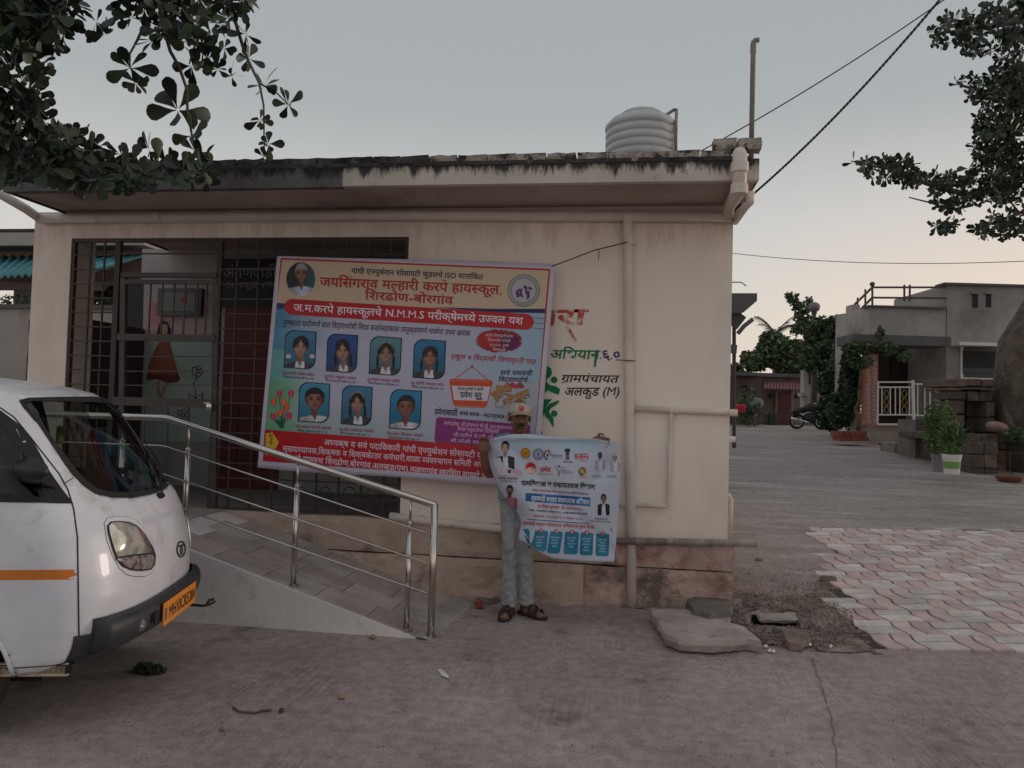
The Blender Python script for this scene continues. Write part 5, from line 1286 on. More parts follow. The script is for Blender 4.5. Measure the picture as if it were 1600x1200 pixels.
def shrink(poly, c, d):
    r = []
    for x, y in poly:
        l = math.hypot(x-c[0], y-c[1]); r.append((c[0]+(x-c[0])*(1-d/l), c[1]+(y-c[1])*(1-d/l)))
    return r
DWO = [(-170, 612), (-90, 618), (-30, 632), (0, 650), (24, 672), (44, 700), (68, 735), (92, 765), (107, 783), (60, 780), (0, 777), (-80, 774), (-170, 772)]
dwl = [cast(*p) for p in DWO]; dwl = [(p.x, p.z) for p in dwl if p is not None]
skin_f, gl_f, dgl_n, dgl_f = [], [], [], []
rear_z0, rear_z1 = 1.08, 1.5
for j in range(len(zs)-1):
    for i in range(nS-1):
        f = sf[j*(nS-1)+i]; c = (Vector(sv[f[0]])+Vector(sv[f[2]]))/2; s_mid = (S[i]+S[i+1])/2
        if abs(s_mid) < 1.05 and c.z > 1.0 and c.x > -.75 and inpoly(proj(c), shrink(WSO, wc, 1.5)): gl_f.append(f); continue
        if abs(s_mid) > .5 and inpoly((c.x, c.z), dwl): (dgl_n if s_mid < 0 else dgl_f).append(f); continue
        if abs(s_mid) > 1.0 and -2.62 < c.x < min(p[0] for p in dwl)-.09 and rear_z0 < c.z < rear_z1: (dgl_n if s_mid < 0 else dgl_f).append(f); continue
        # wheel arch openings
        if abs(s_mid) > 1.0 and math.hypot(c.x+.76, c.z-.27) < .34: continue
        skin_f.append(f)
def sub_mesh(fs, lift=0.0):
    idx = {}; m = MB()
    for f in fs:
        g = []
        for q in f:
            if q not in idx: idx[q] = len(m.v); m.v.append(sv[q])
            g.append(idx[q])
        m.f.append(tuple(g)); m.mi.append(0)
    return m
m = sub_mesh(skin_f); top = [sv[(len(zs)-1)*nS+i] for i in range(nS)]; b0 = len(m.v); m.v += top; m.f.append(tuple(range(b0, b0+nS))); m.mi.append(0)
body = m.build('bodywork', [WP, flat('lining', (58, 56, 58), .8)], van, smooth=True, local=True, fix=True); d = body.modifiers.new('s', 'SOLIDIFY'); d.thickness = .010; d.offset = -1; d.material_offset = 1; d.material_offset_rim = 1
GLS = bpy.data.materials.new('tinted_glass'); GLS.use_nodes = True
t = GLS.node_tree; t.nodes.clear(); o1 = t.nodes.new('ShaderNodeOutputMaterial'); mxs = t.nodes.new('ShaderNodeMixShader'); tr = t.nodes.new('ShaderNodeBsdfTransparent'); gs_ = t.nodes.new('ShaderNodeBsdfGlossy'); fr = t.nodes.new('ShaderNodeFresnel')
tr.inputs[0].default_value = (.80, .84, .81, 1); gs_.inputs['Roughness'].default_value = .04; fr.inputs[0].default_value = 1.5
t.links.new(fr.outputs[0], mxs.inputs[0]); t.links.new(tr.outputs[0], mxs.inputs[1]); t.links.new(gs_.outputs[0], mxs.inputs[2]); t.links.new(mxs.outputs[0], o1.inputs[0])
GL2 = GLS.copy(); GL2.name = 'door_tint'; [n for n in GL2.node_tree.nodes if n.type == 'BSDF_TRANSPARENT'][0].inputs[0].default_value = (.30, .32, .32, 1)
sub_mesh(gl_f).build('windscreen', GLS, van, smooth=True, local=True)
sub_mesh(dgl_n).build('door_glass', GL2, van, smooth=True, local=True); sub_mesh(dgl_f).build('door_glass', GL2, van, smooth=True, local=True)
def strip(outer, inner, lift, closed=True):
    m = MB(); A = [cast(x, y, lift) for x, y in outer]; B_ = [cast(x, y, lift) for x, y in inner]; n = len(A)
    for i in range(n if closed else n-1):
        j = (i+1) % n
        if None in (A[i], A[j], B_[i], B_[j]): continue
        m.add([A[i], A[j], B_[j], B_[i]], [(0, 1, 2, 3)])
    return m
def dens(poly, k=4):
    r = []
    for i in range(len(poly)):
        a, b_ = poly[i], poly[(i+1) % len(poly)]; r += [(a[0]+(b_[0]-a[0])*t/k, a[1]+(b_[1]-a[1])*t/k) for t in range(k)]
    return r
OW = dens(WSO); strip(shrink(OW, wc, -1), shrink(OW, wc, 8), .004).build('windscreen_seal', RUB_, van, local=True, smooth=True)
# side window seals, both sides, built in the side profile
def side_pt(x, z, sgn, lift=0):
    lo, hi = 0.0, 1.0; xn, w_ = pr(z)
    a = .30 if z < 1.1 else .30-.10*min(1, (z-1.1)/.5)
    if x <= xn-a: return Vector((x, sgn*(w_+lift), z))
    h = bvh.ray_cast(Vector((x, sgn*3, z)), Vector((0, -sgn, 0)))
    return (h[0]+Vector((0, sgn*lift, 0))) if h[0] else Vector((x, sgn*w_, z))
def loop2(poly, d):
    c = (sum(p[0] for p in poly)/len(poly), sum(p[1] for p in poly)/len(poly)); r = []
    for x, z in poly:
        l = math.hypot(x-c[0], z-c[1]); r.append((c[0]+(x-c[0])*(1-d/l), c[1]+(z-c[1])*(1-d/l)))
    return r
dd = dens(dwl, 3)
xr0, xr1 = -2.62, min(p[0] for p in dwl)-.09
rw = dens([(xr0, rear_z0), (xr1, rear_z0), (xr1, rear_z1), (xr0, rear_z1)], 6)
for sg in (-1, 1):
    for P_ in (dd, rw):
        A, B_ = loop2(P_, -.022), loop2(P_, .022); m = MB()
        for i in range(len(P_)):
            j = (i+1) % len(P_); m.add([side_pt(*A[i], sg, .005), side_pt(*A[j], sg, .005), side_pt(*B_[j], sg, .005), side_pt(*B_[i], sg, .005)], [(0, 1, 2, 3)])
        m.build('window_seal', RUB_, van, local=True)
# underside, rear, interior
m = MB(); m.box((XR_, -.70, .30), (-.18, .70, .34)); m.build('floor_pan', RUB_, van, local=True)
m = MB(); m.box((XR_, -.72, .34), (XR_+.02, .72, 1.05)); m.build('tailgate', WP, van, local=True)
m = MB(); m.box((-.62, -.62, .86), (-.30, .62, .98)); m.box((-.40, -.60, .6), (-.28, .60, .88)); m.build('dashboard', flat('dash_grey', (128, 132, 128), .6), van, local=True, bevel=.03)
ST = flat('seat_cloth', (48, 46, 50), .9)
for y in (-.36, .36):
    m = MB(); m.box((-1.35, y-.24, .60), (-.92, y+.24, .74)); m.box((-1.48, y-.24, .70), (-1.33, y+.24, 1.20)); st_ = m.build('seat', ST, van, local=True, bevel=.04)
m = MB(); m.box((-2.5, -.6, .6), (-2.1, .6, .74)); m.box((-2.6, -.6, .7), (-2.46, .6, 1.15)); m.build('rear_seat', ST, van, local=True, bevel=.04)
m = MB(); c_ = Vector((-.70, -.34, 1.0)); ax = Vector((.5, 0, .86)).normalized(); u_ = Vector((0, 1, 0)); v_ = ax.cross(u_)
m.tube([c_+(u_*cos(k*pi/12)+v_*sin(k*pi/12))*.18 for k in range(25)], .013, 8); m.tube([c_-u_*.18, c_+u_*.18], .01, 6); m.tube([c_, c_-ax*.15], .02, 8); m.build('steering_wheel', RUB_, van, local=True, smooth=True)
m = MB(); m.box((-.50, -.06, 1.36), (-.485, .1, 1.42)); m.build('rear_view_mirror', RUB_, van, local=True, bevel=.005)
m = MB(); m.box((-.62, -.02, 1.30), (-.6, .05, 1.40)); m.build('hanging_charm', flat('charm', (90, 96, 60), .9), van, local=True, bevel=.02)
# shut lines and panel gaps
def seam(pts, r=.0035, name='panel_gap', m_=None):
    m = MB(); P_ = [cast(x, y, .0005) for x, y in dens_open(pts)]; P_ = [p for p in P_ if p is not None]; m.tube(P_, r, 6); return m.build(name, m_ or RUB_, van, local=True)
def dens_open(pts, k=5):
    r = []
    for a, b_ in zip(pts, pts[1:]): r += [(a[0]+(b_[0]-a[0])*t/k, a[1]+(b_[1]-a[1])*t/k) for t in range(k)]
    return r + [pts[-1]]
seam([(-60, 622), (0, 637), (22, 652), (45, 680), (70, 712), (92, 740), (106, 765), (115, 795), (121, 840), (122, 900), (123, 970), (124, 1030)])
seam([(99, 756), (114, 747)], .002); seam([(-150, 1044), (20, 1044), (80, 1040), (124, 1032)], .003)
# stripe, rust, tape
def patch(poly, lift, name, m_, edge=0.0, rings=5, smooth=True):
    c = (sum(p[0] for p in poly)/len(poly), sum(p[1] for p in poly)/len(poly)); m = MB(); P_ = dens(poly, 2); n = len(P_)
    for k in range(rings+1):
        f = k/rings
        for x, y in P_:
            h = cast(c[0]+(x-c[0])*f, c[1]+(y-c[1])*f, edge+(lift-edge)*(1-f*f)); m.v.append(tuple(h) if h else tuple(cast(*c)))
    for k in range(rings):
        for i in range(n): m.f.append((k*n+i, k*n+(i+1) % n, (k+1)*n+(i+1) % n, (k+1)*n+i)); m.mi.append(0)
    return m.build(name, m_, van, local=True, smooth=smooth)
ORS = mat('stripe_orange', srgb(214, 124, 34), .45, srgb(196, 108, 28), 8, 5)
m = MB(); m.grid(lambda u, v: cast(-170+(118-(3*sin(v*9)+4*(v > .5)*(v < .8)))*u+170*u, (892-2*u)+(15.5)*v, .0015), 40, 6); m.build('stripe', ORS, van, local=True)
RST = mat('rust', srgb(120, 62, 36), .95, srgb(84, 44, 30), 30)
patch([(117, 995), (119, 992), (119.5, 1004), (118, 1016), (116.8, 1008)], .0015, 'rust_spot', RST)
patch([(103, 905), (108, 901), (118, 899), (117, 906), (110, 906)], .002, 'paint_chip', WP)
TP = flat('old_tape', (196, 196, 202), .6)
patch([(222, 810), (256, 800), (296, 782), (297, 791), (258, 810), (224, 820)], .0012, 'old_tape', TP, edge=.0012)
patch([(197, 957), (228, 945), (260, 928), (262, 933), (230, 953), (200, 963)], .0012, 'scuff', flat('scuff', (150, 148, 150), .8), edge=.0012)
patch([(196, 958), (204, 955), (206, 961), (198, 963)], .002, 'scuff', RUB_, edge=.002)
# headlight
H2 = lambda X, Y: (X/4, 780+Y/4)
HO = [H2(*p) for p in ((650, 150), (668, 120), (720, 106), (790, 110), (850, 130), (900, 180), (945, 250), (968, 330), (966, 420), (950, 460), (905, 482), (840, 484), (790, 470), (745, 430), (700, 350), (665, 250))]
HI = [H2(*p) for p in ((668, 170), (690, 146), (740, 142), (800, 148), (850, 170), (900, 225), (945, 300), (964, 350), (960, 405), (935, 438), (880, 446), (810, 440), (760, 418), (722, 370), (695, 290), (675, 220))]
seam(HO+[HO[0]], .0018, 'lamp_gap')
patch(HO, .004, 'lamp_bezel', WP, edge=.002)
patch([(x, y) for x, y in shrink(HI, (204, 852), -1.2)], .006, 'lamp_seal', RUB_, edge=.006)
LH = bpy.data.materials.new('lamp_lens'); LH.use_nodes = True; bb = LH.node_tree.nodes['Principled BSDF']; bb.inputs['Roughness'].default_value = .12; bb.inputs['Metallic'].default_value = .55; bb.inputs['Coat Weight'].default_value = .8
nz = LH.node_tree.nodes.new('ShaderNodeTexNoise'); gg = LH.node_tree.nodes.new('ShaderNodeNewGeometry'); nz.inputs['Scale'].default_value = 9; LH.node_tree.links.new(gg.outputs['Position'], nz.inputs['Vector'])
cr = LH.node_tree.nodes.new('ShaderNodeValToRGB'); cr.color_ramp.elements[0].color = srgb(120, 118, 108); cr.color_ramp.elements[1].color = srgb(236, 234, 222); cr.color_ramp.elements[0].position = .35; cr.color_ramp.elements[1].position = .62
LH.node_tree.links.new(nz.outputs['Fac'], cr.inputs[0]); LH.node_tree.links.new(cr.outputs[0], bb.inputs['Base Color'])
hl = patch([H2(*p) for p in ((672, 172), (692, 150), (740, 146), (800, 152), (848, 174), (898, 228), (930, 285), (942, 335), (830, 345), (722, 362), (700, 290), (680, 220))], .030, 'headlight', LH, edge=.009)
patch([H2(*p) for p in ((724, 372), (830, 356), (944, 345), (958, 372), (954, 405), (930, 434), (880, 441), (812, 435), (764, 414))], .018, 'indicator_lamp', mat('lamp_lower', srgb(176, 168, 166), .15, srgb(120, 84, 80), 22, 3, thr=(.45, .6), metal=.4), edge=.009)
patch([(303, 792), (308, 800), (310.5, 825), (310.8, 855), (309, 858), (305.5, 840), (302, 810)], .012, 'headlight', LH, edge=.006)
# emblem
ec = (282, 858); er = MB(); P_ = [cast(ec[0]+6.4*cos(k*pi/10), ec[1]+12*sin(k*pi/10)*1.0, .004) for k in range(21)]; er.tube(P_, .0042, 6)
for a, b_ in (((277.5, 853.5), (287, 851)), ((281, 853), (281.2, 867)), ((283.8, 852), (284, 867))): er.tube([cast(*a, .004), cast(*b_, .004)], .0042, 6)
er.build('badge', flat('chrome_dark', (74, 74, 78), .3, metal=.8), van, local=True)
# bumper, cladding, plate
def bandm(z0, z1_, off0, off1, s0, s1, n=60, k=6, prof_=None):
    m = MB()
    def fn(u, v):
        s = s0+(s1-s0)*u; z = z0+(z1_-z0)*v; e = off0+(off1-off0)*(sin(pi*v)**.35); fade = min(1, min(u, 1-u)/.06)
        return vpt(s, z, e*fade+.002)
    return m.grid(fn, n, k)
s_c = min([-1.1+.004*k for k in range(90)], key=lambda q: abs(proj(vpt(q, .42))[0]-126))
m = bandm(.30, .47, .004, .008, s_c, 1.03, 70, 6); m.build('lower_cladding', BLK, van, local=True, smooth=True)
m = bandm(.37, .535, .012, .058, -.60, .62, 60, 10); bp_ = m.build('bumper', BLK, van, local=True, smooth=True, solid=.006)
m = MB(); m.box((.062, -.27, .392), (.072, .25, .508)); npl = m.build('number_plate', flat('plate_orange', (228, 140, 36), .45), van, local=True, bevel=.003)
tx = MB()
vs, fs, wd = text_geo('MH10CR5384', 3, .012)
k = .43/wd
tx.add([(.0735, -.20+x*k, .418+y*.092) for x, y in vs], fs); tx.build('lettering', flat('plate_black', (22, 20, 20), .6), npl, local=True, fix=False)
tx = MB(); tx.box((.0722, -.258, .42), (.0732, -.232, .48)); tx.build('plate_hologram', flat('plate_blue', (70, 80, 120), .5), npl, local=True)
m = MB(); fc = cast(216, 988, .055) or Vector((.03, -.45, .45)); M_ = Matrix.Rotation(R(78), 4, 'Y'); m.lathe((.022, -.455, .452), [(.030, -.012), (.032, .004), (.026, .010), (0.0, .014)], 16, Matrix.Rotation(R(-35), 4, 'Z') @ Matrix.Rotation(R(90), 4, 'Y')); m.build('fog_lamp', flat('fog_lens', (120, 122, 128), .15, metal=.4), bp_, local=True, smooth=True)
for y in (-.36, -.33): m = MB(); m.box((.052, y-.012, .43), (.066, y+.010, .49)); m.build('bumper_slot', RUB_, bp_, local=True, bevel=.004)
m = MB(); hk = [(.03, .30, .36), (.10, .31, .352), (.135, .315, .36), (.16, .33, .372), (.15, .34, .385), (.125, .335, .378), (.118, .322, .362)]; m.tube(hk, .008, 8); m.build('tow_hook', flat('hook', (40, 34, 32), .6), van, local=True, smooth=True)
# rusty sill, wheels
m = MB(); m.box((-.62, -.70, .285), (-.20, -.655, .345)); m.build('sill', mat('sill_cream', srgb(196, 178, 150), .9, srgb(120, 84, 62), 14, 6, thr=(.5, .66)), van, local=True, bevel=.01)
m = MB(); m.box((-1.4, -.5, .2), (-.4, .5, .3)); m.build('subframe', RUB_, van, local=True)
def wheel(x, y):
    w_ = thing('w', (0, 0, 0), None, None); bpy.data.objects.remove(w_)
    Mx = Matrix.Rotation(R(90), 4, 'X')
    m = MB(); m.lathe((x, y, .265), [(.17, -.07), (.235, -.075), (.262, -.055), (.265, 0), (.262, .055), (.235, .075), (.17, .07)], 32, Mx); ty = m.build('wheel', RUB_, van, local=True, smooth=True)
    m = MB(); m.lathe((x, y, .265), [(.172, -.06), (.165, -.03), (.11, -.045), (.05, -.06), (.0, -.062)] if y < 0 else [(.0, .062), (.05, .06), (.11, .045), (.165, .03), (.172, .06)], 28, Mx); m.build('rim', flat('rim_grey', (120, 118, 116), .4, metal=.6), ty, local=True, smooth=True)
    for k in range(4):
        a = k*pi/2+.4; m = MB(); m.lathe((x+.06*cos(a), y+(-.066 if y < 0 else .066), .265+.06*sin(a)), [(.009, -.006), (.009, .006)], 8, Mx); m.build('wheel_nut', flat('nut', (70, 66, 64), .4, metal=.6), ty, local=True)
for x_ in (-.76,):
    for sg in (-1, 1):
        m = MB(); m.tube([(x_+.34*cos(t), sg*(pr(max(.3, .27+.34*sin(t)))[1]+.001), max(.3, .27+.34*sin(t))) for t in [.08+i*(pi-.16)/24 for i in range(25)]], .011, 6); m.build('wheel_arch', WP, van, local=True, smooth=True)
        m = MB(); m.grid(lambda u, v: (x_+.345*cos(.05+u*(pi-.1)), sg*(.45+.28*v), .27+.345*sin(.05+u*(pi-.1))), 20, 2); m.build('arch_liner', RUB_, van, local=True)
for x in (-.76, -2.3):
    for y in (-.64, .64): wheel(x, y)
# mirror, wiper
m = MB(); ellipsoid(m, cast(44, 745, .09), (.04, .115, .058), Matrix.Rotation(R(60), 4, 'Z'), 14, 8)
a = cast(74, 748, .0) ; b_ = Vector(m.v[len(m.v)//2]); mc = sum((Vector(v) for v in m.v), Vector())/len(m.v)
mr_ = m.build('side_mirror', flat('mirror_black', (28, 32, 40), .4), van, local=True, smooth=True)
m = MB(); m.add([cast(60, 722, .004), cast(108, 782, .004), cast(66, 779, .004)], [(0, 1, 2)]); pa = cast(84, 760, .0)
if pa: m.tube([pa, pa.lerp(mc, .5)+Vector((0, 0, -.015)), mc], .014, 8)
m.build('mirror_arm', RUB_, van, local=True)
m = MB(); wp = [(249, 776), (247, 768), (245, 745), (241, 722), (233, 700)]; P_ = [cast(x, y, .022) for x, y in wp]; P_ = [p for p in P_ if p]; m.tube(P_, .006, 6); m.build('wiper_arm', RUB_, van, local=True)
m = MB(); P_ = [cast(x, y, .012) for x, y in ((243, 764), (239, 744), (233, 720), (228, 696))]; P_ = [p for p in P_ if p]; m.tube(P_, .005, 6); m.build('wiper_blade', RUB_, van, local=True)
m = MB(); q = cast(248, 776, .012); ellipsoid(m, q, (.025, .018, .018)); m.build('wiper_pivot', RUB_, van, local=True)
# ================================================================== roof tank, cables
TW = mat('tank_white', srgb(188, 190, 192), .55, srgb(168, 170, 172), 2, 7, .1, 20, col3=srgb(140, 140, 140), s3=1.6, thr3=(.55, .75))
tc_ = atD(1001, 243, 8.6); rt = .40
tk = thing('water_tank', (tc_.x, tc_.y, ZS1+.05), 'ribbed off-white plastic water tank standing on the hall roof', 'water tank')
z0 = ZS1+.02; zt = atD(1001, 197, 8.6).z; ztop = atD(1001, 177, 8.6).z
prof_t = [(rt*.96, z0), (rt, z0+.05)]
z = z0+.05
while z < zt-.09:
    prof_t += [(rt, z+.01), (rt*.98, z+.016), (rt*.95, z+.025), (rt*.98, z+.034), (rt, z+.04)]; z += .09
prof_t += [(rt*1.02, zt-.05), (rt*1.02, zt-.02), (rt*.97, zt+.0), (rt*.88, zt+.045), (rt*.66, zt+.085), (rt*.62, zt+.10)]
m = MB(); m.lathe((tc_.x, tc_.y, 0), prof_t, 40); m.build('shell', TW, tk, smooth=True)
m = MB(); m.lathe((tc_.x, tc_.y, 0), [(rt*.60, zt+.085), (rt*.60, zt+.12), (rt*.54, zt+.14), (rt*.2, zt+.15), (0.001, zt+.15)], 32); m.build('lid', TW, tk, smooth=True)
for k in range(8):
    a = k*pi/4; m = MB(); p = Vector((tc_.x+rt*.72*cos(a), tc_.y+rt*.72*sin(a), zt+.075)); m.bar(p, p+Vector((-cos(a)*.1, -sin(a)*.1, .045)), .03, .02); m.build('rib', TW, tk)
def T8(px, py): return atD(px, py, 8.35)
m = MB(); m.tube([T8(1034, 188), T8(1037, 182), T8(1054, 171), T8(1057, 171), T8(1057, 176), T8(1056, 194), T8(1056, 250)], .018, 10); m.build('inlet_pipe', GP, tk, smooth=True)
WB = flat('cable_black', (46, 44, 52), .7)
def cable(name, a, b, sag, r, label, twist=0, n=40, m_=WB):
    pts = [a.lerp(b, i/n)-Vector((0, 0, sag*4*(i/n)*(1-i/n))) for i in range(n+1)]
    m = MB()
    if twist:
        for ph in (0, pi):
            q = []
            for i in range(n*6+1):
                t = i/(n*6); k = min(n-1, int(t*n)); p = pts[k].lerp(pts[k+1], t*n-k); w_ = t*twist*2*pi+ph
                q.append(p+Vector((0, cos(w_), sin(w_)))*r*.8)
            m.tube(q, r*.75, 5)
    else: m.tube(pts, r, 6)
    o = m.build(name, m_, smooth=True); return tag(o, label, 'cable')
cable('service_cable', Vector((XE-.03, D+.05, ZT-.06)), atD(1530, -75, 4.6), .10, .0085, 'thick twisted black service cable rising from the corner of the hall', 80)
cable('thin_cable', atD(1095, 236, 6.4), atD(1520, -32, 6.0), .05, .005, 'thin grey cable crossing the sky behind the vent pipe')
cable('thin_cable', atD(1100, 390, 26), atD(1640, 406, 20), .25, .010, 'thin cable strung low across the lane far beyond the hall')
m = MB(); m.tube([Vector((XE-.02, D+.02, ZT-.07)), Vector((XE+.02, D+.03, ZT-.04)), Vector((XE+.05, D+.06, ZT+.05)), Vector((XE+.03, D+.05, ZT+.08))], .006, 6); m.build('cable_hook', GRL, B)

# ================================================================== far right: house with barred porch
def pbox(mb, x0, y0, x1, y1, d, th):
    """upright slab seen between photo pixels, its face at distance d, running th metres back"""
    a, b_, c_, e = atD(x0, y1, d), atD(x1, y1, d), atD(x1, y0, d), atD(x0, y0, d)
    k = _fh*th
    z0_, z1_ = (a.z+b_.z)/2, (c_.z+e.z)/2
    a = Vector((a.x, a.y, z0_)); b_ = Vector((b_.x, b_.y, z0_))
    mb.hexa([a, b_, b_+k, a+k], [Vector((a.x, a.y, z1_)), Vector((b_.x, b_.y, z1_)), Vector((b_.x, b_.y, z1_))+k, Vector((a.x, a.y, z1_))+k]); return mb
def pb(name, m_, par, x0, y0, x1, y1, d, th, bevel=0): return pbox(MB(), x0, y0, x1, y1, d, th).build(name, m_, par, bevel=bevel)
HG = mat('house_render', srgb(168, 162, 160), .92, srgb(140, 134, 132), .5, 9, .2, 12, col3=srgb(112, 106, 104), s3=.7, thr3=(.5, .72))
HD = mat('house_dark', srgb(104, 100, 102), .92, srgb(84, 80, 82), .8, 8, .2, 12)
WPT = flat('white_steel', (214, 212, 206), .5)
RLP = flat('brown_steel', (78, 64, 62), .6)
hd_ = 21.5
H = thing('grey_house', atD(1440, 690, 22), 'grey flat-roofed house with rooftop rail, floral tiled pillar and white porch gate', 'house')
pb('wall', HG, H, 1478, 448, 1760, 668, hd_, 3)
pb('wall', HG, H, 1358, 480, 1477.6, 527, hd_, 1.5)
pb('parapet_cap', HD, H, 1476, 445, 1762, 448.6, hd_-.1, .5); pb('parapet_cap', HD, H, 1357, 478, 1478.5, 481, hd_-.08, .4)
m = MB(); a, b_ = atD(1330, 488, hd_+1.5), atD(1310, 497, hd_+2.6); m.hexa([a-Vector((0, 0, 3.0)), b_-Vector((0, 0, 3.0)), b_+_fh*.2-Vector((0, 0, 3)), a+_fh*.2-Vector((0, 0, 3))], [a, b_+Vector((0, 0, .12)), b_+_fh*.2+Vector((0, 0, .12)), a+_fh*.2]); m.build('side_wall', HG, H)
pb('pier', HG, H, 1330, 476, 1343, 540, hd_+1.5, .4)
pb('canopy', HD, H, 1332, 524, 1486, 539, hd_-.9, 1.0)
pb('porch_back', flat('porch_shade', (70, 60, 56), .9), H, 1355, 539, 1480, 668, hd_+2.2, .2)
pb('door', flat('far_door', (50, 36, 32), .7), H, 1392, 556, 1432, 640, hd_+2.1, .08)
pb('porch_floor', HG, H, 1356, 664, 1480, 672, hd_-.3, 1.0)
for k, (y0, y1) in enumerate(((666, 675), (675.5, 685), (685.5, 696))): pb('step', mat('step_stone', srgb(150, 138, 128), .9, srgb(130, 118, 110), 2), H, 1359-k*1, y0, 1432+k*1.5, y1+3, hd_-.5-.3*k, .9)
ppl = pb('pillar', mat('pillar_base', srgb(178, 120, 110), .6), H, 1353, 553, 1371, 665, hd_-.4, .3)
fl = MB(); FT = flat('tile_flower', (214, 196, 186), .5)
for r_ in range(15):
    for c__ in range(2):
        cx, cy = 1357.5+c__*9+random.uniform(-1, 1), 557+r_*7.3+(3.4 if c__ else 0)
        for k in range(4):
            a = k*pi/2+r_; fl.add([atD(cx+2.2*cos(a)+dx, cy+2.2*sin(a)+dy, hd_-.412) for dx, dy in ((-1.3, -.4), (0, -1.4), (1.3, .4), (0, 1.4))], [(0, 1, 2, 3)])
fl.build('tile_pattern', FT, ppl, kind='stuff')
# windows
for x0 in (1520, 1541): pb('window_slot', flat('slot_dark', (34, 32, 34), .8), H, x0, 459, x0+8, 480, hd_-.02, .1); pb('slot_frame', HG, H, x0-2, 456, x0+10, 459, hd_-.06, .12)
wn = pb('window', flat('win_dark', (40, 42, 46), .3), H, 1505, 540, 1562, 590, hd_-.03, .08)
pb('frame', WPT, wn, 1501, 540, 1505, 594, hd_-.06, .1); pb('frame', WPT, wn, 1501, 590.5, 1566, 595, hd_-.06, .1); pb('frame', WPT, wn, 1562.5, 540, 1566, 590, hd_-.06, .1)
for k in range(5): pb('bar', flat('bar_dark', (70, 70, 72)), wn, 1505, 548+k*9, 1562, 549, hd_-.08+0, .03)
pb('window_hood', WPT, H, 1499, 535, 1566, 540, hd_-.5, .5)
# rooftop rail
def rl(name, a, b_, w_=.05, d0=None, d1=None): return MB().bar(atD(*a, d0 or hd_), atD(*b_, d1 or hd_), w_).build(name, RLP, H)
rl('rail', (1363, 449), (1478, 449)); rl('rail', (1363, 465), (1478, 466)); rl('rail', (1363, 449), (1335, 476), .05, hd_, hd_+3); rl('rail', (1363, 465), (1338, 490), .05, hd_, hd_+3)
for x, y0, y1, dd_ in ((1363, 446, 480, 0), (1413, 445, 471, 0), (1421.5, 445, 471, 0), (1352, 452, 478, 1.2), (1340, 465, 484, 2.4)): rl('post', (x, y0), (x, y1), .045, hd_+dd_, hd_+dd_)
m = MB(); ellipsoid(m, atD(1363, 444, hd_), (.07, .07, .07)); m.build('finial', RLP, H, smooth=True)
# white gate and fence
def wg(name, a, b_, w_=.04, d=hd_-.55, par=None): return MB().bar(atD(*a, d), atD(*b_, d), w_).build(name, WPT, par or H)
gt_ = wg('gate', (1371, 663), (1429, 663), .05)
for nm, a, b_ in (('rail', (1371, 597), (1427, 597)), ('rail', (1371, 605), (1426, 605)), ('rail', (1371, 648), (1428, 648)), ('stile', (1372, 597), (1371, 663)), ('stile', (1427, 597), (1429, 663))): wg(nm, a, b_, .04, par=gt_)
for x in (1378, 1391, 1399, 1406, 1421): wg('bar', (x, 605), (x, 648), .025, par=gt_)
GLD = flat('gate_gold', (150, 122, 70), .5, metal=.4)
for x in (1385, 1413):
    m = MB(); m.tube([atD(x+4*sin(k*.9), 609+k*3.6, hd_-.55) for k in range(11)], .014, 5); m.tube([atD(x-4*sin(k*.9), 609+k*3.6, hd_-.55) for k in range(11)], .014, 5); m.build('scroll', GLD, gt_, kind='stuff')
wg('gate_post', (1426, 594), (1428, 664), .07)
fn_ = wg('fence_rail', (1430, 600), (1476, 600), .04); wg('fence_rail', (1430, 649), (1476, 650), .04)
for x in (1434, 1445, 1453, 1462, 1470): wg('bar', (x, 601), (x, 650), .025)
for x in (1340, 1344.5, 1349): wg('bar', (x, 604), (x-1, 648), .025, hd_+.2)
wg('fence_rail', (1333, 606), (1352, 601), .04, hd_+.2)
pb('low_wall', HG, H, 1334, 648, 1352, 672, hd_+.1, .2)
# low wall and block in front
t_ = pb('low_wall', mat('lowwall', srgb(120, 110, 106), .95, srgb(96, 88, 84), 2, 8, .4), None, 1430, 656, 1462, 716, 17.2, .8); tag(t_, 'low rough grey wall stub beside the potted plants', 'wall')
t_ = pb('concrete_block', mat('blockm', srgb(140, 132, 128), .95, srgb(110, 102, 98), 3, 8, .4), None, 1397, 692, 1430, 714, 18.2, .7, .03); tag(t_, 'low concrete step block lying before the porch steps', 'step block')
# footwear
for k, (x, y) in enumerate(((1381, 694), (1386, 692), (1391, 693))):
    p = atD(x, y, 19.6); m = MB(); ellipsoid(m, p, (.06, .14, .03), Matrix.Rotation(1.1+k, 4, 'Z')); o = m.build('slipper', flat('slipper', (30, 28, 30), .8), smooth=True); tag(o, ('leftmost', 'middle', 'rightmost')[k]+' dark slipper of three left at the porch steps', 'slipper', 'slippers by the porch steps')
# brick planter
pl_ = thing('planter', atD(1332, 690, 20), 'red brick planter edging under the bushes beside the porch', 'planter')
for r_ in range(2):
    for k in range(5): o = pb('brick', mat('brick_red', srgb(140, 78, 66), .9, srgb(112, 60, 52), 6), pl_, 1310+k*9+r_*3, 674+r_*8, 1318.2+k*9+r_*3, 681.5+r_*8, 19.8, .5)

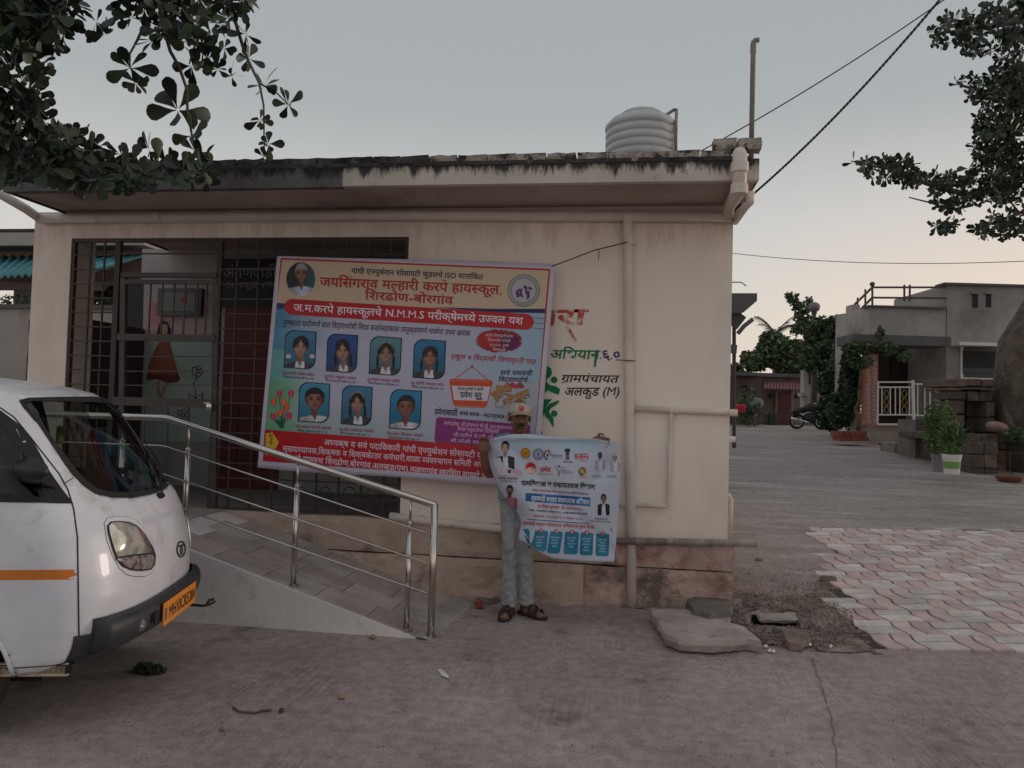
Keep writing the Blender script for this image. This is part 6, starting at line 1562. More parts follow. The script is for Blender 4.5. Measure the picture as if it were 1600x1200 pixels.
# ================================================================== stone tree platform, niche, pots
STN = [mat('stone%d' % i, srgb(*c), .95, srgb(*[int(k*.72) for k in c]), 5, 9, .7, 12, col3=srgb(66, 60, 54), s3=3, thr3=(.5, .66)) for i, c in enumerate([(112, 98, 90), (98, 86, 80), (124, 106, 94)])]
SP = thing('stone_platform', atD(1560, 745, 15), 'dark stone block platform around the big tree with a niche shrine on it', 'platform')
def stones(x0, y0, x1, y1, d, th, nx, ny, name='stone', par=SP):
    for j in range(ny):
        xs_ = [x0] + sorted(x0+(x1-x0)*((i+1)/nx+random.uniform(-.12, .12)/nx) for i in range(nx-1)) + [x1]
        for i in range(nx):
            g_ = .35; ya, yb = y0+(y1-y0)*j/ny, y0+(y1-y0)*(j+1)/ny
            dj = d+random.uniform(-.04, .04)
            m = pbox(MB(), xs_[i]+g_, ya+g_, xs_[i+1]-g_, yb-g_, dj, th)
            m.v = [tuple(Vector(v)+Vector([random.uniform(-.015, .015) for _ in range(3)])) for v in m.v]
            m.build(name, random.choice(STN), par, bevel=.02)
stones(1519, 690, 1560, 752, 14.6, .5, 2, 3)
stones(1560, 684, 1700, 760, 15.2, .5, 7, 4)
stones(1490, 690, 1519, 752, 15.4, .5, 1, 3)
stones(1508, 678, 1700, 691, 14.9, 2.6, 7, 1)
pb('core', STN[1], SP, 1495, 692, 1700, 765, 15.75, 2)
stones(1474, 592, 1553, 604, 15.3, .8, 4, 1); stones(1480, 605, 1556, 610, 15.25, .85, 3, 1); stones(1482, 611, 1510, 625, 15.4, .6, 1, 1); stones(1512, 611, 1552, 627, 15.4, .6, 2, 1)
stones(1484, 626, 1508, 690, 15.4, .7, 1, 3); stones(1541, 628, 1556, 676, 15.4, .7, 1, 2)
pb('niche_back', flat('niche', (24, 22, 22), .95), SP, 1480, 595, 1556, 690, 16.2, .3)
m = MB(); p = atD(1560, 668, 14.9); ellipsoid(m, p, (.22, .25, .11), Matrix.Rotation(.3, 4, 'Y'), 9, 6); o = m.build('pale_stone', mat('pale_stone', srgb(166, 140, 126), .9, srgb(136, 112, 100), 5, 6, .5), None); tag(o, 'pale pinkish boulder lying on top of the stone platform', 'stone')
m = MB(); m.tube([atD(1588, 690, 14.7), atD(1582, 668, 14.7), atD(1574, 650, 14.8), atD(1569, 634, 14.9)], [.07, .06, .05, .03], 8); o = m.build('broken_stump', STN[1], None); tag(o, 'leaning broken stick standing on the platform beside the pale boulder', 'stick')
LEAFG = [mat('leaf_g%d' % i, srgb(*c), .6, srgb(*[int(k*.8) for k in c]), 3) for i, c in enumerate([(78, 104, 58), (96, 124, 66), (60, 86, 52)])]
def pot(px, ytop, ybot, wpx, d, m_, band_, label, name='plant_pot'):
    c_ = atD(px, ybot, d); zt_ = atD(px, ytop, d).z; r = wpx/2/1200*d
    T = thing(name, (c_.x, c_.y, c_.z), label, 'potted plant', 'potted plants')
    m = MB(); h = zt_-c_.z; m.lathe((c_.x, c_.y, c_.z), [(r*.78, 0), (r*.94, h*.78), (r*.96, h*.8), (r*1.03, h*.81), (r*1.03, h*.86), (r*.98, h*.87), (r*1.04, h*.93), (r*1.04, h), (r*.93, h), (r*.9, h*.9)], 20); bk = m.build('bucket', m_, T, smooth=False, bevel=.004)
    if band_: m = MB(); m.lathe((c_.x, c_.y, c_.z), [(r*.86, h*.30), (r*.93, h*.66)], 20); m.f = m.f[:-2]; m.mi = m.mi[:-2]; m.build('label_band', flat('band_green', (110, 150, 80), .5), bk)
    return T, c_, zt_
def blades(T, base, n, hgt, spread, wd, mats, rnd):
    for j, mm in enumerate(mats):
        m = MB()
        for i in range(n//len(mats)):
            a = rnd.uniform(0, 2*pi); L = hgt*rnd.uniform(.5, 1.0); s_ = spread*rnd.uniform(.2, 1); p0 = base+Vector((cos(a), sin(a), 0))*.04
            pts = [p0+Vector((cos(a)*s_*t**1.6, sin(a)*s_*t**1.6, L*(t-.35*t*t*s_/spread))) for t in (0, .35, .7, 1)]
            sd = Vector((-sin(a), cos(a), 0)); w_ = [wd*.5, wd, wd*.8, .002]
            for k in range(3): m.add([pts[k]-sd*w_[k]/2, pts[k]+sd*w_[k]/2, pts[k+1]+sd*w_[k+1]/2, pts[k+1]-sd*w_[k+1]/2], [(0, 1, 2, 3)])
        m.build('foliage', mm, T, kind='stuff', fix=False)
def leafball(mb, c_, r, n, s, rnd, flat_=.7):
    for _ in range(n):
        d_ = Vector((rnd.gauss(0, 1), rnd.gauss(0, 1), rnd.gauss(0, 1))); d_ = d_.normalized()*(rnd.random()**.45)
        p = c_+Vector((d_.x*r[0], d_.y*r[1], d_.z*r[2])); q = s*rnd.uniform(.6, 1.3)
        u_ = Vector((rnd.gauss(0, 1), rnd.gauss(0, 1), rnd.gauss(0, .6))).normalized(); v_ = u_.orthogonal().normalized()
        v_ = (v_*cos(rnd.random()*6)+u_.cross(v_)*sin(rnd.random()*6)); v_.normalize(); w_ = u_.cross(v_)
        mb.add([p-u_*q*.5, p+w_*q*.28, p+u_*q*.55, p-w_*q*.28], [(0, 1, 2, 3)])
rn = random.Random(3)
T, c_, zt_ = pot(1487, 710, 741, 27, 12.9, flat('bucket_white', (206, 202, 196), .5), True, 'leafy plant in a white paint bucket with green label')
blades(T, Vector((c_.x, c_.y, zt_-.03)), 60, .75, .42, .05, LEAFG, rn)
m = MB(); leafball(m, Vector((c_.x, c_.y, zt_+.28)), (.22, .22, .32), 260, .08, rn); m.build('foliage', LEAFG[0], T, kind='stuff', fix=False)
T, c_, zt_ = pot(1466, 710, 737, 20, 13.6, flat('bucket_grey', (120, 116, 120), .5), False, 'taller bushy plant in a plain grey bucket')
blades(T, Vector((c_.x, c_.y, zt_-.03)), 50, 1.15, .45, .045, [LEAFG[1], LEAFG[2]], rn)
m = MB(); leafball(m, Vector((c_.x, c_.y, zt_+.5)), (.28, .28, .6), 520, .09, rn); m.build('foliage', LEAFG[1], T, kind='stuff', fix=False)
m = MB(); c_ = atD(1577, 752, 13.6); m.lathe(c_, [(.16, 0), (.22, .07), (.22, .09), (.18, .09), (.15, .04)], 18); o = m.build('clay_bowl', flat('clay', (122, 66, 54), .8), None, smooth=False); tag(o, 'shallow reddish clay bowl on the ground below the stone platform', 'bowl')
m = MB(); q0 = atD(1584, 748, 13.9)
for a, b_ in (((1578, 708), (1578, 735)), ((1578, 708), (1600, 708)), ((1600, 708), (1601, 742)), ((1578, 735), (1584, 748))): m.tube([atD(*a, 13.9), atD(*b_, 13.9)], .008, 6)
o = m.build('wire_stand', GRL, None); tag(o, 'thin dark wire stand in front of the stone platform', 'stand')

# ================================================================== far end of the lane
LOWM = mat('mud_wall', srgb(128, 112, 104), .95, srgb(104, 90, 84), .8, 8, .3, 8)
LH_ = thing('low_house', atD(1200, 662, 36), 'long low mud-brown house with maroon door and small maroon awning', 'house')
pb('wall', LOWM, LH_, 1185, 590, 1300, 668, 36.5, 5); pb('roof', HD, LH_, 1183, 584, 1302, 590, 36.2, 6)
pb('door', flat('door_far', (92, 44, 48), .6), LH_, 1216, 614, 1236, 663, 36.35, .1); pb('door_frame', flat('frame_pink', (140, 108, 100), .7), LH_, 1211, 610, 1216, 663, 36.38, .12); pb('door_frame', flat('frame_pink', (0, 0, 0)), LH_, 1236, 610, 1240, 663, 36.38, .12)
for x in (1202, 1244): pb('vent', flat('slot_dark', (0, 0, 0)), LH_, x, 616, x+4, 622, 36.4, .1)
m = MB(); a, b_, c__, e = atD(1193, 608, 35.4), atD(1254, 609, 35.4), atD(1253, 597, 36.4), atD(1196, 596, 36.4)
nst = 12
for k in range(nst):
    u0, u1 = k/nst, (k+1)/nst-.02; m.hexa([a.lerp(b_, u0), a.lerp(b_, u1), e.lerp(c__, u1), e.lerp(c__, u0)], [v+Vector((0, 0, .04)) for v in (a.lerp(b_, u0), a.lerp(b_, u1), e.lerp(c__, u1), e.lerp(c__, u0))])
m.build('awning', mat('awning_maroon', srgb(132, 88, 88), .7, srgb(108, 68, 70), 2), LH_)
T = thing('low_shed', atD(1160, 662, 33), 'dark brick lean-to against the low house at the lane end', 'shed')
pb('wall', mat('shed_wall', srgb(100, 84, 76), .95, srgb(80, 68, 62), 2), T, 1100, 586, 1186, 668, 34, 3); pb('roof', HD, T, 1098, 581, 1188, 586, 33.6, 3.6); pb('window', flat('slot_dark', (0, 0, 0)), T, 1160, 602, 1168, 612, 33.95, .1)
m = MB(); pbox(m, 1149, 632, 1166, 644, 31, .5); o = m.build('red_tub', flat('tub_red', (190, 36, 50), .5), None, bevel=.05); tag(o, 'bright red plastic tub outside the lean-to', 'tub')
m = MB(); leafball(m, atD(1168, 640, 32), (.5, .4, 1.0), 300, .2, rn); o = m.build('shrub', LEAFG[2], None, fix=False); tag(o, 'dark shrub growing against the lean-to wall', 'shrub')
m = MB(); pbox(m, 1201, 645, 1216, 664, 35, .8); o = m.build('oil_drum', flat('drum', (40, 52, 46), .6), None, bevel=.06); tag(o, 'dark green drum standing beside the maroon door', 'drum')
m = MB(); ellipsoid(m, atD(1182, 630, 33), (.3, .2, .25), None, 10, 6); o = m.build('sack', flat('sack', (120, 124, 116), .9), None, smooth=True); tag(o, 'pale bundle hung on the lean-to corner', 'bundle')
T = thing('outbuilding', atD(1262, 655, 30), 'narrow grey outbuilding end wall behind the parked motorcycle', 'outbuilding')
pb('wall', HG, T, 1255, 578, 1269, 660, 30, .35); pb('ledge', HG, T, 1252, 614, 1264, 619, 29.8, .4)
m = pbox(MB(), 1269, 560, 1276, 662, 29, .2); o = m.build('post', mat('postm', srgb(96, 78, 66), .9, srgb(76, 62, 54), 3), None); tag(o, 'square brown post beside the outbuilding', 'post')
m = MB(); m.tube([atD(1279, 664, 28.5), atD(1280, 570, 28.5)], .05, 8); o = m.build('pipe_post', flat('pipe_pale', (150, 138, 130), .6), None); tag(o, 'thin pale upright pipe beside the brown post', 'pipe')
# street lamp ball on the roof edge
T = thing('street_lamp', atD(1272, 662, 29.5), 'round globe street lamp rising out of the bush top', 'street lamp')
m = MB(); m.tube([atD(1273, 662, 29.5), atD(1273, 492, 29.5)], .05, 8); m.build('pole', HD, T)
m = MB(); ellipsoid(m, atD(1272, 480, 29.5), (.23, .23, .2), None, 18, 12); m.build('globe', flat('globe', (112, 108, 106), .5), T, smooth=True)
m = MB(); m.lathe(atD(1272, 493, 29.5), [(.05, -.05), (.12, .12)], 12); m.build('collar', HD, T)
# canopy slab on a post left of the lane
T = thing('shelter', CG(5.0, 17.5, .6), 'flat concrete canopy on a thin post rising behind the hall corner', 'shelter')
m = MB(); a = [atD(1105, 458, 17), atD(1183, 458, 17), atD(1183, 470, 17), atD(1162, 488, 17), atD(1105, 491, 17)]; m.hexa(a, [v+_fh*4 for v in a]); m.build('canopy', HD, T)
m = MB(); m.tube([atD(1147, 700, 17.6), atD(1147, 486, 17.6)], .045, 10); m.build('post', GRL, T)
m = MB(); m.bar(atD(1143, 508, 17.4), atD(1157, 490, 17.4), .10, .3); m.build('bracket', HD, T)
m = MB(); m.bar(atD(1142, 545, 17.4), atD(1151, 546, 17.4), .05, .2); m.build('bracket', HD, T)
m = MB(); m.tube([atD(1153, 521, 17), atD(1162, 510, 17), atD(1176, 499, 17)], .05, 7); o = m.build('bent_rod', HD, None); tag(o, 'short bent rod hanging in the air under the flat canopy', 'rod')
m = MB(); m.tube([atD(1140, 441, 16), atD(1158, 441, 16), atD(1166, 447, 16)], .012, 5); o = m.build('bare_wire', GRL, None); tag(o, 'short bare wire end curling over the flat canopy', 'wire')

# motorcycle parked facing right
dm = 29.0
MC = thing('motorcycle', atD(1262, 668, dm), 'dark motorcycle parked on its stand before the bushes at the lane end', 'motorcycle')
MBK = flat('mc_black', (28, 28, 32), .35); MCH = flat('mc_chrome', (214, 214, 214), .2, metal=.9)
def mq(px, py, dy=0): return atD(px, py, dm+dy)
for x, y, r in ((1245, 658, .26), (1284, 659, .27)):
    m = MB(); c_ = mq(x, y); ax = [c_+(_r0*cos(k*pi/12)+Vector((0, 0, 1))*sin(k*pi/12))*r for k in range(25)]; m.tube(ax, .045, 8); wh = m.build('wheel', RUB_, MC, smooth=True)
    m = MB(); m.tube([c_+(_r0*cos(k*pi/10)+Vector((0, 0, 1))*sin(k*pi/10))*r*.8 for k in range(21)], .015, 6)
    for k in range(6): m.tube([c_, c_+(_r0*cos(k*pi/3)+Vector((0, 0, 1))*sin(k*pi/3))*r*.8], .01, 4)
    m.build('rim', MCH, wh)
m = MB(); m.tube([mq(1243, 640), mq(1254, 641), mq(1262, 638), mq(1266, 641)], [.09, .12, .12, .07], 10); m.build('seat', MBK, MC, smooth=True)
m = MB(); ellipsoid(m, mq(1269, 637), (.32, .15, .14), Matrix.Rotation(TH, 4, 'Z') @ Matrix.Rotation(.2, 4, 'Y')); m.build('fuel_tank', flat('mc_tank', (60, 62, 72), .25), MC, smooth=True)
m = MB(); ellipsoid(m, mq(1265, 653), (.25, .14, .18), None); m.build('engine', flat('mc_engine', (60, 58, 58), .5, metal=.4), MC, smooth=True)
m = MB(); m.tube([mq(1236, 653, -.15), mq(1252, 657, -.15), mq(1264, 660, -.15)], [.05, .045, .025], 8); m.build('exhaust', MCH, MC, smooth=True)
m = MB(); m.tube([mq(1278, 634), mq(1284, 659)], .03, 6); m.tube([mq(1278, 634, .12), mq(1284, 659, .12)], .03, 6); m.build('fork', MCH, MC)
m = MB(); m.tube([mq(1271, 630, -.3), mq(1277, 632), mq(1280, 629, .3)], .02, 6); m.build('handlebar', MBK, MC)
m = MB(); ellipsoid(m, mq(1281, 638), (.1, .1, .1)); m.build('headlight', MCH, MC, smooth=True)
m = MB(); pbox(m, 1238, 641, 1250, 652, dm-.2, .4); m.build('side_bag', MBK, MC, bevel=.04)
m = MB(); m.tube([mq(1285+(-9*cos(k*.3)), 658-9*sin(k*.3)) for k in range(2, 9)], .04, 6); m.build('mudguard', MBK, MC)

# ================================================================== vegetation at the lane end
def tree(name, label, blobs, trunk, mats, s, rnd, cat='tree', group=None):
    T = thing(name, trunk[0][0] if trunk else blobs[0][0], label, cat, group)
    if trunk:
        m = MB()
        for a, b_, r0, r1 in trunk: m.tube([a, a.lerp(b_, .5)+Vector((.05, 0, 0)), b_], [r0, (r0+r1)/2, r1], 8)
        m.build('trunk', mat('bark', srgb(112, 92, 76), .95, srgb(84, 68, 58), 6, 8, .6), T, smooth=True)
    for j, mm in enumerate(mats):
        m = MB()
        for c_, r, n in blobs: leafball(m, c_, r, n//len(mats), s, rnd)
        m.build('crown', mm, T, kind='stuff', fix=False)
    return T
DG = [mat('dark_leaf%d' % i, srgb(*c), .65, srgb(*[int(k*.75) for k in c]), 2) for i, c in enumerate([(58, 80, 52), (74, 98, 60), (46, 66, 48)])]
LG = [mat('pale_leaf%d' % i, srgb(*c), .65) for i, c in enumerate([(110, 116, 84), (84, 96, 66)])]
def bl(px, py, rx, ry, d, n): p = atD(px, py, d); return (p, (rx/1200*d, rx/1200*d*.8, ry/1200*d), n)
tree('bush', 'large dense dark green bush covering the side of the grey house', [bl(1305, 600, 28, 40, 25, 2600), bl(1300, 645, 26, 30, 24.5, 2000), bl(1328, 640, 16, 34, 24, 1200), bl(1318, 580, 26, 26, 24.5, 1300), bl(1290, 560, 24, 30, 26, 1200), bl(1328, 600, 17, 60, 21.6, 2200), bl(1312, 640, 20, 30, 21.8, 1000)], [], DG, .16, rn, 'bush')
tree('small_tree', 'leafy tree top rising over the bush beside the globe lamp', [bl(1285, 520, 30, 26, 28, 2200), bl(1268, 556, 16, 30, 28, 1200), bl(1305, 510, 20, 18, 28, 700), bl(1320, 530, 16, 14, 27, 500)], [(atD(1285, 665, 27), atD(1288, 520, 28), .1, .05)], [DG[0], DG[1], LG[1]], .17, rn)
tree('small_tree', 'thin pale-leaved branch tree against the sky at the lane end', [bl(1240, 468, 9, 12, 30, 110), bl(1252, 482, 14, 12, 30, 150), bl(1256, 500, 16, 14, 30, 190), bl(1248, 515, 13, 12, 30, 130), bl(1232, 462, 6, 6, 30, 40), bl(1264, 470, 6, 8, 30, 40)], [(atD(1266, 600, 30), atD(1258, 500, 30), .06, .04), (atD(1258, 500, 30), atD(1236, 460, 30), .04, .015)], [DG[1], LG[1]], .2, rn)
tree('broad_tree', 'broad green tree behind the low house at the lane end', [bl(1215, 550, 34, 26, 42, 2300), bl(1180, 565, 22, 16, 42, 900), bl(1168, 556, 10, 8, 43, 120), bl(1245, 555, 24, 26, 41, 1300), bl(1205, 530, 20, 12, 42, 500), bl(1240, 580, 26, 10, 42, 500)], [(atD(1212, 640, 43), atD(1216, 560, 42), .25, .15), (atD(1216, 570, 42), atD(1244, 550, 42), .12, .06), (atD(1216, 570, 42), atD(1186, 560, 42), .12, .05)], [DG[0], DG[1], LG[0]], .34, rn)
tree('broad_tree', 'low tree line showing at the hall corner behind the lean-to', [bl(1160, 590, 22, 12, 46, 500), bl(1150, 575, 12, 8, 46, 160)], [(atD(1160, 640, 46), atD(1160, 588, 46), .15, .1)], [DG[0], LG[1]], .3, rn)
# palm
pc = atD(1212, 522, 48); T = thing('palm_tree', atD(1212, 660, 48), 'coconut palm whose upright fronds show above the broad tree', 'palm tree')
m = MB(); m.tube([atD(1212, 660, 48), pc], [.25, .18], 8); m.build('trunk', mat('bark', (0, 0, 0, 1)), T)
for k in range(15):
    a = k*2*pi/15+.3; up = rn.uniform(.7, 2.1); L = 2.2; m = MB(); dr = (_r0*cos(a)+_fh*sin(a)*.6); pts = []
    for t in [i/8 for i in range(9)]: pts.append(pc+dr*L*t*.62+Vector((0, 0, up*L*.45*(t-.55*t*t*(1.8-up*.6)))))
    m.tube(pts, .03, 4)
    for i in range(1, 9):
        for sg in (-1, 1):
            for h in (0, .5):
                p = pts[i-1].lerp(pts[i], h); q = p+dr.cross(Vector((0, 0, 1)))*sg*.30+dr*.28+Vector((0, 0, -.12)); m.add([p, p+dr*.06, q], [(0, 1, 2)])
    m.build('frond', DG[0], T, fix=False)
# creeper and slim tree before the porch
tree('slim_tree', 'slim crooked tree with sparse creeper leaves before the porch canopy', [bl(1343, 562, 20, 16, 20.6, 300), bl(1375, 520, 6, 12, 20.4, 90), bl(1390, 545, 14, 12, 20.3, 170), bl(1335, 545, 20, 14, 20.6, 300), bl(1412, 557, 12, 8, 20.2, 90), bl(1350, 540, 22, 8, 20.5, 200)],
     [(atD(1341, 672, 20.6), atD(1337, 640, 20.6), .06, .05), (atD(1337, 640, 20.6), atD(1343, 610, 20.6), .05, .045), (atD(1343, 610, 20.6), atD(1342, 560, 20.6), .045, .03)], [DG[1], LG[1]], .13, rn)
# ================================================================== left neighbour
NW = mat('neighbour_wall', srgb(170, 162, 158), .92, srgb(146, 138, 134), .8, 9, .2, 10, col3=srgb(122, 112, 108), s3=.9, thr3=(.55, .7))
cw = thing('compound_wall', (-8, 8.6, 0), 'grey plastered compound wall with a long crack left of the hall', 'wall')
zc_ = onY(20, 482, 8.6).z
m = MB(); m.box((-14, 8.6, 0), (-5.75, 8.8, zc_)); m.build('panel', NW, cw); m = MB(); m.box((-14, 8.56, zc_), (-5.75, 8.84, zc_+.05)); m.build('coping', HD, cw)
m = MB(); m.tube([onY(46, 500, 8.59), onY(47, 530, 8.59), onY(43, 560, 8.59), onY(41, 600, 8.59)], .008, 4); m.build('crack', flat('crack', (70, 60, 56)), cw)
nh = thing('neighbour_shed', (-9, 11, 0), 'neighbouring building with stained flat roof and teal corrugated sheet awning', 'shed')
NY = 11.0
def nb(name, m_, x0, y0, x1, y1, Y, dep): a, b_ = onY(x0, y1, Y), onY(x1, y0, Y); return MB().box((a.x, Y, a.z), (b_.x, Y+dep, b_.z)).build(name, m_, nh)
nb('roof_slab', NW, -140, 362, 226, 384, NY, 5); nb('roof_edge', MOLD, -140, 357, 100, 363, NY+.02, 4); nb('wall', mat('neighbour_pink', srgb(150, 124, 114), .9, srgb(130, 106, 98), 2), -140, 384, 226, 440, NY+.5, .3)
nb('post', NW, 12, 440, 60, 640, NY+.55, .2); nb('post', NW, -120, 440, -60, 640, NY+.55, .2)
TEAL2 = mat('teal_sheet', srgb(72, 138, 146), .5, srgb(54, 112, 122), 2, 6)
m = MB(); A0, A1 = onY(-140, 442, NY-1.4), onY(150, 424, NY-1.4); B0, B1 = onY(-140, 402, NY+.4), onY(232, 398, NY+.4)
nn = 150
m.grid(lambda u, v: (A0.lerp(A1, u)).lerp(B0.lerp(B1, u), v)+Vector((0, 0, .025*cos(u*nn*.72*pi*.5))), nn*2, 2); m.build('awning', TEAL2, nh, smooth=True, solid=.003)
nb('awning_beam', GRL, -140, 444, 160, 452, NY-1.3, .06)
for k, (x, y, sz) in enumerate(((36, 470, 8), (44, 476, 6), (14, 470, 7), (6, 474, 6))):
    m = MB(); p = onY(x, y, 8.7); leafball(m, p, (.10, .1, .10), 60, .05, rn); o = m.build('weed', DG[k % 3], None, kind=None, fix=False); tag(o, ('larger dry weed tuft on the compound wall coping', 'dry weed tuft on the coping touching the hall wall', 'middle weed tuft of the compound wall coping', 'leftmost weed tuft in view on the compound wall coping')[k], 'weed', 'weeds on the compound wall')
tree('garden_tree', 'green tree seen through the open side of the porch', [bl(190, 470, 60, 26, 16, 700)], [(atD(190, 620, 16), atD(190, 480, 16), .15, .1)], [DG[1], LG[1]], .25, rn)
# ================================================================== the two big-leaved trees
def leafmesh(seed):
    rn_ = random.Random(seed); m = MB(); L = 1.0
    prof_ = [(0, .012), (.12, .03), (.3, .09), (.52, .19), (.74, .265), (.9, .22), (1.0, .06)]
    cv = rn_.uniform(-.25, .15); fo = rn_.uniform(.05, .25)
    for t, w_ in prof_:
        z = cv*t*t; m.v += [(t, -w_, z+w_*fo), (t, 0, z), (t, w_, z+w_*fo)]
    for i in range(len(prof_)-1):
        b = i*3; m.f += [(b, b+3, b+4, b+1), (b+1, b+4, b+5, b+2)]
    me = bpy.data.meshes.new('leaf'); me.from_pydata(m.v, [], m.f); me.update(); me.polygons.foreach_set('use_smooth', [True]*len(me.polygons)); return me, m
LFM = [leafmesh(s_) for s_ in range(5)]
def leafmat(name, c):
    m = mat(name, srgb(*c), .42, srgb(*[int(v*.7) for v in c]), 6)
    return m
LMS = [leafmat('almond_leaf%d' % i, c) for i, c in enumerate([(38, 54, 33), (30, 44, 30), (56, 74, 38)])]
for me, _ in LFM: me.materials.append(LMS[0])
def rosette(p, L, axis, n, rnd, out):
    axis = axis.normalized(); u_ = axis.orthogonal().normalized(); v_ = axis.cross(u_)
    ph = rnd.uniform(0, 6)
    for i in range(n):
        a = ph+i*2.4; tl = rnd.uniform(-.7, 1.1); d_ = ((u_*cos(a)+v_*sin(a))*cos(tl)+axis*sin(tl)).normalized(); l = L*rnd.uniform(.6, 1.1)
        s_ = d_.cross(axis+Vector((rnd.gauss(0, .3), rnd.gauss(0, .3), rnd.gauss(0, .3)))); s_ = s_.normalized() if s_.length > .01 else u_
        nn_ = s_.cross(d_) ; M = Matrix((d_, s_, nn_)).transposed().to_4x4() @ Matrix.Diagonal((l, l*rnd.uniform(.85, 1.15), l, 1)); M = Matrix.Translation(p+d_*l*.06) @ M
        out.append((l, M))
def big_tree(name, loc, label, ros, woods, seed, nind=300):
    rnd = random.Random(seed); T = thing(name, loc, label, 'tree'); inv = wl(T).inverted(); out = []
    for p, L, ax, n in ros: rosette(p, L, ax, n, rnd, out)
    def key(q):
        v = q[1].translation-CP; z = v.dot(_f)
        if z <= .2: return 0
        px, py = 800+FX*v.dot(_r)/z, 600-FX*v.dot(_u)/z
        return q[0]/z if 0 < px < 1600 and 0 < py < 1200 else 0
    out.sort(key=key, reverse=True)
    # every other large leaf, so that the single leaves are spread through the crown
    for l, M in out[:nind]:
        o = bpy.data.objects.new('leaf', rnd.choice(LFM)[0]); COL.objects.link(o); o.parent = T; o.matrix_basis = inv @ M
        o.material_slots[0].link = 'OBJECT'; o.material_slots[0].material = rnd.choice(LMS)
    m = MB()
    for l, M in out[nind:]:
        q = rnd.choice(LFM)[1]; m.cur = rnd.randrange(3); m.add([M @ Vector(v) for v in q.v], q.f)
    if m.v: m.build('foliage', LMS, T, kind='stuff', fix=False, smooth=True)
    BK = mat('almond_bark', srgb(110, 96, 86), .95, srgb(72, 62, 56), 5, 9, .8, 10, col3=srgb(92, 104, 84), s3=1.2, thr3=(.5, .7), bdist=.05)
    for nm, pts, rs in woods: m = MB(); m.tube(pts, rs, 14 if nm == 'trunk' else 7); m.build(nm, BK, T, smooth=True)
    return T
def fillp(poly, n, d0, d1, L, rnd, nl=7, ax=None):
    xs_ = [p[0] for p in poly]; ys_ = [p[1] for p in poly]; r = []
    while len(r) < n:
        x, y = rnd.uniform(min(xs_), max(xs_)), rnd.uniform(min(ys_), max(ys_))
        if inpoly((x, y), poly): r.append((atD(x, y, rnd.uniform(d0, d1)), L*rnd.uniform(.75, 1.2), ax or Vector((rnd.gauss(0, .6), rnd.gauss(0, .6), rnd.uniform(-.8, .9))), nl))
    return r
rn = random.Random(11)
ros = []
for x, y, s_ in ((163, 53, 1), (150, 34, .9), (185, 20, 1), (205, 28, 1), (225, 12, 1), (250, 40, 1.2), (270, 18, 1.1), (306, 38, 1.2), (330, 52, 1), (347, 40, 1), (372, 12, .9), (384, 53, .9), (388, 91, .9), (203, 106, 1.3), (212, 130, .9), (278, 172, 1.8), (300, 103, 1.2), (325, 94, 1), (362, 119, .8), (340, 108, .8), (412, 134, 1.0), (450, 163, .85), (406, 188, .8), (419, 225, .8), (412, 245, .7), (300, 212, 1.2), (316, 250, 1.1), (304, 236, 1), (240, 62, 1.2), (280, 66, 1.2), (315, 72, 1.1), (350, 75, .8), (262, 52, 1.1), (360, 30, .8), (234, 232, .9), (155, 228, .8), (188, 242, .8), (125, 218, .9), (60, 178, .8)):
    ros.append((atD(x, y, rn.uniform(4.3, 4.9)), .125*s_*.92, Vector((rn.gauss(0, .5), -.7, rn.uniform(-.7, .7))), 7))
ros += fillp([(-60, -40), (122, -30), (112, 30), (96, 60), (62, 78), (-60, 85)], 120, 3.9, 5.0, .13, rn) + fillp([(-40, 85), (74, 84), (80, 120), (-40, 122)], 22, 4.2, 4.8, .10, rn)
ros += fillp([(-40, 128), (40, 130), (66, 142), (70, 190), (120, 215), (185, 244), (262, 258), (335, 262), (328, 286), (230, 284), (110, 280), (-40, 276)], 190, 4.0, 5.2, .108, rn)
ros += fillp([(190, -30), (392, -30), (378, 30), (330, 55), (240, 50)], 48, 4.2, 5.0, .12, rn)
LT = CG(-5.2, 3.4, 0)
def A4(x, y, d=4.6): return atD(x, y, d)
woods = [('trunk', [LT+Vector((0, 0, -.1)), LT+Vector((.05, .1, 1.5)), LT+Vector((.1, .1, 2.6)), LT+Vector((.5, .3, 3.4))], [.26, .2, .18, .14]),
 ('branch', [LT+Vector((.5, .3, 3.4)), A4(-60, -60, 4.2), A4(150, -70), A4(340, -40)], [.12, .08, .06, .03]), ('branch', [LT+Vector((.1, .1, 2.6)), A4(-60, 240, 4.5), A4(60, 235), A4(180, 262), A4(320, 275)], [.10, .05, .03, .02, .008]),
 ('branch', [A4(340, -40), A4(365, 25), A4(380, 75), A4(388, 95), A4(405, 130), A4(412, 165), A4(413, 245)], [.02, .012, .010, .009, .008, .006, .004]), ('branch', [A4(405, 130), A4(432, 145), A4(450, 163)], [.006, .005, .004]),
 ('branch', [A4(240, -50), A4(255, 40), A4(266, 80), A4(280, 105), A4(292, 140), A4(293, 175), A4(300, 212), A4(312, 250)], [.02, .013, .011, .010, .009, .008, .007, .004]), ('branch', [A4(226, 40), A4(214, 64), A4(203, 84), A4(203, 106), A4(230, 128)], [.011, .008, .006, .005, .003]),
 ('branch', [A4(310, 60), A4(300, 82), A4(296, 100)], [.008, .006, .004]), ('branch', [A4(205, 15), A4(180, 32), A4(163, 40)], [.008, .006, .004])]
big_tree('almond_tree', LT, 'large-leaved tree hanging dark branches over the left roof edge', ros, woods, 5)
ZR = lambda X, Y: (1320+X/3, Y/3)
ros = []
dR = (12.2, 14.0)
AX = None
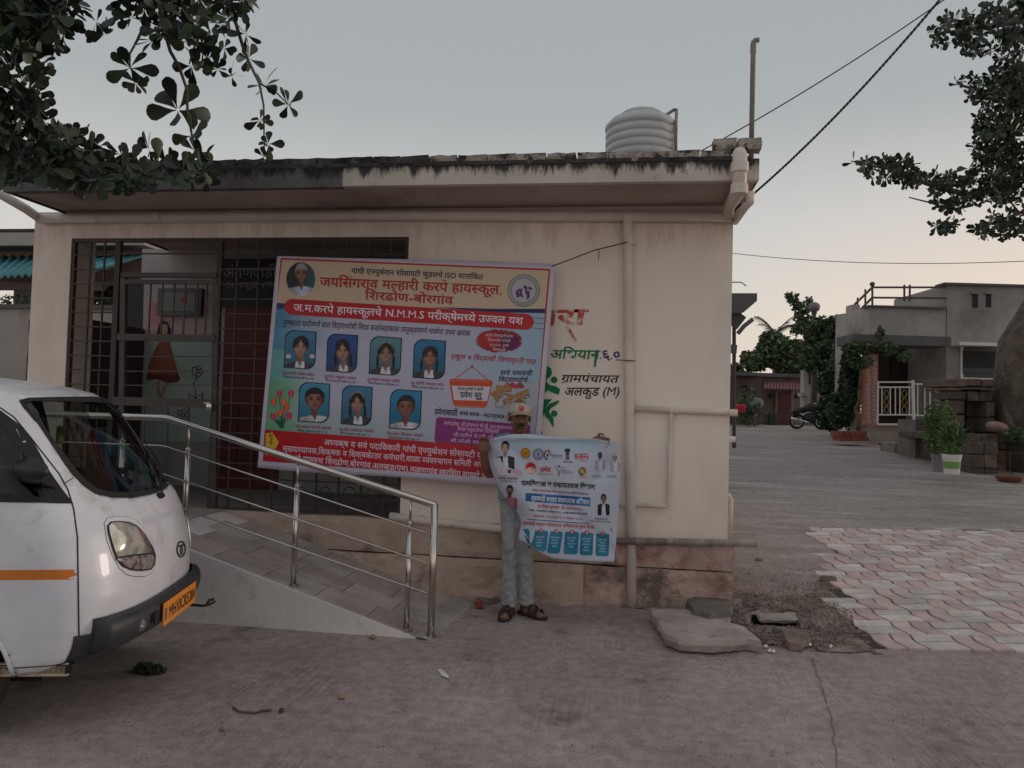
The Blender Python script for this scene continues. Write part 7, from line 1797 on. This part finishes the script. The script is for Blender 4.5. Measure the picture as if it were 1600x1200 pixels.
for poly, n in ((((395, 190), (430, 90), (500, 60), (600, 50), (720, 20), (840, 0), (960, -40), (960, 220), (720, 200), (620, 255), (560, 262), (480, 240)), 62),
                (((515, 385), (620, 345), (740, 340), (960, 200), (960, 480), (640, 480), (570, 450)), 46), (((600, 560), (650, 500), (840, 440), (1000, 440), (1000, 900), (840, 900), (600, 970), (565, 860), (570, 780), (620, 740), (590, 640)), 120),
                (((35, 760), (190, 735), (330, 765), (370, 830), (340, 880), (300, 860), (190, 850), (130, 830)), 26), (((370, 810), (540, 830), (600, 880), (600, 980), (520, 990), (450, 970), (400, 900)), 24), (((415, 1060), (480, 1035), (540, 1045), (470, 1085)), 5), (((605, 1090), (625, 1000), (830, 1010), (960, 1060), (960, 1120), (730, 1110), (640, 1110)), 18)):
    ros += fillp([ZR(*p) for p in poly], int(n*2.3), *dR, .155, rn)
ros += fillp([(1545, 60), (1640, 40), (1640, 320), (1560, 320), (1530, 260), (1530, 200), (1560, 150)], 170, *dR, .155, rn)
RTc = atD(1655, 700, 15.0); RTc.z = gz(RTc.x, RTc.y)
def A5(x, y, d=13.2): return atD(*ZR(x, y), d)
def Tq(px, py, d=15.4): return atD(px, py, d)
woods = [('trunk', [Tq(1648, 745), Tq(1648, 660), Tq(1645, 600), Tq(1648, 545), Tq(1672, 490), Tq(1700, 430), Tq(1730, 330), Tq(1760, 150)], [1.12, 1.08, 1.04, 1.0, .86, .72, .6, .5]),
 ('branch', [Tq(1730, 330), A5(960, 700), A5(780, 850), A5(600, 920), A5(380, 860), A5(250, 800), A5(60, 765)], [.3, .16, .1, .06, .035, .025, .01]), ('branch', [Tq(1745, 260), A5(980, 400), A5(700, 440), A5(540, 400)], [.25, .12, .05, .015]),
 ('branch', [Tq(1755, 170), A5(1000, 60), A5(700, 120), A5(420, 160)], [.25, .1, .05, .015]), ('branch', [A5(600, 960), A5(500, 985), A5(400, 950), A5(300, 925)], [.03, .02, .015, .01]), ('branch', [A5(960, 900), A5(820, 1000), A5(780, 950)], [.05, .03, .015]), ('branch', [A5(820, 1000), A5(700, 1040), A5(620, 1090)], [.03, .02, .01])]
big_tree('almond_tree', RTc, 'thick-trunked tree on the stone platform with dark crown at the right', ros, woods, 9)
m = MB(); leafball(m, atD(1592, 680, 14.6), (.35, .25, .14), 260, .09, rn); o = m.build('weed', DG[1], None, fix=False); tag(o, 'low green weeds at the foot of the thick trunk on the platform', 'weed')

# ================================================================== broken slab, stones, drain, litter
SLB = mat('slab_concrete', srgb(176, 164, 158), .93, srgb(140, 129, 124), 3, 9, .5, 22, col3=srgb(104, 95, 90), s3=6, thr3=(.58, .7))
ZS = lambda X, Y: (1000+X/5.333, 900+Y/5.333)
def rough_slab(name, label, pts, z0_, th, m_, tilt=(0, 0), cat='slab'):
    P_ = []
    for x, y in pts:
        p = onZ(x, y, z0_); P_.append(p)
    c_ = sum(P_, Vector())/len(P_); P2 = []
    for i in range(len(P_)):
        a, b_ = P_[i], P_[(i+1) % len(P_)]; n = max(1, int((b_-a).length/.05))
        for k in range(n): q = a.lerp(b_, k/n)+Vector((random.uniform(-.008, .008), random.uniform(-.008, .008), 0)) if k else a; P2.append(q+Vector((0, 0, tilt[0]*(q.x-c_.x)+tilt[1]*(q.y-c_.y))))
    n = len(P2); mid = [q+(q-c_).normalized()*.012+Vector((0, 0, -th*.4+random.uniform(-.008, .008))) for q in P2]; bot_ = [q+(q-c_).normalized()*-.01+Vector((random.uniform(-.008, .008), random.uniform(-.008, .008), -th)) for q in P2]
    m = MB(); rings_ = [[c_.lerp(q, f)+Vector((0, 0, .004*fbm(q.x*5*f, q.y*5))) for q in P2] for f in (.35, .7)]
    m.v = [tuple(c_)]+[tuple(v) for v in rings_[0]+rings_[1]+P2+mid+bot_]
    m.f = [(0, 1+i, 1+(i+1) % n) for i in range(n)]
    for L_ in range(4): m.f += [(1+L_*n+i, 1+(L_+1)*n+i, 1+(L_+1)*n+(i+1) % n, 1+L_*n+(i+1) % n) for i in range(n)]
    m.f.append(tuple(1+4*n+i for i in range(n))); m.mi = [0]*len(m.f)
    o = m.build(name, m_, None); return tag(o, label, cat)
rough_slab('broken_slab', 'large broken concrete slab lying tilted on the ground by the hall corner', [(1016, 953), (1050, 951.5), (1075, 952), (1116, 955), (1141, 965), (1135, 972), (1161, 978), (1189, 1002), (1169, 998), (1150, 1000), (1105, 1002), (1062, 999), (1039, 990)], .095, .075, SLB)
def rock(name, label, px, py, rx, ry, rz_, m_, seed, rot=0, cat='stone', group=None, z=None, dz=0):
    p = onG(px, py); rn_ = random.Random(seed); bm = bmesh.new(); bmesh.ops.create_icosphere(bm, subdivisions=3, radius=1)
    for v in bm.verts:
        d_ = v.co.normalized(); q = Vector((math.copysign(abs(d_.x)**.7, d_.x), math.copysign(abs(d_.y)**.7, d_.y), math.copysign(abs(d_.z)**.7, d_.z)))
        v.co = q*(1+.25*fbm(d_.x*1.5+seed, d_.y*1.5, d_.z*1.5))
        v.co = Vector((v.co.x*rx, v.co.y*ry, v.co.z*rz_))
    me = bpy.data.meshes.new(name); bm.to_mesh(me); bm.free(); o = link(name, me, None, m_); o.location = p+Vector((0, 0, rz_*.5+dz)); o.rotation_euler = (rn_.uniform(-.2, .2), rn_.uniform(-.2, .2), rot); return tag(o, label, cat, group)
RK = mat('rock_grey', srgb(122, 114, 108), .93, srgb(96, 88, 82), 6, 9, .7, 20); RK2 = mat('rock_warm', srgb(134, 116, 106), .93, srgb(100, 86, 78), 7, 9, .7, 20)
rough_slab('stone_block', 'dark squared stone leaning behind the broken slab', [(1074, 936), (1098, 930), (1130, 931), (1144, 940), (1142, 955), (1110, 958), (1084, 952)], .135, .125, RK, cat='stone')
rock('rock', 'pointed dark stone standing against the pinkish plinth', 1095, 938, .062, .05, .09, RK2, 2)
rock('rock', 'round stone at the foot of the downpipe', 990, 941, .07, .05, .045, RK2, 5)
rough_slab('drain_cover', 'small concrete lintel over the dark drain opening', [(1183, 957), (1242, 958), (1245, 964), (1238, 966), (1188, 965)], .10, .04, SLB)
rough_slab('earth_clod', 'flat lumpy cement piece in front of the drain opening', [(1226, 986), (1240, 982), (1260, 984), (1266, 994), (1252, 1006), (1234, 1004), (1226, 996)], .07, .09, RK2, cat='stone')
rock('rock', 'small pale stone at the lip of the drain opening', 1214, 989, .032, .03, .026, RK, 8)
rock('rock', 'grey stone at the left edge of the paving', 1294, 910, .07, .05, .04, RK, 14, .3)
rock('rock', 'small dark stone lying on the lane beyond the hall corner', 1186, 878, .035, .03, .025, RK2, 15, .3)
m = MB()
hz = HOLE.z; m.box((HOLE.x-.19, HOLE.y-.06, hz-.16), (HOLE.x+.19, HOLE.y+.17, hz-.14)); m.box((HOLE.x-.15, HOLE.y+.115, hz-.14), (HOLE.x+.15, HOLE.y+.135, hz+.035)); m.box((HOLE.x-.165, HOLE.y-.04, hz-.14), (HOLE.x-.15, HOLE.y+.115, hz-.0)); m.box((HOLE.x+.15, HOLE.y-.04, hz-.14), (HOLE.x+.165, HOLE.y+.115, hz-.0)); m.build('drain_shade_lining', flat('drain_shade', (26, 22, 22), .9), kind='structure')  # added lining for the drain hole, its inner shade painted as near-black colour
GRV = [mat('gravel%d' % i, srgb(*c), .95) for i, c in enumerate([(118, 106, 99), (94, 80, 73), (138, 127, 119), (84, 68, 60)])]
m = MB(); rn = random.Random(21)
def chip(p, s_):
    b = len(m.v); q = [Vector((rn.gauss(0, 1), rn.gauss(0, 1), rn.gauss(0, .6))).normalized()*s_*rn.uniform(.5, 1) for _ in range(4)]
    m.cur = rn.randrange(4); m.add([p+v for v in (Vector((s_, 0, 0)), Vector((-s_*.8, s_*.3, 0)), Vector((0, -s_*.9, s_*.2)), Vector((.1*s_, .8*s_, .1*s_)), Vector((0, 0, s_*rn.uniform(.4, .9))))], [(0, 3, 4), (3, 1, 4), (1, 2, 4), (2, 0, 4)])
def scatter(poly, n, s0, s1):
    k = 0; xs_ = [p[0] for p in poly]; ys_ = [p[1] for p in poly]
    while k < n:
        x, y = rn.uniform(min(xs_), max(xs_)), rn.uniform(min(ys_), max(ys_))
        if inpoly((x, y), poly):
            p = onG(x, y)
            if abs(p.x-HOLE.x) < .17 and -.07 < p.y-HOLE.y < .17: k += 1; continue
            p.z = max(gh(p.x, p.y), gz(p.x, p.y)-.02)+.012*(p.x > .8 and p.y > 4.7)+.002
            chip(p, rn.uniform(s0, s1)); k += 1
scatter([(1120, 920), (1200, 925), (1290, 905), (1330, 960), (1345, 1000), (1290, 1020), (1190, 1010), (1140, 975)], 2400, .003, .013)
scatter([(1140, 885), (1260, 890), (1310, 900), (1290, 925), (1150, 925)], 500, .003, .009)
scatter([(830, 925), (1010, 925), (1130, 925), (1110, 950), (1000, 950), (850, 938)], 700, .003, .011)
scatter([(0, 1000), (1600, 1030), (1600, 1200), (0, 1200)], 900, .002, .006)
scatter([(640, 990), (1300, 1010), (1400, 1060), (600, 1060)], 500, .002, .006)
m.build('gravel', GRV, kind='stuff', fix=False)
# twigs, wrappers, leaves
def litter(name, pts, r, m_, label, cat, lift=.004):
    mm = MB(); mm.tube([onG(x, y)+Vector((0, 0, r+lift)) for x, y in pts], r, 6); return tag(mm.build(name, m_, None, smooth=True), label, cat)
TWG = flat('twig', (92, 78, 70), .9)
litter('twig', [(364, 1109), (374, 1115), (398, 1117), (410, 1113), (424, 1112)], .006, TWG, 'thin bent twig lying on the road in the foreground', 'twig')
litter('root', [(1037, 952), (1038, 945), (1044, 941), (1056, 941), (1068, 943), (1075, 945)], .005, flat('pale_root', (196, 180, 166), .8), 'pale curved root strip behind the broken slab', 'root', .05)
def scrap(name, pts, m_, label, cat='litter', lift=.008):
    mm = MB(); P_ = [onG(x, y)+Vector((0, 0, lift+.006*(i % 2))) for i, (x, y) in enumerate(pts)]; c_ = sum(P_, Vector())/len(P_)+Vector((0, 0, .01)); mm.add(P_+[c_], [(i, (i+1) % len(P_), len(P_)) for i in range(len(P_))]); return tag(mm.build(name, m_, None, solid=.001), label, cat)
scrap('wrapper', [(683, 1048), (690, 1049), (702, 1060), (699, 1063), (690, 1058)], flat('white_plastic', (216, 214, 214), .5), 'crumpled white plastic scrap on the road below the ramp end')
scrap('wrapper', [(740, 941), (752, 942), (756, 952), (744, 952)], flat('red_plastic', (150, 60, 52), .6), 'small reddish scrap lying at the foot of the ramp')
scrap('dry_leaf', [(434, 1115), (438, 1110), (444, 1109), (442, 1116)], flat('dry_leaf_dark', (66, 56, 50), .8), 'dark curled leaf beside the twig on the road', 'leaf')
scrap('dry_leaf', [(341, 1141), (348, 1138), (352, 1143), (344, 1145)], flat('dry_leaf_red', (136, 84, 80), .8), 'small reddish leaf on the road near the lower left', 'leaf')
scrap('dry_leaf', [(576, 996), (584, 994), (588, 999), (580, 1001)], flat('dry_leaf_tan', (150, 112, 84), .8), 'small tan leaf on the road under the ramp side', 'leaf')
scrap('dry_leaf', [(527, 1091), (535, 1088), (539, 1093), (530, 1095)], flat('dry_leaf_tan', (0, 0, 0)), 'tan leaf lying on the open road centre', 'leaf')
for k, (x, y) in enumerate(((1193, 1011), (1199, 1018), (1236, 1014), (1262, 1009), (1295, 1011), (1205, 1019))):
    scrap('paper_bit', [(x, y), (x+5, y-2), (x+7, y+2), (x+1, y+4)], flat('white_plastic', (0, 0, 0)), 'tiny pale paper bit among the rubble in front of the paving', 'litter')['group'] = 'paper bits by the paving'
m = MB(); leafball(m, onG(232, 1052)+Vector((0, 0, .02)), (.10, .05, .03), 200, .055, rn); o = m.build('weed', mat('green_rag', srgb(52, 60, 46), .9), None, fix=False); tag(o, 'flattened dark green weed clump on the road under the van bumper', 'weed')
m = MB()
for x in range(905, 1000, 9): leafball(m, onG(x, 944)+Vector((0, .03, .02)), (.05, .03, .03), 16, .035, rn)
o = m.build('weeds', mat('dusty_weed', srgb(96, 96, 74), .9), None, fix=False, kind='stuff')
